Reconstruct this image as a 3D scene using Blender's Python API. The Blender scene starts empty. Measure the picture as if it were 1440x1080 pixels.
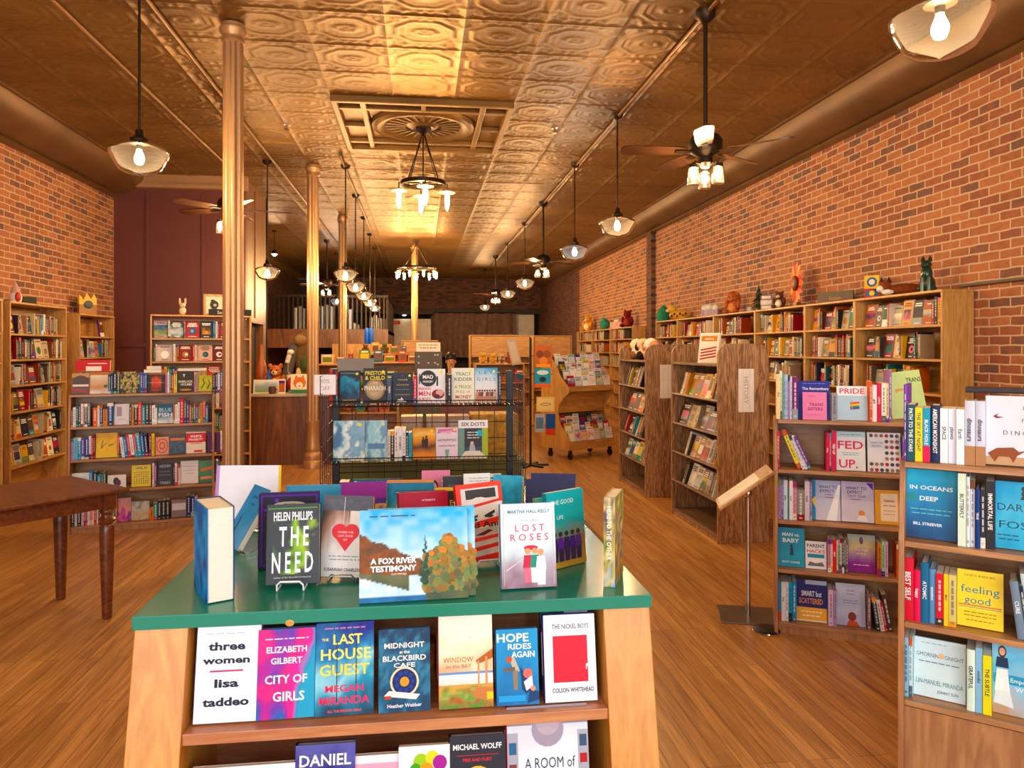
import bpy, bmesh, math, random
import numpy as np
from mathutils import Matrix, Vector

S = bpy.context.scene
C = S.collection
# ------------------------------------------------------------------ camera, sky, daylight, exposure
F, CX, CY, EYE = 1037.0, 720.0, 490.0, 1.6
TH = math.atan(130.0 / F)
cT, sT = math.cos(TH), math.sin(TH)
cam = bpy.data.objects.new('camera', bpy.data.cameras.new('camera'))
C.objects.link(cam)
cam.location = (0, 0, EYE)
cam.rotation_euler = (math.pi / 2, 0, -TH)
cam.data.sensor_width = 36.0
cam.data.lens = F / 1440.0 * 36.0
cam.data.shift_y = -50.0 / 1440.0
cam.data.clip_start = 0.05
S.camera = cam
S.view_settings.view_transform = 'Standard'
S.view_settings.look = 'None'
S.view_settings.gamma = 1.0
S.view_settings.exposure = 0.04
S.cycles.max_bounces = 7
S.cycles.diffuse_bounces = 4
S.cycles.glossy_bounces = 3
S.cycles.transparent_max_bounces = 12
S.cycles.caustics_reflective = False
S.cycles.caustics_refractive = False
S.cycles.sample_clamp_indirect = 4.0
W = bpy.data.worlds.new('sky')
S.world = W
W.use_nodes = True
W.node_tree.nodes['Background'].inputs[0].default_value = (0.62, 0.78, 1.0, 1)
W.node_tree.nodes['Background'].inputs[1].default_value = 0.6

def area(name, loc, rot, sx, sy, power, col):
    l = bpy.data.lights.new(name, 'AREA')
    l.shape = 'RECTANGLE'
    l.size, l.size_y, l.energy, l.color = sx, sy, power, col
    o = bpy.data.objects.new(name, l)
    C.objects.link(o)
    o.location, o.rotation_euler = loc, rot
    return o
# daylight coming in through the shop-front windows behind the photographer
DAY = 375.0
area('daylight', (-2.1, -2.62, 1.85), (math.radians(90), 0, 0), 3.6, 2.9, DAY * 0.5, (0.92, 0.96, 1.0))
area('daylight', (2.1, -2.62, 1.85), (math.radians(90), 0, 0), 3.6, 2.9, DAY * 0.5, (0.92, 0.96, 1.0))
PEND, FANB, CHAN = 1150.0, 750.0, 600.0      # radiance of the pendant, fan and chandelier bulbs
WARM, AMBER, COOL = (1.0, 0.72, 0.42), (1.0, 0.58, 0.2), (0.75, 0.88, 1.0)

# ------------------------------------------------------------------ helpers
def P(px, py, d):
    xc, zc = (px - CX) / F * d, (CY - py) / F * d
    return Vector((xc * cT + d * sT, -xc * sT + d * cT, EYE + zc))
def PZ(px, py, z): return P(px, py, (z - EYE) * F / (CY - py))
def dX(px, X): return X / ((px - CX) / F * cT + sT)
def dY(px, Y): return Y / (cT - (px - CX) / F * sT)
def depth(v): return v[0] * sT + v[1] * cT
def T(x, y, z): return Matrix.Translation((x, y, z))
def RZ(a): return Matrix.Rotation(math.radians(a), 4, 'Z')
def RX(a): return Matrix.Rotation(math.radians(a), 4, 'X')
def RY(a): return Matrix.Rotation(math.radians(a), 4, 'Y')
def s2l(c): return c / 12.92 if c <= 0.04045 else ((c + 0.055) / 1.055) ** 2.4
_hx = {}
def hx(s):
    if not isinstance(s, str): return tuple(s)
    if s not in _hx:
        q = ''.join(a * 2 for a in s) if len(s) == 3 else s
        _hx[s] = tuple(s2l(int(q[i:i + 2], 16) / 255.0) for i in (0, 2, 4))
    return _hx[s]
def mixc(a, b, t):
    t = max(0.0, min(1.0, t))
    return tuple(x + (y - x) * t for x, y in zip(hx(a), hx(b)))
def _h(ix, iy, s):
    n = (ix * 374761393 + iy * 668265263 + s * 982451653) & 0xffffffff
    n = ((n ^ (n >> 13)) * 1274126177) & 0xffffffff
    return ((n ^ (n >> 16)) & 0xffff) / 65535.0
def vn(x, y, s=0):
    ix, iy = math.floor(x), math.floor(y)
    fx, fy = x - ix, y - iy
    fx, fy = fx * fx * (3 - 2 * fx), fy * fy * (3 - 2 * fy)
    a = _h(ix, iy, s) * (1 - fx) + _h(ix + 1, iy, s) * fx
    b = _h(ix, iy + 1, s) * (1 - fx) + _h(ix + 1, iy + 1, s) * fx
    return a * (1 - fy) + b * fy

class G:
    """Collects shapes, then links them as one mesh object."""
    def __init__(s):
        s.v, s.f, s.c, s.m = [], [], [], []
        s.X = None
    def add(s, vs, fs, col=None, mi=0, X=None):
        n = len(s.v)
        X = X if X is not None else s.X
        if X is not None: vs = [tuple(X @ Vector(p)) for p in vs]
        s.v.extend(vs)
        c = hx(col) if col is not None else (1, 1, 1)
        for q in fs:
            s.f.append(tuple(i + n for i in q)); s.c.append(c); s.m.append(mi)
    def box(s, x0, y0, z0, x1, y1, z1, col=None, mi=0, X=None):
        s.add([(x0, y0, z0), (x1, y0, z0), (x1, y1, z0), (x0, y1, z0), (x0, y0, z1), (x1, y0, z1), (x1, y1, z1), (x0, y1, z1)],
              [(0, 3, 2, 1), (4, 5, 6, 7), (0, 1, 5, 4), (1, 2, 6, 5), (2, 3, 7, 6), (3, 0, 4, 7)], col, mi, X)
    def prism(s, poly, a, b, axis='y', col=None, mi=0, X=None):
        """poly = 2D points; extruded along axis: 'y' -> (x,z), 'x' -> (y,z), 'z' -> (x,y)"""
        n = len(poly)
        mk = {'y': lambda p, t: (p[0], t, p[1]), 'x': lambda p, t: (t, p[0], p[1]), 'z': lambda p, t: (p[0], p[1], t)}[axis]
        vs = [mk(p, a) for p in poly] + [mk(p, b) for p in poly]
        fs = [tuple(range(n)), tuple(range(2 * n - 1, n - 1, -1))] + [(i, i + n, (i + 1) % n + n, (i + 1) % n) for i in range(n)]
        s.add(vs, fs, col, mi, X)
    def lathe(s, prof, n=16, col=None, mi=0, X=None, cap=True):
        vs, fs = [], []
        for r, z in prof:
            for k in range(n):
                a = 2 * math.pi * k / n
                vs.append((r * math.cos(a), r * math.sin(a), z))
        for j in range(len(prof) - 1):
            for k in range(n):
                k2 = (k + 1) % n
                fs.append((j * n + k, j * n + k2, (j + 1) * n + k2, (j + 1) * n + k))
        if cap:
            fs.append(tuple(range(n - 1, -1, -1)))
            fs.append(tuple(range((len(prof) - 1) * n, len(prof) * n)))
        s.add(vs, fs, col, mi, X)
    def tube(s, pts, r, n=8, col=None, mi=0, X=None, closed=False):
        pts = [Vector(p) for p in pts]
        m = len(pts)
        vs, fs = [], []
        rr = r if isinstance(r, (list, tuple)) else [r] * m
        up = Vector((0, 0, 1))
        for i in range(m):
            a = pts[(i - 1) % m] if (closed or i > 0) else pts[i]
            b = pts[(i + 1) % m] if (closed or i < m - 1) else pts[i]
            t = (b - a).normalized()
            u = t.cross(up)
            if u.length < 1e-3: u = t.cross(Vector((1, 0, 0)))
            u.normalize()
            w = t.cross(u)
            for k in range(n):
                q = 2 * math.pi * k / n
                vs.append(tuple(pts[i] + rr[i] * (math.cos(q) * u + math.sin(q) * w)))
        for i in range(m if closed else m - 1):
            j = (i + 1) % m
            for k in range(n):
                k2 = (k + 1) % n
                fs.append((i * n + k, i * n + k2, j * n + k2, j * n + k))
        if not closed:
            fs.append(tuple(range(n - 1, -1, -1))); fs.append(tuple(range((m - 1) * n, m * n)))
        s.add(vs, fs, col, mi, X)
    def ell(s, c, r, col=None, mi=0, X=None, n=12, m=8, rot=None):
        if not isinstance(r, (list, tuple)): r = (r, r, r)
        vs, fs = [], []
        for j in range(m + 1):
            ph = math.pi * j / m
            for k in range(n):
                a = 2 * math.pi * k / n
                p = Vector((r[0] * math.sin(ph) * math.cos(a), r[1] * math.sin(ph) * math.sin(a), r[2] * math.cos(ph)))
                if rot is not None: p = rot @ p
                vs.append((p.x + c[0], p.y + c[1], p.z + c[2]))
        for j in range(m):
            for k in range(n):
                k2 = (k + 1) % n
                fs.append((j * n + k, (j + 1) * n + k, (j + 1) * n + k2, j * n + k2))
        s.add(vs, fs, col, mi, X)
    def mesh(s, name, mats):
        me = bpy.data.meshes.new(name)
        me.from_pydata(s.v, [], s.f)
        mats = mats if isinstance(mats, (list, tuple)) else [mats]
        for m in mats: me.materials.append(m)
        if len(mats) > 1: me.polygons.foreach_set('material_index', s.m)
        if any(c != (1, 1, 1) for c in s.c):
            at = me.color_attributes.new('Col', 'FLOAT_COLOR', 'CORNER')
            ls = np.array([len(q) for q in s.f])
            fl = []
            for c, k in zip(s.c, ls):
                if isinstance(c[0], tuple):
                    for q in c: fl.append((*q, 1.0))
                else: fl.extend([(*c, 1.0)] * int(k))
            at.data.foreach_set('color', np.array(fl, dtype=np.float32).ravel())
        return me
    def build(s, name, mats, parent=None, smooth=False, bevel=0, M=None):
        me = s.mesh(name, mats)
        if smooth:
            me.polygons.foreach_set('use_smooth', [True] * len(me.polygons))
            try: me.set_sharp_from_angle(angle=math.radians(40))
            except Exception: pass
        me.update()
        o = bpy.data.objects.new(name, me)
        C.objects.link(o)
        if parent is not None: o.parent = parent
        if M is not None: o.matrix_basis = M
        if bevel:
            b = o.modifiers.new('bevel', 'BEVEL')
            b.width, b.segments, b.limit_method = bevel, 2, 'ANGLE'
        return o

def tag(o, label, cat, group=None):
    o['label'], o['category'] = label, cat
    if group: o['group'] = group
    return o
def thing(name, label, cat, M, group=None):
    o = bpy.data.objects.new(name, None)
    C.objects.link(o)
    o.empty_display_size = 0.1
    o.matrix_basis = M
    return tag(o, label, cat, group)
def struct(o):
    o['kind'] = 'structure'
    return o
def dup(root, M, label, group=None):
    """copy of a thing with copies of its parts and sub-parts"""
    r = root.copy(); C.objects.link(r); r.matrix_basis = M; r['label'] = label
    if group: r['group'] = group
    for ch in list(root.children):
        c = ch.copy(); C.objects.link(c); c.parent = r
        for g in list(ch.children):
            d = g.copy(); C.objects.link(d); d.parent = c
    return r

# ------------------------------------------------------------------ materials
def mat(name, col=None, rough=0.5, metal=0.0, var=0.12, vscale=6.0, bump=0.0, bscale=40.0, attr=False, spec=0.5, sat=1.0):
    m = bpy.data.materials.new(name); m.use_nodes = True
    nt = m.node_tree; N, L = nt.nodes, nt.links
    b = N['Principled BSDF']
    b.inputs['Roughness'].default_value = rough
    b.inputs['Metallic'].default_value = metal
    b.inputs['Specular IOR Level'].default_value = spec
    tc = N.new('ShaderNodeTexCoord')
    nz = N.new('ShaderNodeTexNoise'); nz.inputs['Scale'].default_value = vscale; nz.inputs['Detail'].default_value = 4
    L.new(tc.outputs['Object'], nz.inputs['Vector'])
    mp = N.new('ShaderNodeMapRange')
    mp.inputs['From Min'].default_value, mp.inputs['From Max'].default_value = 0.3, 0.7
    mp.inputs['To Min'].default_value, mp.inputs['To Max'].default_value = 1 - var, 1 + var * 0.6
    L.new(nz.outputs['Fac'], mp.inputs['Value'])
    vm = N.new('ShaderNodeVectorMath'); vm.operation = 'SCALE'
    L.new(mp.outputs['Result'], vm.inputs['Scale'])
    if attr:
        a = N.new('ShaderNodeVertexColor'); a.layer_name = 'Col'
        hs = N.new('ShaderNodeHueSaturation'); hs.inputs['Saturation'].default_value = sat
        L.new(a.outputs['Color'], hs.inputs['Color']); L.new(hs.outputs['Color'], vm.inputs[0])
    else:
        vm.inputs[0].default_value = hx(col)
    L.new(vm.outputs[0], b.inputs['Base Color'])
    if bump:
        n2 = N.new('ShaderNodeTexNoise'); n2.inputs['Scale'].default_value = bscale
        L.new(tc.outputs['Object'], n2.inputs['Vector'])
        bp = N.new('ShaderNodeBump'); bp.inputs['Strength'].default_value = bump; bp.inputs['Distance'].default_value = 0.01
        L.new(n2.outputs['Fac'], bp.inputs['Height']); L.new(bp.outputs['Normal'], b.inputs['Normal'])
    return m
def wood(name, c1, c2, scale=(14, 14, 1.2), rough=0.4, contrast=0.5, dist=2.5, rot=(0, 0, 0)):
    m = bpy.data.materials.new(name); m.use_nodes = True
    nt = m.node_tree; N, L = nt.nodes, nt.links
    b = N['Principled BSDF']; b.inputs['Roughness'].default_value = rough
    tc = N.new('ShaderNodeTexCoord'); mp = N.new('ShaderNodeMapping')
    mp.inputs['Scale'].default_value = scale; mp.inputs['Rotation'].default_value = rot
    L.new(tc.outputs['Object'], mp.inputs['Vector'])
    n1 = N.new('ShaderNodeTexNoise'); n1.inputs['Scale'].default_value = 1.0; n1.inputs['Detail'].default_value = 5
    n1.inputs['Distortion'].default_value = dist
    L.new(mp.outputs['Vector'], n1.inputs['Vector'])
    n2 = N.new('ShaderNodeTexNoise'); n2.inputs['Scale'].default_value = 6.0; n2.inputs['Detail'].default_value = 3
    L.new(mp.outputs['Vector'], n2.inputs['Vector'])
    ad = N.new('ShaderNodeMath'); ad.operation = 'MULTIPLY_ADD'; ad.inputs[1].default_value = 0.35
    L.new(n2.outputs['Fac'], ad.inputs[0]); L.new(n1.outputs['Fac'], ad.inputs[2])
    r = N.new('ShaderNodeValToRGB')
    r.color_ramp.elements[0].position = 0.68 - contrast * 0.3; r.color_ramp.elements[1].position = 0.68 + contrast * 0.3
    r.color_ramp.elements[0].color = (*hx(c1), 1); r.color_ramp.elements[1].color = (*hx(c2), 1)
    L.new(ad.outputs[0], r.inputs['Fac']); L.new(r.outputs['Color'], b.inputs['Base Color'])
    bp = N.new('ShaderNodeBump'); bp.inputs['Strength'].default_value = 0.12; bp.inputs['Distance'].default_value = 0.004
    L.new(ad.outputs[0], bp.inputs['Height']); L.new(bp.outputs['Normal'], b.inputs['Normal'])
    return m
def brick(name, c1, c2, mortar, dark, swap):
    m = bpy.data.materials.new(name); m.use_nodes = True
    nt = m.node_tree; N, L = nt.nodes, nt.links
    b = N['Principled BSDF']; b.inputs['Roughness'].default_value = 0.82
    tc = N.new('ShaderNodeTexCoord'); sp = N.new('ShaderNodeSeparateXYZ'); cb = N.new('ShaderNodeCombineXYZ')
    L.new(tc.outputs['Object'], sp.inputs[0])
    L.new(sp.outputs['Y' if swap else 'X'], cb.inputs['X']); L.new(sp.outputs['Z'], cb.inputs['Y'])
    nw = N.new('ShaderNodeTexNoise'); nw.inputs['Scale'].default_value = 9
    L.new(tc.outputs['Object'], nw.inputs['Vector'])
    wv = N.new('ShaderNodeVectorMath'); wv.operation = 'MULTIPLY_ADD'; wv.inputs[1].default_value = (0.018, 0.018, 0)
    L.new(nw.outputs['Color'], wv.inputs[0]); L.new(cb.outputs[0], wv.inputs[2])
    bt = N.new('ShaderNodeTexBrick'); bt.offset = 0.5
    for k, v in (('Scale', 1.0), ('Mortar Size', 0.0075), ('Mortar Smooth', 0.35), ('Bias', 0.0), ('Brick Width', 0.205), ('Row Height', 0.071)):
        bt.inputs[k].default_value = v
    bt.inputs['Color1'].default_value = (0, 0, 0, 1); bt.inputs['Color2'].default_value = (1, 1, 1, 1); bt.inputs['Mortar'].default_value = (0, 0, 0, 1)
    L.new(wv.outputs[0], bt.inputs['Vector'])
    n2 = N.new('ShaderNodeTexNoise'); n2.inputs['Scale'].default_value = 14; n2.inputs['Detail'].default_value = 5
    L.new(tc.outputs['Object'], n2.inputs['Vector'])
    av = N.new('ShaderNodeMath'); av.operation = 'MULTIPLY_ADD'; av.inputs[1].default_value = 0.7
    sb = N.new('ShaderNodeMath'); sb.operation = 'SUBTRACT'; sb.inputs[1].default_value = 0.35
    L.new(n2.outputs['Fac'], av.inputs[0]); L.new(bt.outputs['Color'], av.inputs[2]); L.new(av.outputs[0], sb.inputs[0])
    rp = N.new('ShaderNodeValToRGB'); e = rp.color_ramp.elements
    e[0].position = 0.03; e[0].color = (*hx(dark), 1); e[1].position = 1.0; e[1].color = (*mixc(c1, c2, 0.3), 1)
    for ps, cl in ((0.12, mixc(dark, c2, .65)), (0.27, hx(c2)), (0.5, mixc(c1, c2, .5)), (0.78, hx(c1))):
        q = e.new(ps); q.color = (*cl, 1)
    L.new(sb.outputs[0], rp.inputs['Fac'])
    mx = N.new('ShaderNodeMix'); mx.data_type = 'RGBA'
    L.new(bt.outputs['Fac'], mx.inputs['Factor']); L.new(rp.outputs['Color'], mx.inputs['A']); mx.inputs['B'].default_value = (*hx(mortar), 1)
    L.new(mx.outputs['Result'], b.inputs['Base Color'])
    iv = N.new('ShaderNodeMath'); iv.operation = 'SUBTRACT'; iv.inputs[0].default_value = 1.0
    L.new(bt.outputs['Fac'], iv.inputs[1])
    n3 = N.new('ShaderNodeTexNoise'); n3.inputs['Scale'].default_value = 60
    L.new(tc.outputs['Object'], n3.inputs['Vector'])
    ad = N.new('ShaderNodeMath'); ad.operation = 'MULTIPLY_ADD'; ad.inputs[1].default_value = 0.35
    L.new(n3.outputs['Fac'], ad.inputs[0]); L.new(iv.outputs[0], ad.inputs[2])
    bp = N.new('ShaderNodeBump'); bp.inputs['Strength'].default_value = 0.6; bp.inputs['Distance'].default_value = 0.012
    L.new(ad.outputs[0], bp.inputs['Height']); L.new(bp.outputs['Normal'], b.inputs['Normal'])
    return m
def emit(name, col, st):
    m = bpy.data.materials.new(name); m.use_nodes = True
    nt = m.node_tree; N, L = nt.nodes, nt.links
    N.remove(N['Principled BSDF'])
    e = N.new('ShaderNodeEmission'); e.inputs[0].default_value = (*col, 1); e.inputs[1].default_value = st
    L.new(e.outputs[0], N['Material Output'].inputs[0])
    return m
def glass(name, tint, milk, gloss=0.08):
    m = bpy.data.materials.new(name); m.use_nodes = True
    nt = m.node_tree; N, L = nt.nodes, nt.links
    N.remove(N['Principled BSDF'])
    tr = N.new('ShaderNodeBsdfTransparent'); tr.inputs[0].default_value = (*tint, 1)
    tl = N.new('ShaderNodeBsdfTranslucent'); tl.inputs[0].default_value = (*tint, 1)
    gl = N.new('ShaderNodeBsdfGlossy'); gl.inputs['Roughness'].default_value = gloss
    lw = N.new('ShaderNodeLayerWeight'); lw.inputs[0].default_value = 0.12
    mr = N.new('ShaderNodeMath'); mr.operation = 'MULTIPLY_ADD'; mr.inputs[1].default_value = 0.045; mr.inputs[2].default_value = milk
    L.new(lw.outputs['Facing'], mr.inputs[0])
    a = N.new('ShaderNodeMixShader'); L.new(mr.outputs[0], a.inputs[0]); L.new(tr.outputs[0], a.inputs[1]); L.new(tl.outputs[0], a.inputs[2])
    k = N.new('ShaderNodeMixShader'); L.new(lw.outputs['Fresnel'], k.inputs[0]); L.new(a.outputs[0], k.inputs[1]); L.new(gl.outputs[0], k.inputs[2])
    L.new(k.outputs[0], N['Material Output'].inputs[0])
    return m
def plank_floor(name):
    m = bpy.data.materials.new(name); m.use_nodes = True
    nt = m.node_tree; N, L = nt.nodes, nt.links
    b = N['Principled BSDF']; b.inputs['Roughness'].default_value = 0.3
    tc = N.new('ShaderNodeTexCoord'); sp = N.new('ShaderNodeSeparateXYZ'); cb = N.new('ShaderNodeCombineXYZ')
    L.new(tc.outputs['Object'], sp.inputs[0]); L.new(sp.outputs['Y'], cb.inputs['X']); L.new(sp.outputs['X'], cb.inputs['Y'])
    bt = N.new('ShaderNodeTexBrick'); bt.offset = 0.37; bt.offset_frequency = 3
    for k, v in (('Scale', 1.0), ('Mortar Size', 0.0012), ('Mortar Smooth', 0.2), ('Bias', 0.0), ('Brick Width', 1.35), ('Row Height', 0.068)):
        bt.inputs[k].default_value = v
    bt.inputs['Color1'].default_value = (*hx('e2a65c'), 1); bt.inputs['Color2'].default_value = (*hx('c88c48'), 1); bt.inputs['Mortar'].default_value = (*hx('4a2a14'), 1)
    L.new(cb.outputs[0], bt.inputs['Vector'])
    mp = N.new('ShaderNodeMapping'); mp.inputs['Scale'].default_value = (34, 1.6, 1)
    L.new(tc.outputs['Object'], mp.inputs['Vector'])
    nz = N.new('ShaderNodeTexNoise'); nz.inputs['Scale'].default_value = 1.0; nz.inputs['Detail'].default_value = 5; nz.inputs['Distortion'].default_value = 1.5
    L.new(mp.outputs['Vector'], nz.inputs['Vector'])
    rp = N.new('ShaderNodeValToRGB'); rp.color_ramp.elements[0].position = 0.25; rp.color_ramp.elements[1].position = 0.7
    rp.color_ramp.elements[0].color = (*hx('b4a698'), 1); rp.color_ramp.elements[1].color = (1, 1, 1, 1)
    L.new(nz.outputs['Fac'], rp.inputs['Fac'])
    mx = N.new('ShaderNodeMix'); mx.data_type = 'RGBA'; mx.blend_type = 'MULTIPLY'; mx.inputs['Factor'].default_value = 1.0
    L.new(bt.outputs['Color'], mx.inputs['A']); L.new(rp.outputs['Color'], mx.inputs['B'])
    L.new(mx.outputs['Result'], b.inputs['Base Color'])
    iv = N.new('ShaderNodeMath'); iv.operation = 'SUBTRACT'; iv.inputs[0].default_value = 1.0
    L.new(bt.outputs['Fac'], iv.inputs[1])
    bp = N.new('ShaderNodeBump'); bp.inputs['Strength'].default_value = 0.25; bp.inputs['Distance'].default_value = 0.003
    L.new(iv.outputs[0], bp.inputs['Height']); L.new(bp.outputs['Normal'], b.inputs['Normal'])
    return m

PRINT = mat('printed_paper', rough=0.46, var=0.05, vscale=12, attr=True, spec=0.28, sat=1.28)
PAPER = mat('page_edges', 'e8e0d2', rough=0.85, var=0.07, vscale=240)
PAINTED = mat('painted_plastic', rough=0.45, var=0.08, attr=True, sat=1.1)
PLUSH = mat('plush_fabric', rough=0.95, var=0.25, vscale=30, bump=0.6, bscale=120, attr=True, spec=0.1)
OAK = wood('light_oak', 'b07c3a', 'cf9e56', (16, 16, 1.6), 0.42)
OAKX = wood('light_oak_boards', 'ac7836', 'cb9850', (1.6, 16, 16), 0.42)
BROWN = wood('brown_stained_wood', '9e6a40', 'ba8856', (1.5, 14, 14), 0.38)
BROWNV = wood('brown_stained_panel', '98643c', 'b48050', (12, 12, 1.5), 0.42)
DARKPLY = wood('dark_stained_plywood', '7c5634', 'b98b5c', (26, 26, 2.6), 0.5, 0.28, 3.5)
DARKIN = wood('dark_shelf_wood', '70503a', '8c6a50', (2, 12, 12), 0.5)
ORANGE = wood('honey_pine', 'c07c26', 'da983e', (11, 11, 0.9), 0.35, 0.6, 3.0)
REDWOOD = wood('red_brown_shelf_wood', 'a8643f', 'c88a5c', (1.2, 12, 14), 0.35, 0.5)
CHERRY = wood('dark_cherry', '542814', '763e20', (3, 12, 12), 0.28, 0.5)
WALNUT = wood('walnut_panel', '5b341d', '85522f', (9, 9, 0.8), 0.4, 0.6)
TEAL = mat('green_laminate', '147e68', rough=0.22, var=0.04)
BLACK = mat('black_metal', '17171a', rough=0.42, metal=0.3)
BRONZE = mat('oiled_bronze', '33261c', rough=0.42, metal=0.7)
CHROME = mat('chrome', 'd8d8dc', rough=0.15, metal=1.0)
WHITEWIRE = mat('white_coated_wire', 'e6e8ea', rough=0.35)
GOLDPAINT = mat('bronze_gold_paint', 'b98e62', rough=0.36, metal=0.45, var=0.08)
COVE = mat('dark_bronze_cove', '6e4c2a', rough=0.5, metal=0.35, var=0.25, vscale=2.0, bump=0.15, bscale=14)
TIN = mat('bronze_pressed_tin', '86622f', rough=0.46, metal=0.55, var=0.22, vscale=1.4)
MAROON = mat('maroon_paint', '5f2c22', rough=0.5, var=0.06)
GREYPAINT = mat('dark_paint', '2c211c', rough=0.7)
LAMPGLASS = glass('amber_tinted_glass', (1.0, 0.92, 0.76), 0.005)
CLEAR = glass('clear_acrylic', (0.97, 0.98, 1.0), 0.02, 0.03)
# ------------------------------------------------------------------ the room
XL, XR, YF, YB, ZC, ZM = -4.3, 4.3, -2.5, 27.0, 4.07, 3.78
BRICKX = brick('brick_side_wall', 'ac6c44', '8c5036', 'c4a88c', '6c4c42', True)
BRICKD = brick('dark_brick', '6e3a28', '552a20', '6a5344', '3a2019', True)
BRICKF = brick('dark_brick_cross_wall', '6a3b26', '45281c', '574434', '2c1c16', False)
FLOOR = plank_floor('oak_plank_floor')
def wall(name, boxes, m):
    g = G()
    for b in boxes: g.box(*b)
    return struct(g.build(name, m))
g = G(); g.box(XL - .2, YF - .2, -.1, XR + .2, YB + .2, 0)
struct(g.build('floor', FLOOR))
wall('wall_right', [(XR, YF, 0, XR + .2, 19.6, ZC)], BRICKX)
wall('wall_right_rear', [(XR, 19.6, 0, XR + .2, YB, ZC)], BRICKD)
wall('wall_left', [(XL - .2, YF, 0, XL, 11.07, ZC)], BRICKX)
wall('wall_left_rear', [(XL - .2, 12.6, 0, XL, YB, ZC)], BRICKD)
wall('wall_back', [(XL, YB, 0, XR, YB + .2, ZC)], GREYPAINT)
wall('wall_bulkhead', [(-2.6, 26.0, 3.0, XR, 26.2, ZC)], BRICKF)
g = G(); g.box(-2.6, 25.9, 2.82, XR, 26.25, 3.0); struct(g.build('trim_1', GREYPAINT))
g = G(); g.box(-1.6, 24.4, 2.745, .45, 25.9, 2.82); struct(g.build('trim_7', GREYPAINT))
wall('wall_partition', [(XL, 11.07, 0, -2.5, 11.2, ZC)], MAROON)
g = G()
for x in (-3.86, -3.1): g.box(x, 11.045, 0, x + .05, 11.07, 3.8)
g.box(XL, 11.04, 1.62, -2.5, 11.07, 1.68)
struct(g.build('trim_2', MAROON))
g = G(); g.box(XL, 11.0, 3.93, -2.46, 11.07, 4.07); g.box(XL, 10.97, 3.88, -2.46, 11.07, 3.93)
struct(g.build('trim_3', GOLDPAINT))
wall('wall_panelled', [(-2.62, 11.2, 2.0, -2.5, 12.6, ZC), (-2.62, 11.2, 0, -2.5, 11.32, 2.0), (-2.62, 12.15, 0, -2.5, 12.6, 2.0)], WALNUT)
g = G(); g.box(-2.5, 11.66, 2.0, -2.485, 11.69, 4.0); g.box(-2.5, 11.25, 1.98, -2.47, 12.25, 2.06); g.box(-2.5, 11.25, 0, -2.47, 11.32, 2.0); g.box(-2.5, 12.15, 0, -2.47, 12.22, 2.0)
struct(g.build('trim_4', WALNUT))
g = G(); g.box(-2.62, 11.32, 0, -2.58, 12.15, 2.0)
struct(g.build('door_1', GREYPAINT))
wall('wall_return', [(XL, 12.5, 0, -2.5, 12.62, ZC)], GREYPAINT)
# shop front behind the photographer: piers, sill, header and two big windows
FRONTP = mat('front_wall_paint', '6b5a48', rough=0.6)
wall('wall_front', [(XL, YF - .1, 0, -3.9, YF, ZC), (3.9, YF - .1, 0, XR, YF, ZC), (-.3, YF - .1, 0, .3, YF, ZC), (-3.9, YF - .1, 0, 3.9, YF, .4), (-3.9, YF - .1, 3.3, 3.9, YF, ZC)], FRONTP)
for k, (a, b) in enumerate(((-3.9, -.3), (.3, 3.9))):
    g = G()
    for (x0, z0, x1, z1) in ((a, .4, a + .06, 3.3), (b - .06, .4, b, 3.3), (a, .4, b, .46), (a, 3.24, b, 3.3), ((a + b) / 2 - .03, .4, (a + b) / 2 + .03, 3.3)):
        g.box(x0, YF - .08, z0, x1, YF - .02, z1)
    struct(g.build('window_%d' % (k + 1), BLACK))
# plaster cove between wall and ceiling, with a moulded lower lip
def cove(name, sx, xw, xc):
    pr = []
    for i in range(9):
        a = i / 8 * math.pi / 2
        pr.append((xc + (xw - xc) * (1 - math.cos(a)) * 0.92, ZC - (ZC - ZM - .02) * math.sin(a)))
    pr = [(xc - sx * .03, ZC), (xc - sx * .03, ZC - .025), (xc, ZC - .03)] + pr[1:] + [(xw - sx * .045, ZM + .01), (xw - sx * .05, ZM - .02), (xw - sx * .02, ZM - .04), (xw, ZM - .05), (xw, ZC)]
    g = G(); g.prism(pr, YF, YB if sx > 0 else 11.07)
    
    for zz, xx in ((ZC - .045, xc + sx * .02), (ZM + .05, xw - sx * .03)): g.tube([(xx, YF, zz), (xx, YB if sx > 0 else 11.07, zz)], .012, 8)
    struct(g.build(name, COVE, smooth=True))
cove('trim_5', 1, XR, 3.94)
cove('trim_6', -1, XL, -3.86)
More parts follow.
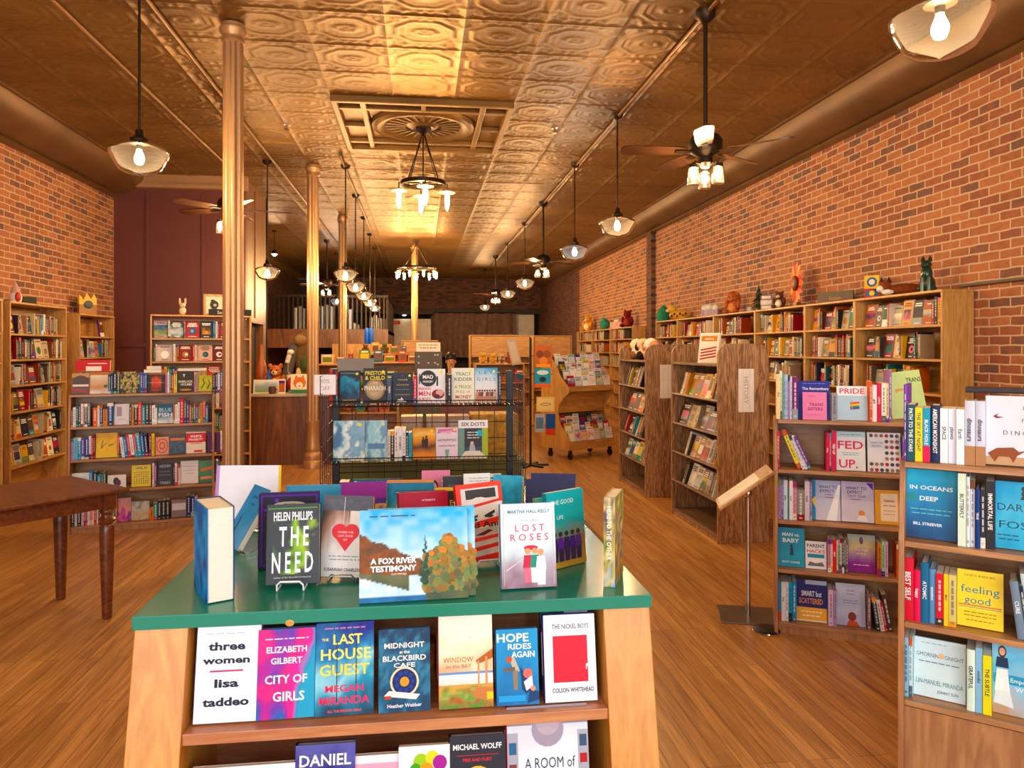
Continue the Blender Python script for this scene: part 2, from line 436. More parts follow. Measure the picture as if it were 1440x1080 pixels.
# pressed-tin ceiling: 13 columns of embossed two-foot tiles as real relief
def tile_height(n):
    e = (np.arange(n) + 0.5) / n * 2 - 1
    e[0], e[-1] = -1, 1
    u, v = np.meshgrid(e, e, indexing='ij')
    U, V = np.abs(u), np.abs(v)
    h = np.zeros_like(u)
    h += np.maximum(0, 1 - np.abs(np.maximum(U, V) - 0.99) / 0.04) * 1.5
    h += np.maximum(0, 1 - np.abs(np.maximum(U, V) - 0.90) / 0.03) * 0.35
    an = np.arctan2(v / .62, u / .78)
    q = np.sqrt((u / .80) ** 2 + (v / .66) ** 2) * (1 + .035 * np.cos(8 * an))
    h += np.maximum(0, 1 - np.abs(q - 0.93) / 0.10) * 1.0
    h += np.maximum(0, 1 - np.abs(q - 0.72) / 0.06) * 0.45
    inside = q < .66
    h += inside * (0.22 * (np.sin(u * 22 + v * 22) * np.sin(u * 22 - v * 22)))
    r0 = np.sqrt((u / 1.6) ** 2 + v ** 2)
    h += np.maximum(0, 1 - np.abs(r0 - 0.17) / .06) * .8 + np.maximum(0, 1 - r0 / .09) * .9
    for (cx, cy, rr) in ((.52, .80, .06), (.88, .47, .05), (.12, .80, .05)):
        r = np.sqrt((U - cx) ** 2 + (V - cy) ** 2)
        h += np.maximum(0, 1 - np.abs(r - rr) / .05) * .8 + np.maximum(0, 1 - r / .05) * .7
    for (cx, cy, rr, sg) in ((.74, .70, .26, 1), (.30, .86, .13, -1), (.90, .28, .12, -1)):
        r = np.sqrt((U - cx) ** 2 + (V - cy) ** 2); th = np.arctan2(V - cy, U - cx) / (2 * np.pi)
        s = np.mod(r / (rr * .5) - sg * th, 1.0)
        h += np.where(r < rr, (1 - np.abs(s - .5) * 2) ** 2 * .9 * (1 - r / rr * .4), 0)
    return h * 0.012
def ceiling_part(ys, n):
    xs = [-3.86 + .6 * i for i in range(13)]
    hh = tile_height(n)
    e = (np.arange(n) + 0.5) / n; e[0], e[-1] = 0, 1
    V, Q = [], []
    base = 0
    idx = np.arange(n * n).reshape(n, n)
    q = np.stack([idx[:-1, :-1], idx[:-1, 1:], idx[1:, 1:], idx[1:, :-1]], -1).reshape(-1, 4)
    for y in ys:
        for x in xs:
            if 7.2 < y < 9.0 and -.9 < x < .9: continue
            gx, gy = np.meshgrid(x + e * .6, y + e * .6, indexing='ij')
            V.append(np.stack([gx, gy, ZC - hh], -1).reshape(-1, 3)); Q.append(q + base); base += n * n
    return np.concatenate(V), np.concatenate(Q)
y0 = 7.3 - 16 * .6
a1 = ceiling_part([y0 + .6 * i for i in range(0, 6)], 10)
a2 = ceiling_part([y0 + .6 * i for i in range(6, 22)], 34)
a3 = ceiling_part([y0 + .6 * i for i in range(22, 30)], 20)
a4 = ceiling_part([y0 + .6 * i for i in range(30, 50)], 12)
vs, qs, b = [], [], 0
for v, q in (a1, a2, a3, a4):
    vs.append(v); qs.append(q + b); b += len(v)
slab = np.array([(XL - .2, YF - .2, ZC + .02), (XR + .2, YF - .2, ZC + .02), (XR + .2, YB + .2, ZC + .02), (XL - .2, YB + .2, ZC + .02),
                 (XL - .2, YF - .2, ZC + .15), (XR + .2, YF - .2, ZC + .15), (XR + .2, YB + .2, ZC + .15), (XL - .2, YB + .2, ZC + .15)])
vs.append(slab); qs.append(np.array([(0, 1, 2, 3), (4, 5, 6, 7), (0, 1, 5, 4), (1, 2, 6, 5), (2, 3, 7, 6), (3, 0, 4, 7)]) + b)
vs, qs = np.concatenate(vs).astype(np.float32), np.concatenate(qs).astype(np.int32)
me = bpy.data.meshes.new('ceiling')
me.vertices.add(len(vs)); me.vertices.foreach_set('co', vs.ravel())
me.loops.add(qs.size); me.loops.foreach_set('vertex_index', qs.ravel())
me.polygons.add(len(qs)); me.polygons.foreach_set('loop_start', np.arange(0, qs.size, 4, dtype=np.int32))
me.polygons.foreach_set('use_smooth', np.ones(len(qs), dtype=bool))
me.update(calc_edges=True)
me.materials.append(TIN)
o = bpy.data.objects.new('ceiling', me); C.objects.link(o); struct(o)
# coffered medallion panel
px0, px1, py0, py1 = -.86, .94, 7.3, 9.1
mx, my = (px0 + px1) / 2, (py0 + py1) / 2
t = thing('ceiling_medallion', 'square coffered tin medallion panel set into the ceiling above the ring chandelier', 'ceiling medallion', T(mx, my, ZC))
w = .9
g = G(); g.box(-w, -w, 0, w, w, .012); g.build('panel', TIN, t)
g = G()
for k in (-1, 1):
    for r, hh in ((.87, .075), (.60, .055)):
        g.box(k * r - .03, -w + .003, -hh + .001, k * r + .03, w - .003, 0); g.box(-w, k * r - .03, -hh + .003, w, k * r + .03, 0)
for k in (-.0,):
    for sgn in (-1, 1):
        g.box(sgn * .6, -.025, -.05, sgn * .87, .025, 0); g.box(-.025, min(sgn * .6, sgn * .87), -.05, .025, max(sgn * .6, sgn * .87), 0)
g.build('coffer_beams', TIN, t, bevel=.008)
g = G()
g.lathe([(.05, -.03), (.12, -.045), (.16, -.02), (.2, -.012), (.42, -.02), (.46, -.05), (.5, -.055), (.53, -.03), (.56, -.04), (.58, -.005)], 40, cap=False)
for k in range(24):
    g.box(.2, -.012, -.034, .41, .012, -.01, X=RZ(k * 15))
g.build('rosette', TIN, t, smooth=True)

# conduits along the ceiling
PIPE = mat('bronze_conduit', '8a643c', rough=0.4, metal=0.5)
def conduit(x, ya, yb, label):
    g = G(); g.tube([(0, ya, 0), (0, yb, 0)], .016)
    o = g.build('ceiling_conduit', PIPE, smooth=True, M=T(x, 0, ZC - .032))
    tag(o, label, 'conduit')
conduit(2.07, -1, 25.8, 'long conduit along the ceiling carrying the right-hand row of pendants and fans')
conduit(-1.89, -1, 25.8, 'long conduit along the ceiling carrying the pendants left of the columns')
conduit(-1.0, 9.5, 25.8, 'long conduit along the ceiling carrying the middle row of small pendants')
conduit(-2.55, 2.0, 10.9, 'leftmost conduit on the ceiling, running towards the maroon wall')

# ------------------------------------------------------------------ columns
def column(x, y, label, r=.078, plain=False):
    t = thing('column', label, 'column', T(x, y, 0), None if plain else 'gilded fluted columns')
    n = 112
    def ring(rad, z, fl):
        return [((rad * (1 - fl * (0.5 + 0.5 * math.cos(7 * 2 * math.pi * k / n)) ** 2)) * math.cos(2 * math.pi * k / n),
                 (rad * (1 - fl * (0.5 + 0.5 * math.cos(7 * 2 * math.pi * k / n)) ** 2)) * math.sin(2 * math.pi * k / n), z) for k in range(n)]
    if plain:
        g = G(); g.lathe([(r, 0), (r, ZC)], 24); g.build('shaft', GOLDPAINT, t, smooth=True)
    else:
        g = G()
        vs = ring(r * 1.02, .62, .2) + ring(r * .95, ZC - .15, .2)
        g.add(vs, [(k, (k + 1) % n, n + (k + 1) % n, n + k) for k in range(n)])
        g.build('shaft', GOLDPAINT, t)
        g = G(); g.lathe([(r * 1.75, 0), (r * 1.75, .09), (r * 1.55, .11), (r * 1.6, .16), (r * 1.5, .19), (r * 1.2, .22), (r * 1.32, .26), (r * 1.12, .30), (r * 1.1, .58), (r * 1.18, .60), (r * 1.18, .63)], 28)
        g.build('base', GOLDPAINT, t, smooth=True)
    g = G(); g.lathe([(r * .9, ZC - .16), (r * 1.08, ZC - .155), (r * 1.1, ZC - .135), (r * 1.0, ZC - .12), (r * 1.05, ZC - .1), (r * 1.28, ZC - .075), (r * 1.3, ZC - .05), (r * 1.12, ZC - .04), (r * 1.12, ZC - .015)], 28)
    g.build('capital', GOLDPAINT, t, smooth=True)
for (px, d, lb) in ((328, 5.6, 'gilded fluted column nearest the camera, in front of the tall rear bookcase'),
                    (440, 9.9, 'gilded fluted column standing beside the wooden counter'),
                    (482, 13.7, 'gilded fluted column farthest back, behind the wire book rack')):
    p = P(px, CY, d); column(p.x, p.y, lb)
p = P(583, CY, 17.6); column(p.x, p.y, 'plain round gilded post below the far chandelier', .078, True)

# ------------------------------------------------------------------ pendant lamps
def bulbmat(key, col, st): return emit('glowing_' + key + '_bulb', col, st)
B_WARM, B_COOL = bulbmat('warm', WARM, PEND), bulbmat('cool', COOL, PEND * .55)
B_FAN, B_CHAN = bulbmat('jar', WARM, FANB), bulbmat('filament', AMBER, CHAN)
SHADE = [(.052, 0), (.075, -.008), (.135, -.024), (.178, -.046), (.192, -.07), (.188, -.092), (.168, -.125), (.145, -.165), (.128, -.188), (.095, -.206), (.05, -.222), (.0, -.232)]
def pendant(x, y, zb, label, s=1.0, bm=None, group='schoolhouse pendant lamps'):
    t = thing('pendant_lamp', label, 'pendant lamp', T(x, y, ZC), group)
    zt = zb + .232 * s - ZC
    g = G(); g.lathe([(.0, -.001), (.062, -.001), (.062, -.02), (.05, -.045), (.02, -.06), (0, -.06)], 18, cap=False); g.build('canopy', BRONZE, t, smooth=True)
    g = G(); g.tube([(0, 0, -.05), (0, 0, zt + .08)], .0085)
    for q in (.3, .62): g.tube([(0, 0, zt * q + .012), (0, 0, zt * q - .012)], .012)
    g.build('rod', BRONZE, t, smooth=True)
    g = G(); g.lathe([(0, zt + .085), (.022, zt + .085), (.03, zt + .04), (.06 * s, zt + .02), (.062 * s, zt - .012), (.05 * s, zt - .014), (.02, zt - .02), (.018, zt - .05), (0, zt - .05)], 18, cap=False)
    g.build('fitter', BRONZE, t, smooth=True)
    g = G(); g.lathe([(r * s, z * s + zt) for r, z in SHADE], 32, cap=False); sh = g.build('glass_shade', LAMPGLASS, t, smooth=True)
    g = G(); g.lathe([(0, zt - .045), (.012, zt - .047), (.018, zt - .065), (.032, zt - .10), (.032, zt - .12), (.022, zt - .145), (0, zt - .155)], 8, cap=False)
    g.build('bulb', bm or B_WARM, t, smooth=True)
def lamp_at(px, d, zb, label, **k):
    p = P(px, CY, d); pendant(p.x, p.y, zb, label, **k)
lamp_at(1322, 2.96, 2.76, 'clear schoolhouse pendant at the top right, nearest to the camera')
lamp_at(868, 7.76, 2.76, 'warm schoolhouse pendant just behind the nearest right ceiling fan')
lamp_at(808, 9.85, 2.76, 'bluish white schoolhouse pendant, third along the right row', bm=B_COOL)
lamp_at(738, 14.5, 2.75, 'schoolhouse pendant between the second and third fans of the right row, nearer one')
lamp_at(714, 17.3, 2.75, 'schoolhouse pendant between the second and third fans of the right row, farther one')
lamp_at(682, 22.9, 2.75, 'farthest schoolhouse pendant of the right row, behind the third fan')
lamp_at(196, 4.98, 2.76, 'schoolhouse pendant hanging at the upper left in front of the maroon wall')
lamp_at(376, 9.7, 2.49, 'pendant hanging between the first and second gilded columns', s=.84)
lamp_at(474, 19.0, 2.68, 'small bluish pendant far back between the second and third columns', bm=B_COOL)
for x_, y_, lb in ((2.07, .4, 'unseen schoolhouse pendant added behind the camera in line with the right row'), (-1.89, .3, 'unseen schoolhouse pendant added behind the camera in line with the left row'), (.1, -1.1, 'unseen schoolhouse pendant added behind the camera near the middle of the shop')):  # out-of-view pendants added to brighten the floor near the camera
    pendant(x_, y_, 2.76, lb)
for px, d, w in ((486, 9.93, 'nearest of the five in the middle row, in front of third column'), (500, 11.83, 'second of the five middle-row pendants'),
                 (511.6, 13.83, 'third of the five middle-row pendants'), (519.9, 15.85, 'fourth of the five middle-row pendants'), (527, 18.0, 'farthest of the five middle-row pendants')):
    lamp_at(px, d, 2.48, 'small pendant, ' + w, s=.84)
p = P(386, CY, 15.4)
t = thing('pendant_bulb', 'bare bulb pendant hanging far back left of the second column', 'pendant lamp', T(p.x, p.y, ZC))
g = G(); g.tube([(0, 0, 0), (0, 0, -.42)], .008); g.lathe([(.05, -.001), (.05, -.03), (.0, -.04)], 12); g.build('rod', BRONZE, t)
g = G(); g.lathe([(0, -.4), (.03, -.41), (.06, -.46), (.07, -.5)], 14, cap=False); g.build('lamp_shade', BRONZE, t, smooth=True)
g = G(); g.ell((0, 0, -.5), .04, n=8, m=6); g.build('bulb', B_WARM, t, smooth=True)

# ------------------------------------------------------------------ ceiling fans with jar lights
BLADE = wood('dark_fan_blade', '3a2214', '5b3820', (3, 14, 14), 0.3)
def fan(x, y, label, a0, zh=3.05):
    t = thing('ceiling_fan', label, 'ceiling fan', T(x, y, ZC), 'ceiling fans with jar lights')
    z = zh - ZC
    g = G(); g.lathe([(0, 0), (.075, -.001), (.07, -.05), (.03, -.09), (0, -.09)], 20, cap=False); g.build('canopy', BRONZE, t, smooth=True)
    g = G(); g.tube([(0, 0, -.08), (0, 0, z + .12)], .016); g.build('rod', BRONZE, t, smooth=True)
    g = G(); g.lathe([(0, z + .14), (.04, z + .13), (.1, z + .1), (.125, z + .06), (.12, z + .0), (.09, z - .03), (.05, z - .05), (.055, z - .1), (.03, z - .13), (0, z - .13)], 24, cap=False); g.build('motor_housing', BRONZE, t, smooth=True)
    for k in range(5):
        X = T(0, 0, z - .005) @ RZ(a0 + 72 * k)
        g = G()
        out = [(.17, -.05), (.3, -.062), (.55, -.068), (.6, -.055), (.625, -.02), (.625, .02), (.6, .055), (.55, .068), (.3, .062), (.17, .05)]
        g.prism(out, -.004, .004, 'z', X=X @ RX(13))
        bl = g.build('blade', BLADE, t)
        g = G(); g.box(.09, -.02, -.012, .22, .02, -.004, X=X @ RX(9)); g.build('blade_iron', BRONZE, bl)
    for k in range(3):
        X = RZ(a0 + 40 + 120 * k)
        g = G(); g.tube([(.03, 0, z - .11), (.09, 0, z - .1), (.1, 0, z - .12)], .01, 6, X=X); g.lathe([(.034, z - .115), (.036, z - .14), (.03, z - .142)], 12, X=X @ T(.1, 0, 0)); ar = g.build('light_arm', BRONZE, t)
        g = G(); g.lathe([(.03, z - .14), (.043, z - .155), (.045, z - .255), (.04, z - .262), (0, z - .262)], 16, cap=False, X=X @ T(.1, 0, 0)); g.build('glass_jar', LAMPGLASS, ar, smooth=True)
        g = G(); g.lathe([(0, z - .145), (.012, z - .15), (.021, z - .185), (.018, z - .21), (0, z - .225)], 8, cap=False, X=X @ T(.1, 0, 0)); g.build('bulb', B_FAN, ar, smooth=True)
def fan_at(px, d, label, a0):
    p = P(px, CY, d); fan(p.x, p.y, label, a0)
fan_at(992, 5.39, 'large ceiling fan with jar lights hanging near the upper right', 31)
fan_at(764, 12.4, 'ceiling fan in the right row behind the bluish pendant', 20)
fan_at(697, 19.6, 'farthest ceiling fan of the right row', 44)
fan_at(323, 7.66, 'ceiling fan half hidden behind the nearest gilded column', 12)
fan_at(460, 16.7, 'far ceiling fan seen between the second and third columns', 30)
fan(-2.0, 2.62, 'ceiling fan at the top left corner with only a dark blade showing', 56)

# ------------------------------------------------------------------ ring chandeliers
def chandelier(x, y, zr, rr, nb, label, disc, bl, a0=0):
    t = thing('chandelier', label, 'chandelier', T(x, y, ZC - .04))
    z = zr - ZC + .04
    g = G(); g.lathe([(0, 0), (.085, -.001), (.075, -.03), (.03, -.06), (.012, -.09), (0, -.09)], 20, cap=False); g.build('canopy', BRONZE, t, smooth=True)
    g = G()
    for k in range(4):
        a = math.radians(45 + 90 * k)
        pts = [(0.02 * math.cos(a), .02 * math.sin(a), -.08), (rr * math.cos(a), rr * math.sin(a), z)]
        g.tube(pts, .006, 6)
    g.tube([(0, 0, -.08), (0, 0, z)], .008, 6)
    g.build('hanging_chains', BRONZE, t)
    g = G()
    n = 40
    for (ra, rb) in ((rr - .012, rr + .012),):
        pr = [(ra, z - .022), (rb, z - .022), (rb, z + .022), (ra, z + .022), (ra, z - .022)]
        g.lathe(pr, n, cap=False)
    for k in range(3): g.box(-rr, -.008, z - .008, rr, .008, z + .008, X=RZ(60 * k + 15))
    g.lathe([(0, z - .03), (.035, z - .02), (.035, z + .02), (0, z + .03)], 14, cap=False)
    g.build('ring', BRONZE, t, smooth=True)
    for k in range(nb):
        X = RZ(a0 + 360 / nb * k) @ T(rr + .03, 0, 0)
        g = G(); g.tube([(-.03, 0, z), (0, 0, z), (0, 0, z - .07)], .008, 6, X=X); ar = g.build('light_arm', BRONZE, t)
        g = G(); g.lathe([(.02, z - .06), (.03, z - .07), (disc, z - .085), (disc, z - .092), (.02, z - .085)], 18, cap=False, X=X); g.build('disc_shade', GOLDPAINT, ar, smooth=True)
        g = G(); g.lathe([(0, z - .09), (.014, z - .095), (.022, z - .12), (.024, z - .09 - bl * .6), (.014, z - .09 - bl * .9), (0, z - .09 - bl)], 8, cap=False, X=X); g.build('bulb', B_CHAN, ar, smooth=True)
p = P(594, CY, 8.34); chandelier(mx, my, 3.42, .235, 4, 'ring chandelier with four filament bulbs under the ceiling medallion', .09, .2, 5)
p = P(586, CY, 16.7); chandelier(p.x, p.y, 3.42, .42, 9, 'wide far ring chandelier with a circle of small filament bulbs', .05, .15, 10)

# sprinkler heads and spare ceiling fittings
for (px, py, lb) in ((403, 178, 'small sprinkler head on the ceiling right of the nearest column'), (780, 183, 'small sprinkler head on the ceiling left of the near right pendants')):
    v = PZ(px, py, ZC - .03)
    g = G(); g.lathe([(.04, 0), (.04, -.01), (.015, -.015), (.015, -.05), (.03, -.055), (.03, -.06)], 14)
    tag(g.build('sprinkler_head', CHROME, smooth=True, M=T(v.x, v.y, ZC - .003)), lb, 'sprinkler')
# ------------------------------------------------------------------ lettering and cover painting
_tx = {}
def glyphs(s, bold):
    k = (s, bold)
    if k not in _tx:
        cu = bpy.data.curves.new('lettering', 'FONT'); cu.body = s; cu.resolution_u = 2
        if bold: cu.offset = 0.018 * bold
        ob = bpy.data.objects.new('lettering', cu); C.objects.link(ob)
        dg = bpy.context.evaluated_depsgraph_get()
        me = bpy.data.meshes.new_from_object(ob.evaluated_get(dg))
        vs = np.array([v.co[:2] for v in me.vertices]) if len(me.vertices) else np.zeros((0, 2))
        fs = [tuple(p.vertices) for p in me.polygons]
        bpy.data.objects.remove(ob); bpy.data.curves.remove(cu); bpy.data.meshes.remove(me)
        if len(vs):
            vs[:, 0] -= vs[:, 0].min()
        _tx[k] = (vs / 0.729, fs, (vs[:, 0].max() / 0.729) if len(vs) else 0)
    return _tx[k]
def paint(g, items, w, h, mapf, aspect_vertical=False):
    """items in unit cover coordinates (u right, v up); mapf(u, v, layer) -> 3D point"""
    lay = 0
    for it in items:
        k = it[0]; lay += 1 if lay < 7 else .012
        if k == 'R':
            _, x0, y0, x1, y1, c = it
            g.add([mapf(x0, y0, lay), mapf(x1, y0, lay), mapf(x1, y1, lay), mapf(x0, y1, lay)], [(0, 1, 2, 3)], c)
        elif k == 'E':
            _, cx, cy, rx, c = it[:5]
            ry = it[5] if len(it) > 5 else rx * w / h
            n = 18
            g.add([mapf(cx + rx * math.cos(2 * math.pi * i / n), cy + ry * math.sin(2 * math.pi * i / n), lay) for i in range(n)], [tuple(range(n))], c)
        elif k == 'P':
            g.add([mapf(x, y, lay) for x, y in it[1]], [tuple(range(len(it[1])))], it[2])
        elif k == 'I':
            _, fn, x0, y0, x1, y1, nx, ny = it
            if nx < 30 and w > .1: nx, ny = int(nx * 1.5), int(ny * 1.5)
            vs, fs, cs = [], [], []
            n0 = len(g.v)
            for j in range(ny + 1):
                for i in range(nx + 1):
                    vs.append(mapf(x0 + (x1 - x0) * i / nx, y0 + (y1 - y0) * j / ny, lay)); cs.append(tuple(hx(fn(i / nx, j / ny))))
            if g.X is not None: vs = [tuple(g.X @ Vector(p)) for p in vs]
            g.v.extend(vs)
            for j in range(ny):
                for i in range(nx):
                    q = n0 + j * (nx + 1) + i
                    g.f.append((q, q + 1, q + nx + 2, q + nx + 1)); g.m.append(0)
                    g.c.append((cs[q - n0], cs[q - n0 + 1], cs[q - n0 + nx + 2], cs[q - n0 + nx + 1]))
        elif k == 'T':          # horizontal lettering: text, centre u, centre v, cap height (share of cover height), colour, max width
            _, s, cx, cy, ch, c = it[:6]
            mw = it[6] if len(it) > 6 else .9
            b = it[7] if len(it) > 7 else 1
            vs, fs, tw = glyphs(s, b)
            H = ch * h
            sx = min(H, mw * w / max(tw, 1e-6)) if mw > 0 else H
            if mw < 0: sx = -mw * w / max(tw, 1e-6)
            g.add([mapf(cx + (x - tw / 2) * sx / w, cy + (y - .5) * ch, lay) for x, y in vs], fs, c)
        elif k == 'V':          # spine lettering reading downwards: text, centre u, centre v, cap height (share of thickness), colour, max length
            _, s, cx, cy, ch, c = it[:6]
            mw = it[6] if len(it) > 6 else .7
            vs, fs, tw = glyphs(s, 1)
            H = ch * w
            sx = min(H, mw * h / max(tw, 1e-6))
            g.add([mapf(cx + (y - .5) * ch, cy - (x - tw / 2) * sx / h, lay) for x, y in vs], fs, c)
def im(cs, scale=3.0, seed=1, ax='v', amt=.5):
    """printed picture: colours stacked along v (or u), broken up by noise"""
    cs = [hx(c) for c in cs]
    def fn(u, v):
        t = (v if ax == 'v' else u) + (vn(u * scale * 2, v * scale * 2, seed) - .5) * amt + (vn(u * scale * 6, v * scale * 6, seed + 7) - .5) * amt * .4
        t = max(0, min(.9999, t)) * (len(cs) - 1)
        i = int(t)
        return mixc(cs[i], cs[min(i + 1, len(cs) - 1)], t - i)
    return fn
def grey(cx, y, wd, hh, c, rng, n=4):
    """a line of unreadable small print as broken dashes"""
    out, x = [], cx - wd / 2
    while x < cx + wd / 2 - .02:
        l = rng.uniform(.05, .16)
        out.append(('R', x, y - hh / 2, min(x + l, cx + wd / 2), y + hh / 2, c)); x += l + .025
    return out

PAL = ['f4f2ec', 'e9e4d6', '1b1b20', '262a3c', '8c1f28', 'c22e2e', 'd9562b', 'e39a2e', 'edd34a', '3b6f3f', '2c7f78', '2f9fc0', '2a5c9c', '1f3a6e', '6a4b94', 'a3527f', 'e58fae', '6d4a33', 'a88560', '9aa3ad', '5b6470', 'c9d9e6', 'd8c7a5', 'f1f1f6', '3a2f2a', '7a8f5a']
WARMPAL = ['f0e8d8', 'd8c7a5', '8c3a28', 'a85a35', 'c89048', '6d4a33', '3a2f2a', '1b1b20', '8c1f28', 'e0b060', '56483c', '9a8a74', '262a3c', '2c5f58', 'b8b0a0']
NAMES = {'white': 'f2f2f2', 'cream': 'e8dfc8', 'black': '191919', 'charcoal': '3c3a3c', 'grey': '8e9298', 'pale grey': 'c4c8cc', 'red': 'c2282c', 'dark red': '7d1c24', 'crimson': 'b0204f', 'pink': 'e79ab8', 'magenta': 'b8408a', 'orange': 'dc7a2c',
         'ochre': 'bd8b3c', 'yellow': 'ecd443', 'tan': 'c4a478', 'brown': '6b4a32', 'olive': '77803c', 'green': '3d7a44', 'lime': 'a4c43c', 'teal': '2a807c', 'turquoise': '4cbcc0', 'light blue': '9ccbe6', 'blue': '2f6fb4', 'navy': '22305c', 'purple': '62428c', 'lavender': 'b6a4da'}
_nl = {k: tuple(int(v[i:i + 2], 16) for i in (0, 2, 4)) for k, v in NAMES.items()}
def full(c): return ''.join(a * 2 for a in c) if len(c) == 3 else c
def cname(c):
    c = full(c); r = tuple(int(c[i:i + 2], 16) for i in (0, 2, 4))
    return min(_nl, key=lambda k: sum((a - b) ** 2 for a, b in zip(r, _nl[k])))
def lum(c):
    r = hx(c); return .2126 * r[0] + .7152 * r[1] + .0722 * r[2]
ORD = ['', 'first', 'second', 'third', 'fourth', 'fifth', 'sixth', 'seventh', 'eighth', 'ninth', 'tenth', 'eleventh', 'twelfth', 'thirteenth', 'fourteenth', 'fifteenth', 'sixteenth', 'seventeenth', 'eighteenth', 'nineteenth', 'twentieth']
def ordn(n):
    if n <= 20: return ORD[n]
    tens = {2: 'twenty', 3: 'thirty', 4: 'forty', 5: 'fifty', 6: 'sixty'}[n // 10]
    return tens + '-' + ORD[n % 10] if n % 10 else {2: 'twentieth', 3: 'thirtieth', 4: 'fortieth', 5: 'fiftieth', 6: 'sixtieth'}[n // 10]
def rand_front(rng, c, ocol=None):
    ink = 'fff' if lum(c) < .3 else rng.choice(['222', '333', 'a22', '246'])
    it = []
    st = rng.randrange(4)
    oc = rng.choice(PAL)
    if st == 0:
        it.append(('I', im([c, oc, rng.choice(PAL)], rng.uniform(1.5, 3.5), rng.randrange(99)), .0, rng.choice([0, .3]), 1, rng.choice([.62, .75]), 8, 8))
    elif st == 1:
        it.append(('I', im([rng.choice(PAL), oc], 2.5, rng.randrange(99), amt=1.0), .15, .22, .85, .62, 7, 7))
    elif st == 2:
        it.append(('E', .5, .4, rng.uniform(.2, .32), oc))
        it.append(('E', rng.uniform(.4, .6), .4, .12, rng.choice(PAL)))
    else:
        it.append(('R', 0, .0, 1, rng.uniform(.2, .4), oc))
    y = .86
    for k in range(rng.choice([1, 2, 2, 3])):
        it += grey(.5, y, rng.uniform(.5, .8), .055, ink, rng); y -= .085
    it += grey(.5, .08, rng.uniform(.35, .7), .035, ink, rng)
    return it
def rand_spine(rng, c):
    ink = 'f4f4f4' if lum(c) < .3 else rng.choice(['222', '444', '822', '226'])
    ink = mixc(c, ink, .62)
    it = []
    if rng.random() < .4: it.append(('R', 0, .0, 1, rng.uniform(.08, .25), rng.choice(PAL)))
    if rng.random() < .3: it.append(('R', 0, .86, 1, 1, rng.choice(PAL)))
    y = rng.uniform(.86, .9)
    while y > .28:
        l = rng.uniform(.04, .13)
        it.append(('R', .34, y - l, .66, y, ink)); y -= l + .025
    it.append(('R', .3, .06, .7, .1, ink))
    return it

BOOKS = []
def add_book(M, w, h, t, col, spc=None, front=None, sp=None, hard=False, label='', group=None, keep=False, back=None, show='f', cat='book', name='book'):
    p = M @ Vector((0, 0, h / 2))
    d = max(.5, depth(p))
    area_ = h * (t if show == 's' else w) / d / d
    BOOKS.append(dict(M=M, w=w, h=h, t=t, col=col, spc=spc or col, front=front or [], sp=sp or [], hard=hard, label=label, group=group, keep=keep, back=back or [], area=area_, cat=cat, name=name))
def geom_cover(g, b):
    w, h, t = b['w'], b['h'], b['t']
    e = min(.0028 if b['hard'] else .0009, t * .25)
    g.box(-w / 2, 0, 0, w / 2, e, h, b['col'])
    g.box(-w / 2, t - e, 0, w / 2, t, h, b['spc'])
    if t > .004:
        if b['hard']:
            n = 6; pts = [(-w / 2 + .001, t)] + [(-w / 2 + .001 - math.sin(math.pi * i / n) * .0035, t / 2 + math.cos(math.pi * i / n) * t / 2) for i in range(1, n)] + [(-w / 2 + .001, 0), (-w / 2 + e + .001, e), (-w / 2 + e + .001, t - e)]
            g.prism(pts, 0, h, 'z', b['spc'])
        else:
            g.box(-w / 2, e, 0, -w / 2 + e, t - e, h, b['spc'])
    paint(g, b['front'], w, h, lambda u, v, l: (-w / 2 + u * w, -.00022 * l, v * h))
    off = .0037 if b['hard'] else 0
    paint(g, b['sp'], t, h, lambda u, v, l: (-w / 2 - off - .00025 * l, t - u * t, v * h))
    if b['back']: paint(g, b['back'], w, h, lambda u, v, l: (w / 2 - u * w, t + .00022 * l, v * h))
def geom_pages(g, b, col=None, mi=0):
    w, h, t = b['w'], b['h'], b['t']
    if t <= .004: return
    e = min(.0028 if b['hard'] else .0009, t * .25); q = .003 if b['hard'] else .0004
    g.box(-w / 2 + e * 1.3, e * 1.02, q, w / 2 - q, t - e * 1.02, h - q, col, mi)
def finish_books(limit=300):
    BOOKS.sort(key=lambda b: (-b['keep'], -b['area']))
    mass = G(); nm = 0; i = -1
    for b in BOOKS:
        if b['name'] == 'book': i += 1
        if i < limit or b['name'] != 'book':
            g = G(); geom_cover(g, b)
            big = b['area'] > .0016
            if big and b['t'] > .004:
                t = thing(b['name'], b['label'], b['cat'], b['M'], b['group'])
                g.build('cover', PRINT, t)
                g = G(); geom_pages(g, b); g.build('pages', PAPER, t)
            else:
                geom_pages(g, b, 'ece6da')
                tag(g.build(b['name'], PRINT, M=b['M']), b['label'], b['cat'], b['group'])
        else:
            mass.X = b['M']; geom_cover(mass, b); geom_pages(mass, b, 'ece6da'); nm += 1
    if nm:
        o = mass.build('small_far_books', PRINT)
        tag(o, 'many small books filling the more distant shelves of the shop', 'books'); o['kind'] = 'stuff'
    print('books', len(BOOKS), 'in mass', nm)

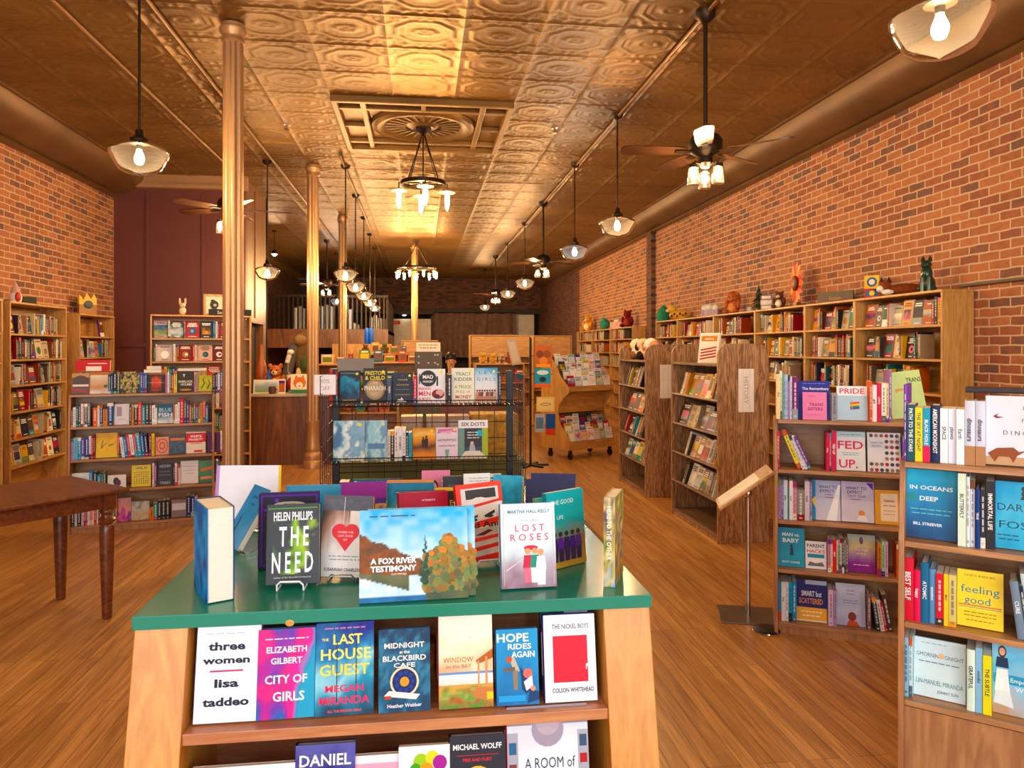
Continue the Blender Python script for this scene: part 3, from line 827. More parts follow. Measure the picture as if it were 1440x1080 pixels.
# ------------------------------------------------------------------ designed covers:  name -> (w, h, t, cover colour, spine colour, front items, description)
def ringpie(cx, cy):
    it = [('E', cx, cy, .28, 'e8d8b8'), ('E', cx, cy, .24, '2a2f5c')]
    for k in range(9): it.append(('E', cx + .16 * math.cos(k * .7), cy + .11 * math.sin(k * .7), .045, '3d4a8c'))
    it.append(('E', cx, cy, .09, 'd89a4a'))
    return it
def fox(u, v):
    n = vn(u * 14, v * 14, 3); n2 = vn(u * 40, v * 40, 5)
    hill = .72 - .32 * min(1, u / .62) + .03 * vn(u * 18, 0, 2)
    tree = .22 + max(0, (u - .56)) * .2 + .55 * (1 if .56 < u < 1 else 0) * (.55 + .45 * vn(u * 9, 1, 4)) * min(1, max(0, (u - .55) * 9))
    if False:
        c = mixc('3c4a34', 'c08a4a', n * .8 + n2 * .3) if v > .2 else mixc('6a5a40', '90907c', n)
        return c
    if u > .6 and v < .4: return mixc('3a4a38', '6a6a48', n)
    if v > max(hill, .34): return mixc('d4ecf6', '6ab4e0', (v - .3) * 1.3 + (n - .5) * .4)
    if v > .32 - .1 * u: return mixc('34382e', 'a0603c', n * .6 + n2 * .45)
    if v < .06: return mixc('3c5f8c', '5a86b0', n)
    bank = .27 - .36 * u
    if v > bank and u < .45: return mixc('46503c', '6a6a4c', n)
    return mixc('aed2ea', 'e6f2f8', n * .6 + n2 * .4)
def spl(n, c, seed, x0=.1, y0=.1, x1=.9, y1=.9, r=.04):
    rg = random.Random(seed)
    return [('E', rg.uniform(x0, x1), rg.uniform(y0, y1), rg.uniform(r * .4, r), c) for _ in range(n)]
def person_fig(x, y, s, top, bot, skin='d8a888'):
    return [('P', [(x - .05 * s, y), (x + .05 * s, y), (x + .06 * s, y + .14 * s), (x - .06 * s, y + .14 * s)], bot), ('P', [(x - .07 * s, y + .13 * s), (x + .07 * s, y + .13 * s), (x + .05 * s, y + .24 * s), (x - .05 * s, y + .24 * s)], top), ('E', x, y + .275 * s, .04 * s, skin)]
STK = ('E', .84, .9, .06, 'f2e21a')
rg0 = random.Random(5)
def g_(cx, y, wd, hh, c): return grey(cx, y, wd, hh, c, rg0)
FOXTREES = []
_rf = random.Random(8)
for _k in range(330):
    _x = _rf.uniform(.6, .99); _top = .42 + .3 * (1 - abs(_x - .82) / .25) * _rf.uniform(.7, 1); _y = _rf.uniform(.1, max(.2, _top))
    FOXTREES.append(('E', _x, _y, _rf.uniform(.014, .04), mixc(_rf.choice(['3c5236', '6a7a4a', '8a8450', '54664c']), _rf.choice(['b0703f', 'c88a52', '7a8a54']), _rf.random() * (1.2 if _y > .4 else .5))))
for _k in range(26):
    _q = _k / 25; FOXTREES.append(('E', .6 + _rf.uniform(-.05, .05) * (1 - _q), .2 + .5 * _q, .026 * (1.15 - _q), _rf.choice(['2a4436', '35523c', '24402e'])))
DES = {
 'three': (.165, .243, .028, 'f2f2f8', 'a8509a', [('T', 'three', .47, .79, .085, '181c34', -.58, 2), ('T', 'women', .47, .645, .075, '181c34', -.74, 2), ('R', .22, .52, .74, .538, 'd0356a'), ('T', 'lisa', .49, .405, .085, '181c34', -.38, 2), ('T', 'taddeo', .49, .215, .085, '181c34', -.72, 2)] + g_(.45, .92, .6, .008, 'bbb'), 'white book in heavy lowercase lettering over a red rule'),
 'city': (.15, .228, .03, '2a88ba', '1c6fa4', [('I', im(['2a88ba', '7a5aa8', 'd8307e', 'e0489a', '2a9cc4'], 1.1, 4, 'u', 1.1), 0, 0, 1, 1, 12, 16), ('T', 'ELIZABETH', .5, .77, .07, 'fff', .82), ('T', 'GILBERT', .5, .645, .07, 'fff', .7), ('T', 'CITY OF', .5, .44, .095, 'fff', .86), ('T', 'GIRLS', .55, .25, .105, 'fff', .66)] + g_(.5, .89, .76, .012, 'dde'), 'blue and pink swirled book with white capitals'),
 'last': (.155, .238, .03, '3a3a7c', '24264e', [('I', im(['123c5a', '3c86a8', '9fd0dc', '2f6fa4', '3a3d84'], 1.6, 9), 0, 0, 1, 1, 10, 16), ('T', 'THE', .16, .82, .03, 'f5e48a', .12), ('T', 'LAST', .55, .82, .11, 'f5e48a', .62), ('T', 'HOUSE', .52, .66, .12, 'f0e08c', -.86), ('T', 'GUEST', .5, .49, .12, 'ecd87e', -.86), ('R', .36, .14, .375, .8, '233'), ('R', .69, .14, .705, .8, '233'), ('T', 'MEGAN', .5, .29, .075, 'f07a8c', -.66), ('T', 'MIRANDA', .5, .165, .085, 'f07a8c', -.86), ('T', 'ALL THE MISSING GIRLS', .5, .05, .026, 'e88', .7)] + g_(.5, .94, .7, .016, 'b8a'), 'night blue book with tall pale yellow capitals and pink name'),
 'midnight': (.14, .215, .026, '284a66', '1d3a54', [('I', im(['1f4060', '3a6480', '55809a', '2a4c6a', '1c3654'], 4, 2, 'v', .9), 0, 0, 1, 1, 12, 16), ('T', 'MIDNIGHT', .5, .80, .065, 'f4f0ea', -.78), ('T', 'at the', .5, .72, .04, 'f4f0ea', .4), ('T', 'BLACKBIRD', .5, .645, .065, 'f4f0ea', -.84), ('T', 'CAFE', .5, .56, .055, 'f4f0ea', -.42)] + ringpie(.5, .36) + [('P', [(.1, .2), (.72, .14), (.8, .2), (.2, .26)], 'e8e4e0'), ('R', .12, .16, .24, .2, 'b8442e'), ('T', 'Heather Webber', .5, .08, .045, 'e8e8f0', .8)], 'dark blue book with a round berry pie'),
 'window': (.15, .243, .028, 'f3e2cc', 'c23a4a', [('I', im(['f0b8a0', 'f6e0c4', 'f8f0dc', 'f4ead8'], 1.5, 3), 0, .38, 1, 1, 8, 10), ('R', 0, .36, 1, .385, '7f9cc4'), ('I', im(['e4d8cc', 'd4e0ea'], 3, 6), 0, .24, 1, .36, 8, 4), ('I', im(['5e8a4a', 'b06a50', '6a9a54', 'd8a870'], 4, 8, amt=.9), 0, 0, 1, .25, 12, 6), ('P', [(.68, .5), (1, .62), (1, .52), (.72, .46)], 'b06a4a'), ('R', .72, .16, .75, .5, 'd8a080'), ('R', .86, .14, .9, .54, 'd8a080'), ('P', [(.6, .12), (1, .04), (1, .2), (.7, .22)], 'c08a68'), ('R', .88, .08, 1, .16, 'ecc83c'), ('T', 'WINDOW', .36, .52, .06, 'b07a3c', .56, 0), ('T', 'on the BAY', .36, .45, .045, 'b07a3c', .5, 0), ('T', 'DEBBIE', .48, .88, .075, 'f8f4e4', .76), ('T', 'MACOMBER', .48, .77, .075, 'f8f4e4', .86)], 'cream book picturing a porch above the sea'),
 'hope': (.118, .2, .024, '3c84bc', '2a5f94', [('I', im(['2f6ca8', '3f8cc4', '4a9ad0'], 2, 5), 0, 0, 1, 1, 6, 8), ('T', 'HOPE', .40, .89, .115, 'fff', -.76), ('T', 'RIDES', .56, .77, .075, 'fff', -.56), ('T', 'AGAIN', .64, .665, .08, 'fff', -.56)] + [('P', [(.3, .62), (.42, .64), (.55, .45), (.44, .4)], 'b8b4a4'), ('P', [(.14, .48), (.44, .5), (.44, .45), (.2, .44)], '6a5a4a'), ('P', [(.38, .44), (.5, .46), (.5, .2), (.4, .2)], '8a7a68'), ('E', .3, .6, .07, 'c86a50'), ('P', [(.56, .5), (.66, .42), (.86, .24), (.7, .14), (.6, .2)], '1f3a64'), ('E', .74, .41, .11, 'd88a84'), ('P', [(.64, .3), (.84, .38), (.86, .24), (.7, .18)], 'f4f0ea'), ('P', [(.72, .02), (1, .06), (1, .16), (.78, .2)], '22406c'), ('E', .86, .21, .06, 'e0a090'), ('R', .04, .05, .68, .13, '55a4dc')], 'blue paperback with running and crouching figures'),
 'nickel': (.148, .232, .028, 'f6f6fa', '5d4a94', [('T', 'THE NICKEL BOYS', .52, .865, .055, '333c50', .72), ('R', .17, .22, .84, .755, 'cf2138'), ('R', .8, .36, .815, .42, 'f0f0f0'), ('E', .83, .41, .03, 'e8e8ee'), ('T', 'COLSON WHITEHEAD', .54, .135, .052, '333c50', .80)], 'white book with a bright red rectangle on the cover'),
 'conten': (.27, .2, .02, 'f6f6fa', 'f2f2f6', [('R', .52, 0, 1, 1, '22304c'), ('R', .0, .9, 1, 1, 'e8eef4'), ('T', 'CONTENTIOUS', .72, .80, .07, 'fff', .5)], 'wide white and navy book with small white capitals, bottom shelf'),
 'daniel': (.155, .238, .032, '25254c', '1a1a38', [('I', im(['1c1c3c', '3a3a74', '6a6aa4'], 3, 5), 0, 0, 1, 1, 6, 8), ('T', 'DANIEL', .5, .84, .12, 'f2f2f8', -.86), ('T', 'SILVA', .5, .68, .12, 'f2f2f8', -.7)], 'midnight blue book with tall white capitals'),
 'pink': (.14, .2, .02, 'eeb4c8', 'f0f0f4', [('R', 0, .9, 1, 1, 'f4e4ec'), ('E', .5, .45, .3, 'd87aa4')], 'pale pink book on the lower display shelf'),
 'fruit': (.148, .22, .02, 'f4f4f0', '8c2a4c', [('E', .4, .82, .14, '9cc44a'), ('E', .6, .86, .12, 'e8d23c'), ('E', .74, .8, .13, 'a04a94'), ('E', .3, .74, .1, '5a9a4a'), ('E', .5, .72, .13, 'e89a3c'), ('E', .62, .62, .14, 'd0483c'), ('E', .36, .58, .12, 'c4d85a')], 'white book with colourful fruit on the cover'),
 'wolff': (.15, .235, .03, '24262e', '1a1a20', [('T', 'MICHAEL WOLFF', .5, .885, .06, 'f2f2f4', -.88), ('R', .12, .79, .88, .797, 'c0343c'), ('T', 'FIRE AND FURY', .5, .745, .035, 'e04048', .54), ('E', .5, .5, .28, 'dcb878'), ('E', .5, .46, .22, 'e8c890'), ('R', .38, .4, .62, .42, 'a04030')], 'black book with white capitals above a pale yellow head'),
 'veranda': (.225, .30, .03, 'dfe3ea', 'c04a5c', [('I', im(['c8d0da', 'e8ecf2', 'd4d8e2'], 2, 3), 0, 0, 1, .84, 6, 6), ('R', 0, .84, 1, 1, '8a8a98'), ('T', 'VERANDA', .49, .905, .085, 'd84a5c', -.48), ('E', .5, .8, .2, '9c94a4'), ('E', .5, .86, .15, 'b0a4b0'), ('R', 0, .0, .13, .78, 'a4a8b4'), ('R', .87, .0, 1, .78, 'a4a8b4'), ('R', .02, .6, .11, .7, '4a6a8a'), ('R', .02, .42, .11, .52, '7a4a4a'), ('R', .89, .64, .98, .74, '44546a'), ('R', .89, .5, .98, .58, 'b04a4a'), ('T', 'A ROOM of', .52, .52, .095, '3a4456', -.62, 0), ('T', "ONE'S OWN", .52, .38, .095, '3a4456', -.74, 0)], 'large pale decorating book with a grey band and red title'),
 # on the green table top
 'need': (.152, .228, .03, '33353a', '22252a', [('I', im(['33353a', '33353a', '6f9a3c', 'a8c860', '33353a', '3a3c40'], 1.7, 12, 'u', .7), .12, .12, 1, .8, 14, 16), ('R', .02, .94, .96, .955, '5a8a4a'), ('T', 'HELEN PHILLIPS', .5, .85, .11, 'f2f4f2', -.74), ('T', 'T H E', .52, .60, .25, 'fafafa', -.56), ('T', 'N E E D', .5, .275, .26, 'fafafa', -.78), ('T', 'author of the beautiful bureaucrat', .5, .085, .025, 'ccc', .76, 0)], 'black book with huge white capitals over a green plant'),
 'heart': (.152, .24, .026, 'dcd4d2', '9c3a54', [('I', im(['e6e0de', 'e2dcda', 'b08c80', '5a4840'], 1.2, 5, 'v', .5), 0, 0, .55, .82, 8, 10), ('R', 0, .81, 1, 1, '4c4c54'), ('I', im(['5a5a64', '44444c'], 7, 9, 'u', 1), 0, .81, 1, .95, 14, 3), ('R', .42, .62, .43, .98, 'ccc'), ('R', .5, .6, .51, .8, 'aab'), ('E', .36, .55, .155, 'd8232f'), ('E', .6, .55, .155, 'd8232f'), ('P', [(.21, .53), (.75, .53), (.49, .31)], 'd8232f'), ('T', 'WHERE THE', .48, .545, .026, 'f6c8c8', .34), ('T', 'LOST DOGS', .48, .50, .026, 'f6c8c8', .34), ('T', 'GO', .48, .455, .026, 'f6c8c8', .34), ('T', 'SUSANNAH CHARLESON', .5, .09, .04, '4a4046', .8)] + g_(.5, .25, .66, .014, '999') + g_(.5, .21, .6, .014, '999'), 'book with a red heart tag hanging on its cover'),
 'fox': (.30, .248, .016, '9fcfe8', '6f90a8', [('I', fox, 0, 0, 1, 1, 72, 60)] + FOXTREES + [ ('T', 'A FOX RIVER', .31, .445, .062, 'fff', -.42, 2), ('T', 'TESTIMONY', .31, .36, .062, 'fff', -.42, 2), ('T', 'Ruth Aldridge', .36, .30, .022, 'eee', .2, 0)] + g_(.3, .93, .42, .012, '456'), 'wide landscape book picturing a river and autumn trees'),
 'roses': (.162, .24, .03, 'dfeaf2', '7a8ca4', [('I', im(['8a6a78', 'a89aa8', 'c0ccd4', 'dce8f0', 'e2eef4', 'd4e6f2'], 2.2, 8, 'v', .3), 0, 0, 1, 1, 12, 18), ('R', .04, .03, .05, .97, 'c8b8a8'), ('R', .95, .03, .96, .97, 'c8b8a8'), ('T', 'MARTHA HALL KELLY', .52, .905, .04, '5a7a8c', .78), ('T', 'LILAC GIRLS', .52, .80, .03, '8aa', .4, 0), ('T', 'L O S T', .53, .71, .085, 'd83a5c', -.54, 0), ('T', 'R O S E S', .52, .60, .085, 'd83a5c', -.7, 0), ('E', .54, .47, .13, 'cc4458', .03)] + person_fig(.48, .06, 1.35, 'c24a5a', 'd88a98') + person_fig(.61, .06, 1.35, '1c8a70', 'e8ece8') + person_fig(.72, .03, 1.4, 'eef2f4', 'f4f6f8') + [('P', [(.08, .2), (.4, .34), (.4, .35), (.08, .22)], 'd8c8d0')], 'pale book of three ladies walking under a red umbrella'),
 'ann': (.155, .25, .028, 'e8726a', 'c04a4a', [('R', .1, .72, .92, .94, 'ddd4d2'), ('R', .2, .80, .86, .92, '33302f'), ('I', im(['ddd2d0', 'b4a8a6', 'e8e0de'], 2, 3), .02, .06, .98, .74, 8, 10), ('E', .48, .62, .36, 'e6dedc', .2), ('P', [(.2, .56), (.42, .6), (.42, .57), (.22, .53)], '2a2624'), ('P', [(.56, .58), (.8, .64), (.8, .6), (.58, .55)], '2a2624'), ('E', .33, .535, .08, '3a3634', .02), ('E', .68, .565, .08, '3a3634', .02), ('P', [(0, .66), (1, .75), (1, .78), (0, .70)], 'e8625c'), ('P', [(0, .40), (1, .48), (1, .56), (0, .48)], 'e8625c'), ('T', 'and Ann', .5, .47, .075, '1c1414', -.84), ('P', [(.32, .34), (.62, .4), (.72, .38), (.5, .33)], '6a2c2a'), ('P', [(0, .24), (1, .3), (1, .34), (0, .29)], 'e8625c'), ('P', [(0, .12), (1, .19), (1, .24), (0, .17)], 'e8625c'), ('P', [(0, .0), (1, .04), (1, .11), (0, .06)], 'e8625c')], 'coral striped book showing a torn portrait of eyes and lips'),
 'women': (.16, .24, .02, '28b0bc', '1a8896', [('I', im(['c8a46a', '8a6a48', '2fb4be', '1fa8b8'], 1.6, 6, 'v', .15), 0, 0, 1, 1, 8, 14), ('T', 'THE GOOD', .42, .86, .06, 'eafafa', .6, 0), ('T', 'LIFE', .34, .66, .05, 'eafafa', .4, 0)] + sum([person_fig(.16 + .16 * k, .08, 1.3, ['4a3a6c', '6a4a8c', '3c3458', '54407c', '5c4a84'][k], '3a2f4c', '3a2f2a') for k in range(5)], []), 'teal book with a row of silhouetted figures'),
 'purple': (.186, .235, .03, '2a1a44', '4a2a80', [('R', .03, .03, .97, .97, '6a4aa4'), ('R', .06, .05, .94, .95, '241a34'), ('E', .5, .84, .26, 'b8b0a0', .04), ('T', 'MAGIC', .5, .84, .035, '333', .3)] + g_(.5, .75, .7, .02, '7a4ab0') + spl(10, '7a5ab4', 3, r=.05), 'dark book with an ornate purple border'),
 'skyblue': (.19, .215, .02, '3c90b4', '2a6a8c', [('I', im(['d8e0d8', '9cc4d4', '3c90b4', '2a7aa4'], 1.5, 7), 0, 0, 1, .94, 8, 10), ('R', 0, .95, 1, 1, 'e89a6c')] + g_(.5, .8, .7, .015, '356') + g_(.5, .74, .74, .015, '356') + g_(.5, .68, .6, .015, '356'), 'sky blue book with lines of small print'),
 'crimson': (.17, .2, .05, 'b01f3a', '8c1a30', [('T', 'AFTERMATH', .6, .86, .03, 'f0d8d8', .4)], 'thick crimson book with deep white pages'),
 'yelblack': (.11, .19, .02, '2a2826', 'd8b42a', [('T', 'and Eve', .45, .72, .1, 'e8c83c', .8), ('R', 0, .94, 1, 1, 'e8b82a')], 'black book with yellow lettering and yellow top edge'),
 'portrait': (.12, .18, .012, 'e8a0bc', 'd890b0', [('E', .36, .62, .22, '1c1820', .18), ('E', .38, .58, .17, 'e8c0b0', .15), ('E', .32, .6, .035, '222', .012), ('E', .48, .6, .035, '222', .012), ('T', 'Si', .78, .72, .13, 'fff', .3)], 'pink book with a dark haired cartoon face'),
 'letter': (.115, .2, .006, 'f4f4f6', 'f0f0f4', [('E', .2, .5, .1, '777'), ('E', .26, .42, .08, '999')] + sum([g_(.55, .9 - .06 * k, .7, .012, '889') for k in range(7)], []), 'white printed card sheet with a small sketch'),
 'darkgrey': (.12, .2, .014, '3a3e48', '2a2c34', [('R', .2, .3, .9, .8, '555c68'), ('R', .3, .06, .9, .2, '8a3a84')], 'charcoal book with a purple patch'),
 'bluecurve': (.135, .2, .05, '4a9ac4', '2f7aa8', [('I', im(['2f7aa8', '5aa8d0', '7ac0e0'], 3, 4, 'v', .8), 0, 0, 1, 1, 8, 10)], 'thick blue book with a rounded spine'),
 'navyface': (.19, .2, .02, '2c2c50', '22223c', [('E', .46, .5, .12, 'e49aac', .2), ('E', .48, .62, .07, '3a2430', .07)], 'navy book showing a small pink face'),
 'navy': (.19, .21, .02, '34345c', '22223c', [], 'plain navy hardcover standing behind the book with a pink face'),
 'oranget': (.1, .18, .018, 'e88a4a', '7ab0a8', [('I', im(['e07a3c', 'f0b46a', '5ab0ac'], 2, 3), 0, 0, 1, 1, 6, 8)], 'small orange and teal book'),
 'lightblue': (.155, .225, .02, '6aa0d4', '3a5c8c', [('I', im(['8ab8e0', '6aa0d4', '5a90c8'], 1.5, 3), 0, 0, 1, 1, 6, 8), ('P', [(.3, .2), (.36, .24), (.3, .5), (.26, .46)], '2a3044'), ('T', 'AMERICA', .5, .82, .05, '3c5c84', .6, 0), ('T', 'WAR', .5, .7, .05, '3c5c84', .3, 0)], 'light blue book tilted on a clear easel'),
 'whiteback': (.26, .265, .016, 'e4e6f2', 'd8c840', [('R', .96, 0, 1, 1, 'e2c428'), ('R', 0, 0, .05, 1, 'b89ad0')], 'large pale book with yellow and lilac edges, rear left of table'),
 'bluethick': (.17, .262, .072, '1f63a8', '15406e', [('I', im(['0f3a70', '2a78c0', '4aa0dc', '1a5aa0'], 2.5, 6, 'v', .8), 0, 0, 1, 1, 8, 12)], 'thick blue hardcover turned to show its cream page edges'),
 'oldprint': (.16, .262, .045, 'd8c488', '8a9a6a', [('I', im(['b08a40', '4a4a6c', 'e8d8a0', '6a4a30', '8a9a5c'], 5, 3, 'v', 1.3), 0, 0, 1, 1, 8, 12)], 'thick patterned hardcover at the right end of the green table top'),
 'purpflat': (.165, .2, .03, '8c3a8c', '7a2f7c', [('R', .5, 0, 1, .7, '5a4a8c'), ('I', im(['4a4a9c', 'd89ab4', '3a6aa4', 'e0b04a'], 4, 4, 'v', 1), .5, .0, 1, .6, 6, 6)], 'purple book standing behind the heart tag book'),
 'longblue': (.38, .15, .012, '5a96c8', '3a6aa0', [('I', im(['4a86b8', '7ab4dc'], 2, 3), 0, 0, 1, 1, 6, 4)], 'long light blue landscape book at the back of the green table'),
 # wire rack
 'darkblue': (.14, .225, .03, '20242e', '1a1c24', [('I', im(['1c2030', '24405c', '3a7aa0', '5aa0c0', '1c2434'], 1.8, 6, 'v', .6), .04, .16, .96, .86, 10, 12), ('T', 'MAGNETIC', .5, .1, .06, 'd8a86a', .8), ('R', .06, .9, .94, .93, '6a7a8c'), STK], 'dark book with a glowing blue cloud'),
 'pharaoh': (.158, .24, .032, '25252c', '1a1a20', [('E', .5, .4, .42, '9a8264', .3), ('E', .5, .4, .34, 'b4a084', .24), ('T', 'PRESTON', .5, .87, .11, 'ecdc7a', -.84), ('T', '& CHILD', .5, .73, .11, 'ecdc7a', -.84), ('T', 'THE', .5, .58, .06, 'd8d0b8', .4), ('T', 'PHARAOH', .5, .44, .13, 'e8e4dc', -.9), ('T', 'KEY', .5, .28, .08, 'd0c4a8', .4), STK], 'black book with yellow author capitals over a round golden seal'),
 'church': (.14, .21, .026, '2c3142', '1c1f2c', [('T', 'A', .5, .9, .03, 'c8a85c', .1), ('T', 'C H A S M', .5, .77, .05, 'd8bc6c', .72), ('T', 'C H U R C H', .5, .6, .05, 'd8bc6c', .8), ('P', [(.2, .04), (.3, .14), (.4, .12), (.44, .2), (.56, .1), (.7, .04)], 'e8e8ee'), STK] + g_(.5, .45, .7, .012, '99a') + g_(.5, .28, .7, .02, 'b89c54'), 'slate blue book with gold spaced capitals'),
 'mad': (.19, .235, .024, 'ebeaee', 'b4b4bc', [('E', .38, .72, .3, '2a2a2e', .24), ('T', 'MAD', .38, .77, .11, 'fff', -.38), ('T', 'HUNGRY', .38, .63, .06, 'fff', .36), ('R', .05, .56, .09, .86, '2a2a2e'), ('R', .68, .5, .74, .78, '2a2a2e'), ('T', 'FEEDING', .26, .42, .07, 'd83a54', .44), ('T', 'MEN', .26, .28, .13, 'd83a54', -.42), ('T', '& BOYS', .26, .12, .09, 'd83a54', -.42), ('E', .74, .26, .23, '8c3a44', .14), ('E', .8, .3, .14, 'e0b4b0', .1), ('E', .7, .2, .1, '4a2a30', .06), STK], 'white cookbook with big black circle and red words'),
 'tracy': (.158, .24, .03, 'ece8dc', 'c83a44', [('T', 'TRACY', .52, .83, .1, '6a9a5c', -.7), ('T', 'KIDDER', .52, .68, .1, '4a8a6a', -.78), ('T', 'A TRUCK', .5, .46, .09, '8aa84a', -.74), ('T', 'FULL of', .5, .32, .08, 'b8b04a', -.6), ('T', 'MONEY', .52, .17, .1, 'c0504a', -.7), STK], 'cream book with green and red stencil capitals'),
 'lily': (.158, .24, .028, 'cfe2ee', '8aa8c4', [('I', im(['d8b498', 'e0d0c4', 'e6ecf0', 'c8e0ee', '6ab0dc'], 1.6, 6, 'v', .2), 0, 0, 1, 1, 8, 12), ('T', 'L E Y', .5, .87, .09, '4a84a8', -.6, 0), ('T', 'G I R L S', .5, .68, .1, '7a4a54', -.8, 0), STK] + sum([person_fig(.1 + .11 * k, .04, 1.1, ['c89a84', 'a4604c', '4a4a5c', 'e0c8b4', '6a4a44', 'b87a6a', '3a4a5c', 'c8b0a0'][k], 'b08a78', '5a3a2c') for k in range(8)], []), 'pale blue book with a row of dancers at the bottom'),
 'silver': (.21, .27, .02, '8fb8d0', '6a5a94', [('I', im(['6a8ab0', 'a8d0e0', 'dcf0f8', 'f4fcff', '8ab0cc', '9cc0d8'], 2.6, 14, 'u', .9), 0, 0, 1, 1, 16, 20), ('R', .06, .05, .94, .06, '7a90b4'), STK], 'large shiny silver blue book, left of the pair'),
 'silver2': (.145, .27, .02, '8fb8d0', '6a5a94', [('I', im(['7a9abc', 'b0d8e4', 'a0ccd8', 'd0ecf4', '8ab0cc'], 2.6, 24, 'u', .9), 0, 0, 1, 1, 12, 20), ('R', .1, .28, .9, .42, '7a98c0'), STK], 'shiny silver blue book, right of the pair'),
 'sunset': (.155, .215, .02, 'd8904c', '8a4a2c', [('I', im(['e8a878', 'e0a070', '4a2f28', 'e89a4a', 'f4d090', 'd08a4c'], 1.4, 6, 'v', .12), 0, 0, 1, 1, 8, 14)] + person_fig(.46, .38, 1.1, '3a2420', '2c1c1c', '4a2c24') + person_fig(.6, .37, 1.25, '2c1c1c', '241818', '3c241c') + [('T', 'THE TEN', .5, .83, .06, 'f0d8a8', .6, 0), STK], 'orange book with a couple standing against the sunset'),
 'gastro': (.15, .215, .02, 'e8dcec', 'c8a8c8', [('P', [(.1, .95), (.9, .98), (.95, .84), (.5, .88), (.06, .8)], 'd890b8'), ('P', [(.2, .86), (.8, .92), (.6, .8)], 'e8b4cc'), ('T', 'GASTROPHYSICS', .5, .6, .07, '4a4a4c', -.86), ('T', 'CHARLES SPENCE', .5, .42, .05, '4a4a4c', .8), ('P', [(.4, .3), (.62, .3), (.55, .02), (.46, .02)], '8ab09c'), ('E', .84, .93, .06, 'f2e21a')], 'lilac white book with pink smoke and a pale green cup'),
 'sixdots': (.205, .265, .012, '4a4c58', '7a9a4a', [('R', 0, .79, 1, 1, 'eef0f4'), ('T', 'SIX DOTS', .5, .895, .095, '2a2c34', -.8), ('R', 0, 0, .2, .79, '7a9a94'), ('R', .8, 0, 1, .79, 'a4b84a'), ('R', .22, .3, .8, .76, '33353f'), ('E', .72, .66, .11, '5ab4d4'), ('P', [(.02, .0), (.98, .0), (.72, .2), (.24, .2)], 'e0dcd0'), ('E', .46, .4, .06, 'e8c8b0'), ('P', [(.36, .2), (.58, .2), (.54, .36), (.39, .36)], 'b0b8c8')] + g_(.5, .68, .4, .025, 'ddd') + g_(.48, .61, .36, .025, 'ddd') + g_(.5, .54, .4, .025, 'ddd'), 'picture book with a child at a table under a white title band'),
 'tealflower': (.165, .2, .02, '2f7488', '24586a', [('E', .62, .36, .14, 'f4f4f4'), ('E', .56, .24, .1, 'f4f4f4'), ('E', .12, .86, .1, 'dce8ea')] + spl(14, 'eef4f4', 4, r=.04), 'teal book sprinkled with white flowers'),
 'chakra': (.13, .16, .012, 'e8604a', 'c84a3c', [('T', 'Queens', .5, .8, .16, 'fff', -.9)], 'small red book with white title beside the teal flower book'),
 # near right bookcase
 'trans': (.125, .155, .012, 'e39ac0', 'd884b0', [('T', 'TRANS', .56, .56, .11, '8c2a6a', .66), ('T', 'SISTERS', .52, .40, .11, '8c2a6a', .74)] + g_(.4, .86, .3, .02, 'a05a8a') + g_(.5, .18, .6, .012, 'a05a8a'), 'small pink paperback in front of a violet book'),
 'violet': (.17, .215, .02, '4a4c94', '3c3e7c', [('T', 'The Remembers', .55, .8, .07, 'e8e8f4', .86), ('E', .62, .45, .08, 'a8acd8', .22), ('T', 'memoir', .5, .15, .03, 'ccd', .3, 0)] + g_(.5, .93, .7, .012, '99c'), 'violet blue book behind the small pink paperback'),
 'pride': (.155, .19, .012, 'bcd4e8', 'a0b8d0', [('R', 0, .72, 1, 1, 'f0f2f6'), ('T', 'PRIDE', .5, .86, .16, 'd8286c', -.82)] + [('P', [(.44, .52 - .035 * k), (.74, .545 - .035 * k), (.74, .51 - .035 * k), (.44, .485 - .035 * k)], c) for k, c in enumerate(['d83a3a', 'e8882c', 'ecd23c', '4aa04a', '3a6ac0', '7a4aa4'])] + [('P', [(.5, .3), (.53, .3), (.49, .56), (.46, .56)], 'c49a7a')], 'pale blue paperback with pink title and a rainbow flag'),
 'fedup': (.15, .215, .02, 'dfe6ec', 'c8325c', [('R', 0, .86, 1, 1, 'b8d4dc'), ('T', 'FED', .5, .66, .21, 'd8245c', -.86), ('T', 'UP.', .42, .18, .22, 'd8245c', -.64)] + g_(.5, .45, .6, .015, '789') + g_(.5, .4, .5, .015, '789') + g_(.5, .92, .7, .015, '577'), 'pale book with two huge pink words'),
 'faces': (.165, .215, .018, 'dcdfe8', 'c0c4d0', sum([[('E', .12 + .155 * i, .92 - .145 * j, .06, ['5a4a44', '8a6a5c', '3c3a44', 'a07a68', 'b85a5c'][(i * 3 + j) % 5])] for j in range(7) for i in range(6) if not (1 <= j <= 4 and i < 3)], []) + [('T', 'WHAT WE', .28, .74, .05, '99a0b4', .4), ('T', 'BELIEVE', .28, .66, .05, '99a0b4', .4)], 'white book covered in rows of tiny portraits'),
 'expect1': (.15, .22, .02, 'c8c8dc', '8a7ab4', [('I', im(['d4d0e0', 'c4c8e0', 'b0b8d8'], 2, 3), 0, 0, 1, 1, 6, 8), ('T', 'WHAT TO', .58, .84, .07, '5a5c84', .68), ('T', 'EXPECT', .54, .74, .07, '5a5c84', .62), ('T', 'WHEN', .58, .65, .04, '7a7ca4', .4), ('R', .45, .57, .75, .585, 'a04a84'), ('R', 0, 0, .14, 1, '3a8cc0'), ('P', [(.0, .5), (.14, .3), (.14, .6)], 'd8c83c'), ('P', [(.5, .0), (.86, .0), (1, .9), (.92, .9)], 'f0f4fa')], 'pale lilac parenting paperback, left one of two alike'),
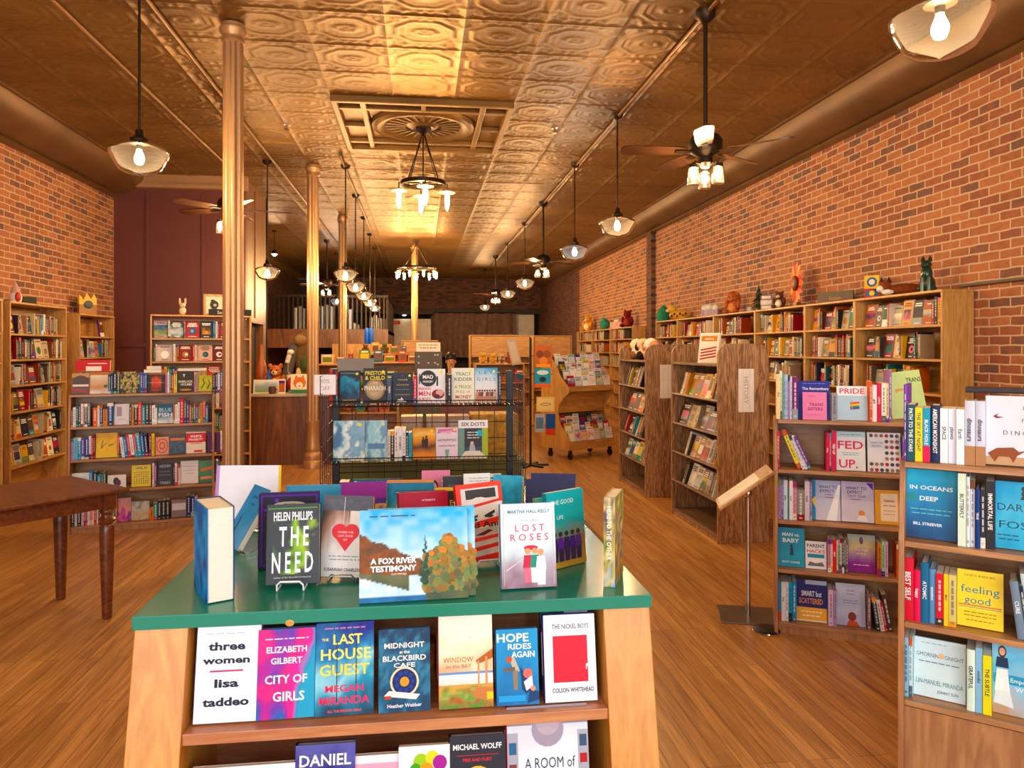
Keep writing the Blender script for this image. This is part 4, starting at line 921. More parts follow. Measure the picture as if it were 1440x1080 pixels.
 'expect2': (.165, .22, .03, 'd0ccdc', '7a5ca0', [('I', im(['d8d4e0', 'ccc8dc', 'c0bcd8'], 2, 3), 0, 0, 1, 1, 6, 8), ('T', 'WHAT TO', .46, .84, .075, '5a4c6c', .66), ('T', 'EXPECT', .42, .74, .075, '5a4c6c', .58), ('T', 'FIRST YEAR', .48, .64, .06, '8a7ca4', .76), ('R', .28, .55, .6, .565, '8a3a74'), ('E', .62, .22, .1, 'd8a078'), ('P', [(.46, .04), (.82, .03), (.72, .17), (.55, .17)], 'f0e8e8'), ('P', [(.76, .98), (.98, .98), (.98, .8)], '6a4a94')], 'lilac baby care paperback picturing a sitting baby'),
 'newborn': (.12, .185, .012, 'dca860', 'c89048', [('R', .24, .1, .95, .9, 'ecdcc4'), ('T', 'babies', .6, .7, .08, 'a04a3c', .6), ('T', 'and more', .6, .56, .06, 'a04a3c', .6)] + g_(.6, .4, .5, .02, 'b98') + g_(.6, .3, .5, .02, 'b98'), 'tan baby paperback at the right end'),
 'manbaby': (.145, .215, .014, '3a9cc4', '2a80a8', [('T', 'MAN vs.', .5, .83, .09, 'f0f6fa', .74), ('T', 'BABY', .5, .68, .11, 'f0f6fa', -.6), ('P', [(.46, .3), (.6, .3), (.58, .5), (.48, .5)], '1c3a5c'), ('E', .52, .54, .05, '1c3a5c'), ('T', 'MATT COYNE', .5, .12, .05, 'e8f2f8', .7)], 'bright blue paperback with white hand lettering'),
 'parent': (.11, .15, .012, 'ecedf0', 'd0d4d8', [('T', 'PARENT', .5, .84, .13, '2a2c34', -.84), ('T', 'HACKS', .5, .64, .13, 'd83a4a', -.84), ('R', .1, .4, .9, .54, '2f8cb8'), ('P', [(.1, .1), (.9, .1), (.8, .26), (.5, .2), (.2, .26)], '6a6c74')], 'small white book with black and red hand lettering'),
 'sunpurple': (.14, .205, .016, '8a5c94', '4a3a64', [('I', im(['7a2f7c', '8c3a90', '9a7aa4', 'd8c8a0', 'b8b89c', '9ab0b8'], 1.4, 5, 'v', .2), 0, 0, 1, 1, 8, 14), ('T', 'The Yoga', .5, .6, .06, 'f0e8d8', .5, 0), ('T', 'of Birth', .5, .5, .06, 'f0e8d8', .5, 0), ('E', .5, .84, .07, '5a5a6c', .1)] + g_(.5, .2, .6, .02, 'e0c8e0'), 'purple paperback with a pale sunrise at the top'),
 'smart': (.16, .225, .016, '34306c', '2a2858', [('R', .3, .9, 1, 1, 'b8c4dc'), ('T', 'SMART but', .5, .68, .13, 'f2f0f4', -.66), ('T', 'SCATTERED', .48, .5, .13, 'e8a05c', -.78), ('R', 0, .02, 1, .34, 'f0ae2a'), ('R', 0, 0, 1, .04, 'e8e0d0')] + g_(.5, .24, .7, .02, 'fff') + g_(.5, .14, .6, .02, 'fff'), 'dark violet and yellow paperback with curved white title'),
 'bald': (.15, .225, .02, 'c0c4dc', 'a094bc', [('I', im(['b0b0cc', 'c8cce0', 'd0d8e8'], 1.5, 3), 0, 0, 1, 1, 6, 8), ('E', .55, .22, .14, '8a4a3c', .11), ('P', [(.36, .0), (.8, .0), (.7, .12), (.42, .12)], 'c85a3c'), ('T', 'Mindful', .5, .84, .045, '5a5c7c', .5, 0), ('T', 'Parent', .5, .76, .045, '5a5c7c', .4, 0)] + g_(.5, .6, .6, .015, '88a') + g_(.5, .54, .5, .015, '88a'), 'pale lilac book picturing the back of a head'),
 'green': (.15, .22, .006, 'c4d8a0', 'b0c48c', [('T', 'TRANS', .78, .8, .1, '2f3a2a', .42), ('T', 'gender', .45, .62, .08, 'd88a5c', .5)], 'pale green paperback with dark capitals, tilted'),
 # nearest right bookcase
 'dino': (.26, .235, .03, 'dedfe8', 'd0d0dc', [('R', 0, 0, 1, .12, 'c0a080'), ('T', 'The', .5, .93, .04, '8a8c98', .2, 0), ('T', 'R I S E', .5, .83, .06, '6a6c7c', .3, 0), ('T', 'and', .5, .74, .035, '8a8c98', .15, 0), ('T', 'F A L L', .5, .65, .06, '6a6c7c', .3, 0), ('T', 'of the', .5, .56, .035, '8a8c98', .2, 0), ('T', 'D I N O S A U R S', .5, .47, .065, '6a6c7c', .82, 0), ('P', [(.02, .16), (.12, .24), (.3, .26), (.36, .2), (.44, .22), (.34, .14), (.3, .04), (.26, .12), (.14, .12), (.1, .04)], '8c4f34'), ('P', [(.44, .18), (.58, .26), (.8, .22), (.98, .28), (.84, .16), (.8, .05), (.74, .12), (.6, .14)], 'a86a3c'), ('P', [(.08, .7), (.14, .74), (.12, .7), (.2, .69), (.12, .67)], '8a3a34')], 'large white book with running dinosaurs'),
 'oceans': (.16, .243, .022, '16639c', '0f4a78', [('I', im(['0c3a66', '145a94', '1c7cb4', '2f9ccc', '5ac0e0'], 1.3, 6, 'v', .22), 0, 0, 1, 1, 10, 16), ('T', 'IN OCEANS', .5, .735, .06, 'eaf6fa', -.84), ('T', 'DEEP', .46, .58, .065, 'eaf6fa', -.36), ('T', 'BILL STREEVER', .44, .21, .042, 'eaf6fa', .6), ('E', .12, .58, .1, '2a8c94')] + g_(.5, .42, .8, .012, '8cc') + g_(.5, .36, .74, .012, '8cc'), 'deep blue ocean book with white capitals'),
 'darwin': (.16, .225, .02, '6ab0d4', '4a90b8', [('I', im(['5aa4cc', '7ac0dc', '64acd4'], 2, 4), 0, 0, 1, 1, 8, 10), ('T', 'DARWIN', .5, .62, .11, '22445c', -.92, 0), ('T', 'FOSSIL', .5, .36, .11, '22445c', -.86, 0), ('E', .58, .83, .12, '3a3c44', .06), ('E', .52, .9, .06, '3a3c44', .04), ('P', [(.44, .74), (.72, .74), (.68, .82), (.5, .82)], '3a3c44'), ('P', [(.5, .0), (.74, .0), (.68, .3), (.54, .3)], 'b8dcec')] + g_(.24, .2, .4, .015, '246') + g_(.24, .14, .36, .015, '246'), 'light blue book with a dark bear and thin capitals'),
 'feeling': (.135, .19, .022, 'f0d21e', 'd8b814', [('T', 'DAVID D. BURNS, M.D.', .5, .91, .035, '8a7a3c', .8), ('T', 'feeling', .5, .67, .14, '2a7a8c', -.84, 0), ('T', 'good', .44, .48, .14, '2a7a8c', -.56, 0), ('R', .04, .37, .96, .39, 'd86a3c'), ('R', .04, .34, .96, .35, '3a8a9c')] + g_(.5, .26, .7, .02, 'a08a2a') + g_(.5, .2, .7, .02, 'a08a2a') + g_(.5, .12, .6, .02, 'a08a2a'), 'bright yellow paperback with blue lowercase title'),
 'morning': (.16, .2, .016, 'd4e6ea', '8ac0d4', [('T', 'GMORNING', .3, .72, .07, '44505c', .5, 0), ('T', 'GNIGHT', .78, .72, .07, '44505c', .36, 0), ('E', .53, .73, .06, 'e8c8a0'), ('T', 'LIN-MANUEL MIRANDA', .5, .26, .085, '5a8c94', .9, 0), ('T', 'JONNY SUN', .66, .12, .05, '4a5c64', .4, 0)] + g_(.5, .6, .8, .015, '678') + g_(.4, .92, .5, .01, '89a'), 'pale blue book with thin hand lettering'),
 'woman': (.17, .235, .014, '8ac4e0', '6aa4c8', [('I', im(['b89a84', '9cc8e0', '84c0e0', 'a8d4e8'], 1.5, 5), 0, 0, 1, 1, 8, 10), ('R', .02, .42, 1, .55, '3a9cc4'), ('T', 'Empowered', .58, .485, .06, 'f4f8fa', .7, 0), ('T', 'Woman', .6, .37, .07, 'f4f8fa', .5, 0), ('E', .17, .86, .07, '3a2824', .085), ('E', .17, .86, .05, 'e0b498', .055), ('P', [(.06, .64), (.28, .64), (.26, .78), (.08, .78)], '22304c'), ('P', [(.04, .3), (.3, .3), (.26, .62), (.08, .62)], 'e8ecf0'), ('P', [(.02, .14), (.36, .1), (.3, .32), (.06, .32)], 'dce4ea')], 'light blue paperback with a dark haired woman in a white skirt'),
 # low bookcase on the left
 'lamp': (.135, .18, .02, '6a5a58', '4a3c3c', [('R', 0, .8, 1, 1, 'c8a080'), ('E', .5, .6, .46, '544848', .3), ('R', .05, .36, .95, .46, 'e8e0dc'), ('P', [(.0, .2), (1, .06), (1, .12), (0, .28)], 'c83a5c')], 'grey book with a dark dome and white band'),
 'sand': (.14, .19, .02, 'd8b898', 'b8987c', [('I', im(['e8e8ea', 'c89878', 'd8c0a4', 'e4dcd0'], 1.4, 3, 'v', .2), 0, 0, 1, .86, 8, 8), ('R', 0, .86, 1, 1, 'c07a50'), ('E', .86, .34, .1, '3a6a4c')], 'sandy landscape book with an orange top band'),
 'wildgold': (.155, .19, .02, '2a241e', '1c1814', [('I', im(['2a241e', '2a241e', 'd8c890', '2a241e', 'e8d8a0', '2a241e'], 4, 8, 'u', 1.4), 0, 0, 1, 1, 12, 12), ('T', 'JOY', .55, .5, .16, 'd8b85c', .5, 0)], 'black book with tangled golden branches'),
 'dragon': (.145, .18, .02, '241c20', '1a1418', [('R', 0, .9, 1, 1, '9a6a4c'), ('I', im(['8c2a24', 'c84a3c', 'd8705c', '241c20'], 2, 4, 'v', .4), .22, .2, .78, .85, 8, 8), ('R', .04, .48, .96, .5, 'aaa'), ('T', 'HEART', .5, .12, .12, 'c8584a', .6)], 'black book with a glowing red figure'),
 'sherlock': (.14, .19, .02, '2c2824', '1c1a18', [('E', .4, .82, .06, 'f0f0e8'), ('E', .4, .74, .03, 'f0f0e8'), ('T', 'SHERLOCK', .5, .5, .11, 'f0ece0', -.86), ('T', 'HOLMES', .55, .36, .11, 'f0ece0', -.66), ('E', .5, .1, .36, 'c88a4a', .05)], 'black book with white capitals and a small white blot'),
 'yelgreen': (.12, .15, .02, 'b8b42e', '8a8a24', [('I', im(['a8a82a', 'd0c83c', 'b0a830'], 4, 4, 'v', .9), 0, 0, 1, 1, 8, 8), ('P', [(.2, .2), (.4, .5), (.3, .8), (.36, .8), (.5, .5), (.3, .2)], '5a5c2a'), ('P', [(.6, .15), (.8, .5), (.7, .7), (.76, .7), (.88, .5), (.7, .15)], '5a5c2a')], 'yellow green book with leaf patterns'),
 'whitegrey': (.12, .185, .02, 'e4dde4', 'e0884c', [('R', .16, .4, .5, .86, 'a898a8')] + g_(.5, .25, .5, .03, 'a9a'), 'white book with a grey square'),
 'find': (.13, .17, .02, '2f5f86', '244a6a', [('I', im(['e8eef2', '3a6a90', '2a5478'], 1.5, 3, 'v', .3), 0, 0, 1, 1, 8, 8), ('T', 'BLUE', .5, .72, .2, 'b8d4e8', -.8), ('T', 'FISH', .5, .46, .2, 'e8f0f4', -.86)], 'steel blue book with large pale capitals'),
 'yellow': (.17, .215, .02, 'ecc41e', 'd0a418', [('I', im(['f0c818', 'ecc41e', 'e0a820'], 3, 4, 'v', .7), 0, 0, 1, 1, 8, 8), ('P', [(.22, .4), (.3, .7), (.36, .72), (.3, .46), (.5, .62), (.48, .56), (.26, .36)], 'a07a18'), ('P', [(.56, .5), (.8, .56), (.9, .64), (.8, .5), (.6, .45)], 'a07a18')], 'bright yellow book with brown scribbled lettering'),
 'pinkpat': (.11, .16, .02, 'd8a898', 'c08a7c', [('E', .5, .5, .44, 'c87a6c', .42), ('E', .5, .5, .34, 'dcb0a0', .34), ('E', .5, .5, .24, 'c87a6c', .24), ('E', .5, .5, .12, 'dcb0a0', .12)], 'dusty pink book with concentric ovals'),
 'bluegrey': (.135, .165, .02, '4a5c74', '3a4a60', [('I', im(['3c4a60', '5a6c84', '46566c'], 5, 4, 'v', 1), 0, 0, 1, 1, 8, 8), ('R', .06, .74, .94, .88, 'd88a5c')], 'blue grey book with an orange title strip'),
 'white': (.165, .195, .02, 'ece4d8', 'b83a4a', [('R', 0, .5, 1, .94, 'd8283c'), ('T', 'WHITE', .5, .79, .12, 'fff', -.6), ('T', 'FRAGILITY', .5, .64, .1, 'fff', -.72), ('R', .25, .44, .8, .47, 'c03a44'), ('R', .4, .04, .84, .14, 'd8586a')], 'white book with a broad red title block'),
 'purslim': (.11, .185, .014, '5a2f5c', '4a264c', [('E', .4, .1, .08, 'e8e0e8')], 'purple slim book leaning at the right end'),
 'pale': (.135, .15, .02, 'dce4ec', '3a84b4', [('T', 'ART PLAN', .5, .72, .1, '8a94ac', .8, 0)], 'pale blue grey book with faint spaced lettering'),
 'figure': (.145, .115, .02, 'e8e4e4', 'd0c8c8', [('E', .46, .52, .16, '2a3c44', .3), ('E', .6, .4, .12, '6a2a5c', .24)], 'white book with a dark teal and purple silhouette'),
 'wild': (.155, .19, .02, 'e8d86c', 'd0bc50', [('T', 'WILD', .5, .87, .11, '2a7ab4', -.6)] + [('E', .16 + .115 * i, .66 - .1 * j, .035, ['3a8a6a', 'd8683c', '2f7ab4', 'c83a4a', '6a4a8c'][(i + j * 2) % 5]) for i in range(7) for j in range(6)], 'pale yellow book with rows of coloured dots'),
 'chalk': (.13, .2, .02, '33353e', '24262e', [('T', 'HIDDEN', .5, .85, .12, 'b8bcc8', .7), ('T', 'TREES', .5, .1, .12, 'b8bcc8', .7)] + g_(.5, .6, .7, .04, '77808c') + g_(.5, .45, .7, .04, '77808c'), 'charcoal book with chalky lettering'),
 'plainwhite': (.15, .205, .02, 'e6e4ea', 'd0ccd4', g_(.5, .74, .7, .03, 'b9b4c4') + g_(.5, .58, .66, .03, 'b9b4c4') + g_(.5, .44, .5, .03, 'b9b4c4'), 'white book with faint lines of lettering'),
 'bookgreen': (.145, .2, .02, '5a8a6c', '44705a', [('I', im(['4a7a60', '6a9a7c'], 2, 3), 0, 0, 1, 1, 6, 6), ('P', [(.1, .5), (.9, .62), (.9, .76), (.1, .62)], 'e08a6a'), ('P', [(.1, .14), (.9, .18), (.9, .3), (.1, .26)], 'e8a888')], 'green book with two salmon banners'),
 'pinkpurple': (.105, .205, .02, 'c87aa4', 'a05a84', [('I', im(['8a4a9c', 'e080a8', 'c8a0c0', 'd8a070'], 3, 3, 'v', 1), 0, 0, 1, 1, 8, 8)], 'pink and purple mottled book'),
 'mixed': (.145, .165, .02, 'b0aca0', '98948a', [('I', im(['d0a060', 'b8b0a4', 'c8c4c0', '8a9490'], 3, 6, 'v', .9), 0, 0, 1, 1, 8, 8)], 'pale mixed picture book'),
 'quilt': (.125, .155, .02, '8a7a84', '5a5064', [('R', .05, .4, .95, .8, 'd8d4dc')], 'grey book with a pale label'),
}
# ------------------------------------------------------------------ bookcases
def case(name, label, M, w, D, zs, H, m, mback=None, toe=.05, top=False, arch=False, th=.019, low=None, group=None, front_lip=True, cat='bookcase', closed=None, mshelf=None, slant=0):
    """local frame: x to the right seen from the front, front at y=0, back at y=D"""
    t = thing(name, label, cat, M, group)
    for x0 in (0, w - th):
        g = G()
        if arch:
            r = .1; pr = [(0, 0), (D, 0), (D, H - r)] + [(D - r + r * math.cos(a), H - r + r * math.sin(a)) for a in [math.pi / 2 * i / 6 for i in range(1, 7)]] + [(r - r * math.sin(a), H - r + r * math.cos(a)) for a in [math.pi / 2 * i / 6 for i in range(0, 7)]]
            g.prism(pr, x0, x0 + th, 'x')
        elif low:
            g.prism([(-.03, 0), (D, 0), (D, H), (.06, H), (0, zs[1])], x0, x0 + th, 'x')
        else:
            g.box(x0, 0, 0, x0 + th, D, H)
        g.build('side_panel', m, t, bevel=.003)
    g = G(); g.box(th, D - .012, .02, w - th, D - .002, H - .02 if not arch else H - .12); g.build('back_panel', mback or m, t)
    for z in zs:
        g = G()
        if slant and z < zs[0] and z > .1: g.box(th, .004, -.018, w - th, D * .8, 0, X=T(0, 0, z) @ RX(-slant))
        else: g.box(th, .004, z - .02, w - th, D - .012, z)
        g.build('shelf', mshelf or m, t, bevel=.002)
    if top:
        g = G(); g.box(.0005, -.005, H, w - .0005, D, H + .02); g.build('top_panel', m, t, bevel=.003)
    g = G(); g.box(th, .012, 0, w - th, .03, zs[-1] - .02 if closed is None else closed); g.build('toe_kick' if closed is None else 'lower_panel', m, t)
    return t

BK = dict()
def front_of(name): return DES[name]
def place(M, item, label, dy=.05, tilt=9, keep=True, group=None, lean=0, scale=1.0, yaw=0):
    w, h, t, col, spc, fr, desc = DES[item]
    w, h = w * scale, h * scale
    a = math.radians(tilt)
    X = M @ T(0, dy, t * math.sin(abs(a)) + w / 2 * abs(math.sin(math.radians(lean))) + .0005) @ RZ(yaw) @ RX(-tilt) @ RY(lean)
    add_book(X, w, h, t, col, spc, fr, [('R', .3, .3, .7, .8, 'f0f0f0' if lum(spc) < .3 else '333')], t > .022, label, group, keep, show='f')
    return w
def row(M, z, x, toks, rowph, caseph, seed, D=.28, hs=.24, keep=False, pal=PAL, tilt=9, x1=None, yf=.03, slant=0):
    if slant: M = M @ T(0, 0, z) @ RX(-slant); z = 0
    rng = random.Random(seed)
    L = []
    for tk in toks.split():
        if tk.startswith('R:'):
            for _ in range(int(tk[2:])): L.append('%s:%d:%d' % (rng.choice(pal), rng.randint(12, 34), rng.randint(int(hs * 82), int(hs * 100))))
        elif tk.startswith('Q'):
            for _ in range(int(tk[2:])): L.append('F:%s:%d:%d' % (rng.choice(pal), rng.randint(10, 15), rng.randint(int(hs * 80), int(hs * 98))))
        else: L.append(tk)
    n = 0
    for tk in L:
        if tk[0] == '_': x += float(tk[1:]) / 1000; continue
        if x1 is not None and x > x1: break
        n += 1
        loc = '%s from left, %s, %s' % (ordn(n), rowph, caseph)
        if tk[0] == '@' or tk[0] == '^':
            fwd = 0
            xx = x
            if tk[0] == '^':
                q, nm = tk[1:].split('@'); xx = x + float(q) / 1000; fwd = -.045
            else: nm = tk[1:]
            w = DES[nm][0]
            desc = DES[nm][6]
            lb = desc + ', on the ' + rowph.replace(' row', ' shelf') + ' of the ' + caseph
            if len(lb.split()) > 16: lb = desc + ', ' + caseph
            if len(lb.split()) > 16: lb = desc
            place(M @ T(xx + w / 2, 0, z), nm, lb, dy=yf + .035 + fwd, tilt=tilt, keep=True)
            if tk[0] == '@': x += w + .004
            continue
        if tk[0] == 'F':
            _, c, w, h = tk.split(':')[:4]
            w, h = float(w) / 100, float(h) / 100
            tt = rng.uniform(.012, .028)
            if x1 is not None and x + w > x1: break
            a = math.radians(tilt)
            X = M @ T(x + w / 2, yf + .03, z + tt * math.sin(a) + .0005) @ RX(-tilt)
            add_book(X, w, h, tt, full(c), rng.choice(PAL), rand_front(rng, c), [], False, '%s book facing out, %s' % (cname(c), loc), None, keep)
            x += w + .006; continue
        p = tk.split(':')
        c, t = p[0], float(p[1]) / 1000
        h = p[2] if len(p) > 2 else str(int(hs * 92))
        lean = 0.0
        if '<' in h: h, lean = h.split('<'); lean = float(lean)
        if '>' in h: h, lean = h.split('>'); lean = -float(lean)
        h = float(h) / 100
        w = min(D - yf - .02, h * rng.uniform(.62, .70))
        if x1 is not None and x + t > x1: break
        if len(p) > 3:
            ink = 'f4f4f4' if lum(c) < .32 else '33384a'
            spn = [('V', p[3].replace('_', ' '), .5, .55, .5, ink, .78)]
            if len(p) > 4: spn = [('R', 0, 0, 1, .3, p[4])] + spn
        else: spn = rand_spine(rng, full(c))
        yy = yf + rng.uniform(0, .012)
        le = math.radians(lean)
        dz = t * math.sin(-le) if lean < 0 else 0
        X = M @ T(x, yy + w / 2, z + dz + .0005) @ RY(-lean) @ T(t, 0, 0) @ RZ(90)
        add_book(X, w, h, t, full(c), full(c), [], spn, rng.random() < .35, '%s book spine, %s' % (cname(c), loc), None, keep, show='s')
        x += t / math.cos(le) + .0012 + (t * 0.3 if lean < 0 else 0)

LOWZ = [1.2, .92, .635, .36, .06]
# ---- narrow bookcase on the right (second from the camera)
a = PZ(1089, 890, 0.0); b = PZ(1256, 909, 0.0)
ang = math.degrees(math.atan2(b.y - a.y, b.x - a.x))
MR1 = T(a.x, a.y, 0) @ RZ(ang)
case('low_bookcase', 'low brown bookcase of parenting and family books, second from the right edge', MR1, .80, .30, LOWZ, 1.2, BROWNV, BROWN, low=True, mshelf=BROWN)
ph = 'narrow right bookcase'
row(MR1, 1.2, .012, 'f2dcb0:20:25:FDA e8f0ea:8:27 8ac4a4:8:26 b8cfe8:9:25 d0d0ee:11:25 b4a0d8:9:25 dde0f2:11:24 7a3a78:28:24 @violet ^-150@trans 9a9aa4:30:15 @pride d8683c:14:22 eef0f4:22:20:girls d8325c:20:21:LONG f2f0e8:22:21 e8e4b0:14:21 9a7ab8:12:28', 'top row', ph, 11, keep=True)
row(MR1, .92, .014, 'd8485c:15:21 _95 ecdc2a:22:23<22 e4e8f0:14:20<22 f0f0f4:14:20<22 7a5aa4:16:20<24 _70 d03a5c:17:21:rising e8b0c4:8:21 c82a54:26:22:FED_UP @fedup _6 @faces 8a7ab4:20:20', 'second row', ph, 12, keep=True)
row(MR1, .635, .014, 'a8bc7a:7:24 b49ad0:16:22 8a7ab4:9:22 d8ecf4:22:22:baby 5aa0c4:6:21 f0ecf2:18:22:tooth e8b8cc:20:21 8c8c88:40:17 d8d0e0:26:22:mess 9a8ac0:10:22 @expect1 @expect2 @newborn', 'third row', ph, 13, keep=True)
row(MR1, .36, .018, '@manbaby @parent e0a4b4:15:18 f4eef0:8:18 d83a3a:17:18:NEW d8e0c8:8:18 3a6a50:8:18 f0dcd8:9:19 2f4a4c:10:19 c8d0c0:7:18 6a5a6c:12:18 @sunpurple c88a5c:20:18 a8d8b0:16:19 d8b0d0:14:19 _40 d86a3c:22:18', 'fourth row', ph, 14, keep=True)
row(MR1, .06, .012, 'e0d84a:8:22 4aa0c8:16:22 eaf0f4:22:22:free f0f2f4:14:22 6ab4dc:18:22 4a9acc:22:23 @smart d4c4dc:26:20 b4a0c0:14:20 @bald 8a6a6a:18:20 _25 2f3a3a:22:18<8 e8e0d8:20:17<9 b83a4a:14:16<10 4a3a30:26:20<10', 'bottom row', ph, 15, keep=True)
place(MR1 @ T(.72, .0, 1.2), 'green', DES['green'][6] + ', behind the top row of the narrow right bookcase', dy=.2, tilt=12, scale=1.2, lean=-8)
g = G(); 
# ---- front right bookcase
a = PZ(1263, 875, .63); b = PZ(1440, 907, .63)
MR2 = T(a.x, a.y, 0) @ RZ(math.degrees(math.atan2(b.y - a.y, b.x - a.x)))
case('low_bookcase', 'low brown bookcase of science and self-help books at the right edge, nearest the camera', MR2, .95, .30, LOWZ[:4], 1.2, BROWNV, BROWN, low=True, mshelf=BROWN, closed=.335)
ph = 'front right bookcase'
row(MR2, 1.2, .014, '8a6ab4:10:27 2f5460:24:20:PATH_TO_THE_STARS e8d822:23:19:THE_SKY_AT_NIGHT 3a9cc4:22:19:BLACK_HOLE:d83a5c 26304c:28:20:AMERICAN_MOONSHOT f0f2f6:24:19:SPACE e4e8f4:22:19:planets f4f4f8:24:19:Earth d4d8e6:30:215:dinosaurs:b08a6c'.replace(':215:', ':22:') + ' d4d8e6:28:22:dinosaurs:b08a6c @dino R:9', 'top row', ph, 21, keep=True, x1=.92)
row(MR2, .92, .016, '@oceans dcecdc:24:25:BUTTERFLY e8eef0:10:24 d8dce0:13:23 3a4a7c:14:20:TRUE 2a2a30:14:20 26262c:26:23:IMMORTAL_LIFE @darwin R:24', 'second row', ph, 22, keep=True, x1=.92)
row(MR2, .635, .012, 'd0283a:34:22:BEST_SELF e03a5c:20:18:happy 1f6a94:24:21:ATOMIC 7a9cc0:20:19:emotion d03040:22:18 e8cc4a:14:18:Mind d4c88c:22:18 @feeling _35 7a8a9c:24:19<7:CURE 4a5a5c:10:18<7 c8dce4:22:22<8:MIND d8d4e4:12:17<8 ecd422:30:19 R:20', 'third row', ph, 23, keep=True, x1=.92)
row(MR2, .36, .014, '9ac8dc:16:21 d0e8ee:10:21 @morning dceee0:24:21:GRATEFUL 9cc4e0:20:22:mindful e8dc1c:25:20:THE_SUBTLE @woman _30 d0e0ee:24:21<7:NOW R:20', 'bottom row', ph, 24, keep=True, x1=.92)
for k, (dx, dy, w_, d_, c, lb) in enumerate(((.35, .17, .30, .11, '2f2a30', 'dark book lying flat across the top row of the front right bookcase'), (.56, .17, .24, .11, '7a3050', 'maroon and white book lying flat above the dinosaur book'))):
    add_book(MR2 @ T(dx, dy - .06 + d_ / 2, 1.2 + .243) @ RZ(90) @ RX(-90) @ T(0, -.02, -w_ / 2), d_, w_, .018, c, c, [], [], True, lb, None, True)
# ---- low bookcase on the left
MA = P(95, 752, 6.33); MA.z = 0; MB = P(298, 735, 6.77)
ML1 = T(MA.x, MA.y, 0) @ RZ(math.degrees(math.atan2(MB.y - MA.y, MB.x - MA.x)))
WL = math.hypot(MB.x - MA.x, MB.y - MA.y) + .02
case('low_bookcase', 'low brown bookcase of colourful books on the left, behind the cherry table', ML1, WL, .30, LOWZ, 1.2, BROWNV, BROWN, low=True, mshelf=BROWN)
ph = 'left low bookcase'
row(ML1, 1.2, .02, '@lamp @sand 2f5a5c:20:17 3a4a7c:16:18 23282c:30:20 4a5a4c:20:19 @wildgold 2f5aa4:24:18 6a4a94:14:18 3a7ac0:16:18 @dragon d88ab4:16:18 eef0ee:14:18 3a8a5c:14:19 c83a3a:20:18 e8dc8c:26:19 @sherlock d8a0b4:16:17 8a8a90:12:17 @yelgreen 24222c:22:17 4a2f5c:20:18 f0f0f4:18:19 3a5aa4:26:20', 'top row', ph, 31)
row(ML1, .92, .02, '6a2a40:14:16 eef0f0:20:17 2f5a5c:18:18 26262c:18:20 f0e4e8:17:20 d8a0b4:8:20 4a6a5c:22:20 8a8488:20:20 _20 d8682c:34:16 f0f0f4:16:18 243058:24:18 dc842a:33:17 1f4f9c:46:20 @whitegrey 2a241f:16:18 d8882c:18:18 2c2622:30:18 d83a2c:30:20 2fa0b4:26:17 2a2422:30:19 4a3a2c:22:19 f0eef0:26:17 f4f4f4:14:17 @find e8843c:12:17 f0f0f0:18:17 eef2f2:18:19 d8384c:34:22 4a7a4a:18:20 6a4a8c:24:19 b07a3a:17:16 3a5a3a:16:16 a8742a:16:17 3a6aa4:20:16 8a4a2a:16:17 c8902a:20:18 d8384c:24:20 3a84b4:20:15', 'second row', ph, 32)
row(ML1, .635, .02, 'b4a4d0:18:18 8ac4e0:30:19 4a9ac8:26:19 7a6ab0:25:19 2f4a9c:30:19 f0e8ec:16:20 c83a4c:14:20 6a2438:14:20 @yellow c8382c:15:20 26262c:18:19 eef0f4:24:18<7 4a8ac4:26:18<7 d8384c:20:20<7 f0f0f4:28:20<7 b82a5c:22:20<7 2f9cc4:32:21<7 2f6ab0:24:20<6 243054:26:20<5 6a2a3c:20:20 ecc82a:24:20 _5 @pinkpat @bluegrey @white _10 @purslim f0eef0:12:19', 'third row', ph, 33)
row(ML1, .36, .02, '@pale 2f84c4:24:17 1f2a44:34:16 3a9cd0:28:13 26343c:16:15 4a7a5c:18:16 _10 @figure _40 @wild _10 e8e0ea:16:21 8a5a94:18:21 @chalk 5a2f4c:14:19 eef0f0:14:20 d88a9c:12:19 f0ecec:14:18 @plainwhite @bookgreen 3a84b4:18:20', 'fourth row', ph, 34)
row(ML1, .06, .02, '2c2830:26:15 f0eef0:18:15 24222a:30:15 dcd8dc:16:15 e8a0b4:16:17 7a3a5c:12:17 f0f0f2:16:17 d8384c:16:17 eeeae8:14:17 c83a3a:18:17 f0f0f0:12:17 4a2a34:14:17 f2f0ee:14:17 d0384c:12:17 e8e4e4:14:17 R:4 @pinkpurple @mixed dc842a:32:11 3a9ca4:30:15 1f2226:32:17 1f2226:32:17 1f2226:32:17 _12 @quilt 2a3468:32:20 343e7c:34:19 d8a0a8:24:18', 'bottom row', ph, 35)
fl = ML1 @ T(WL - .12, .14, 1.2)
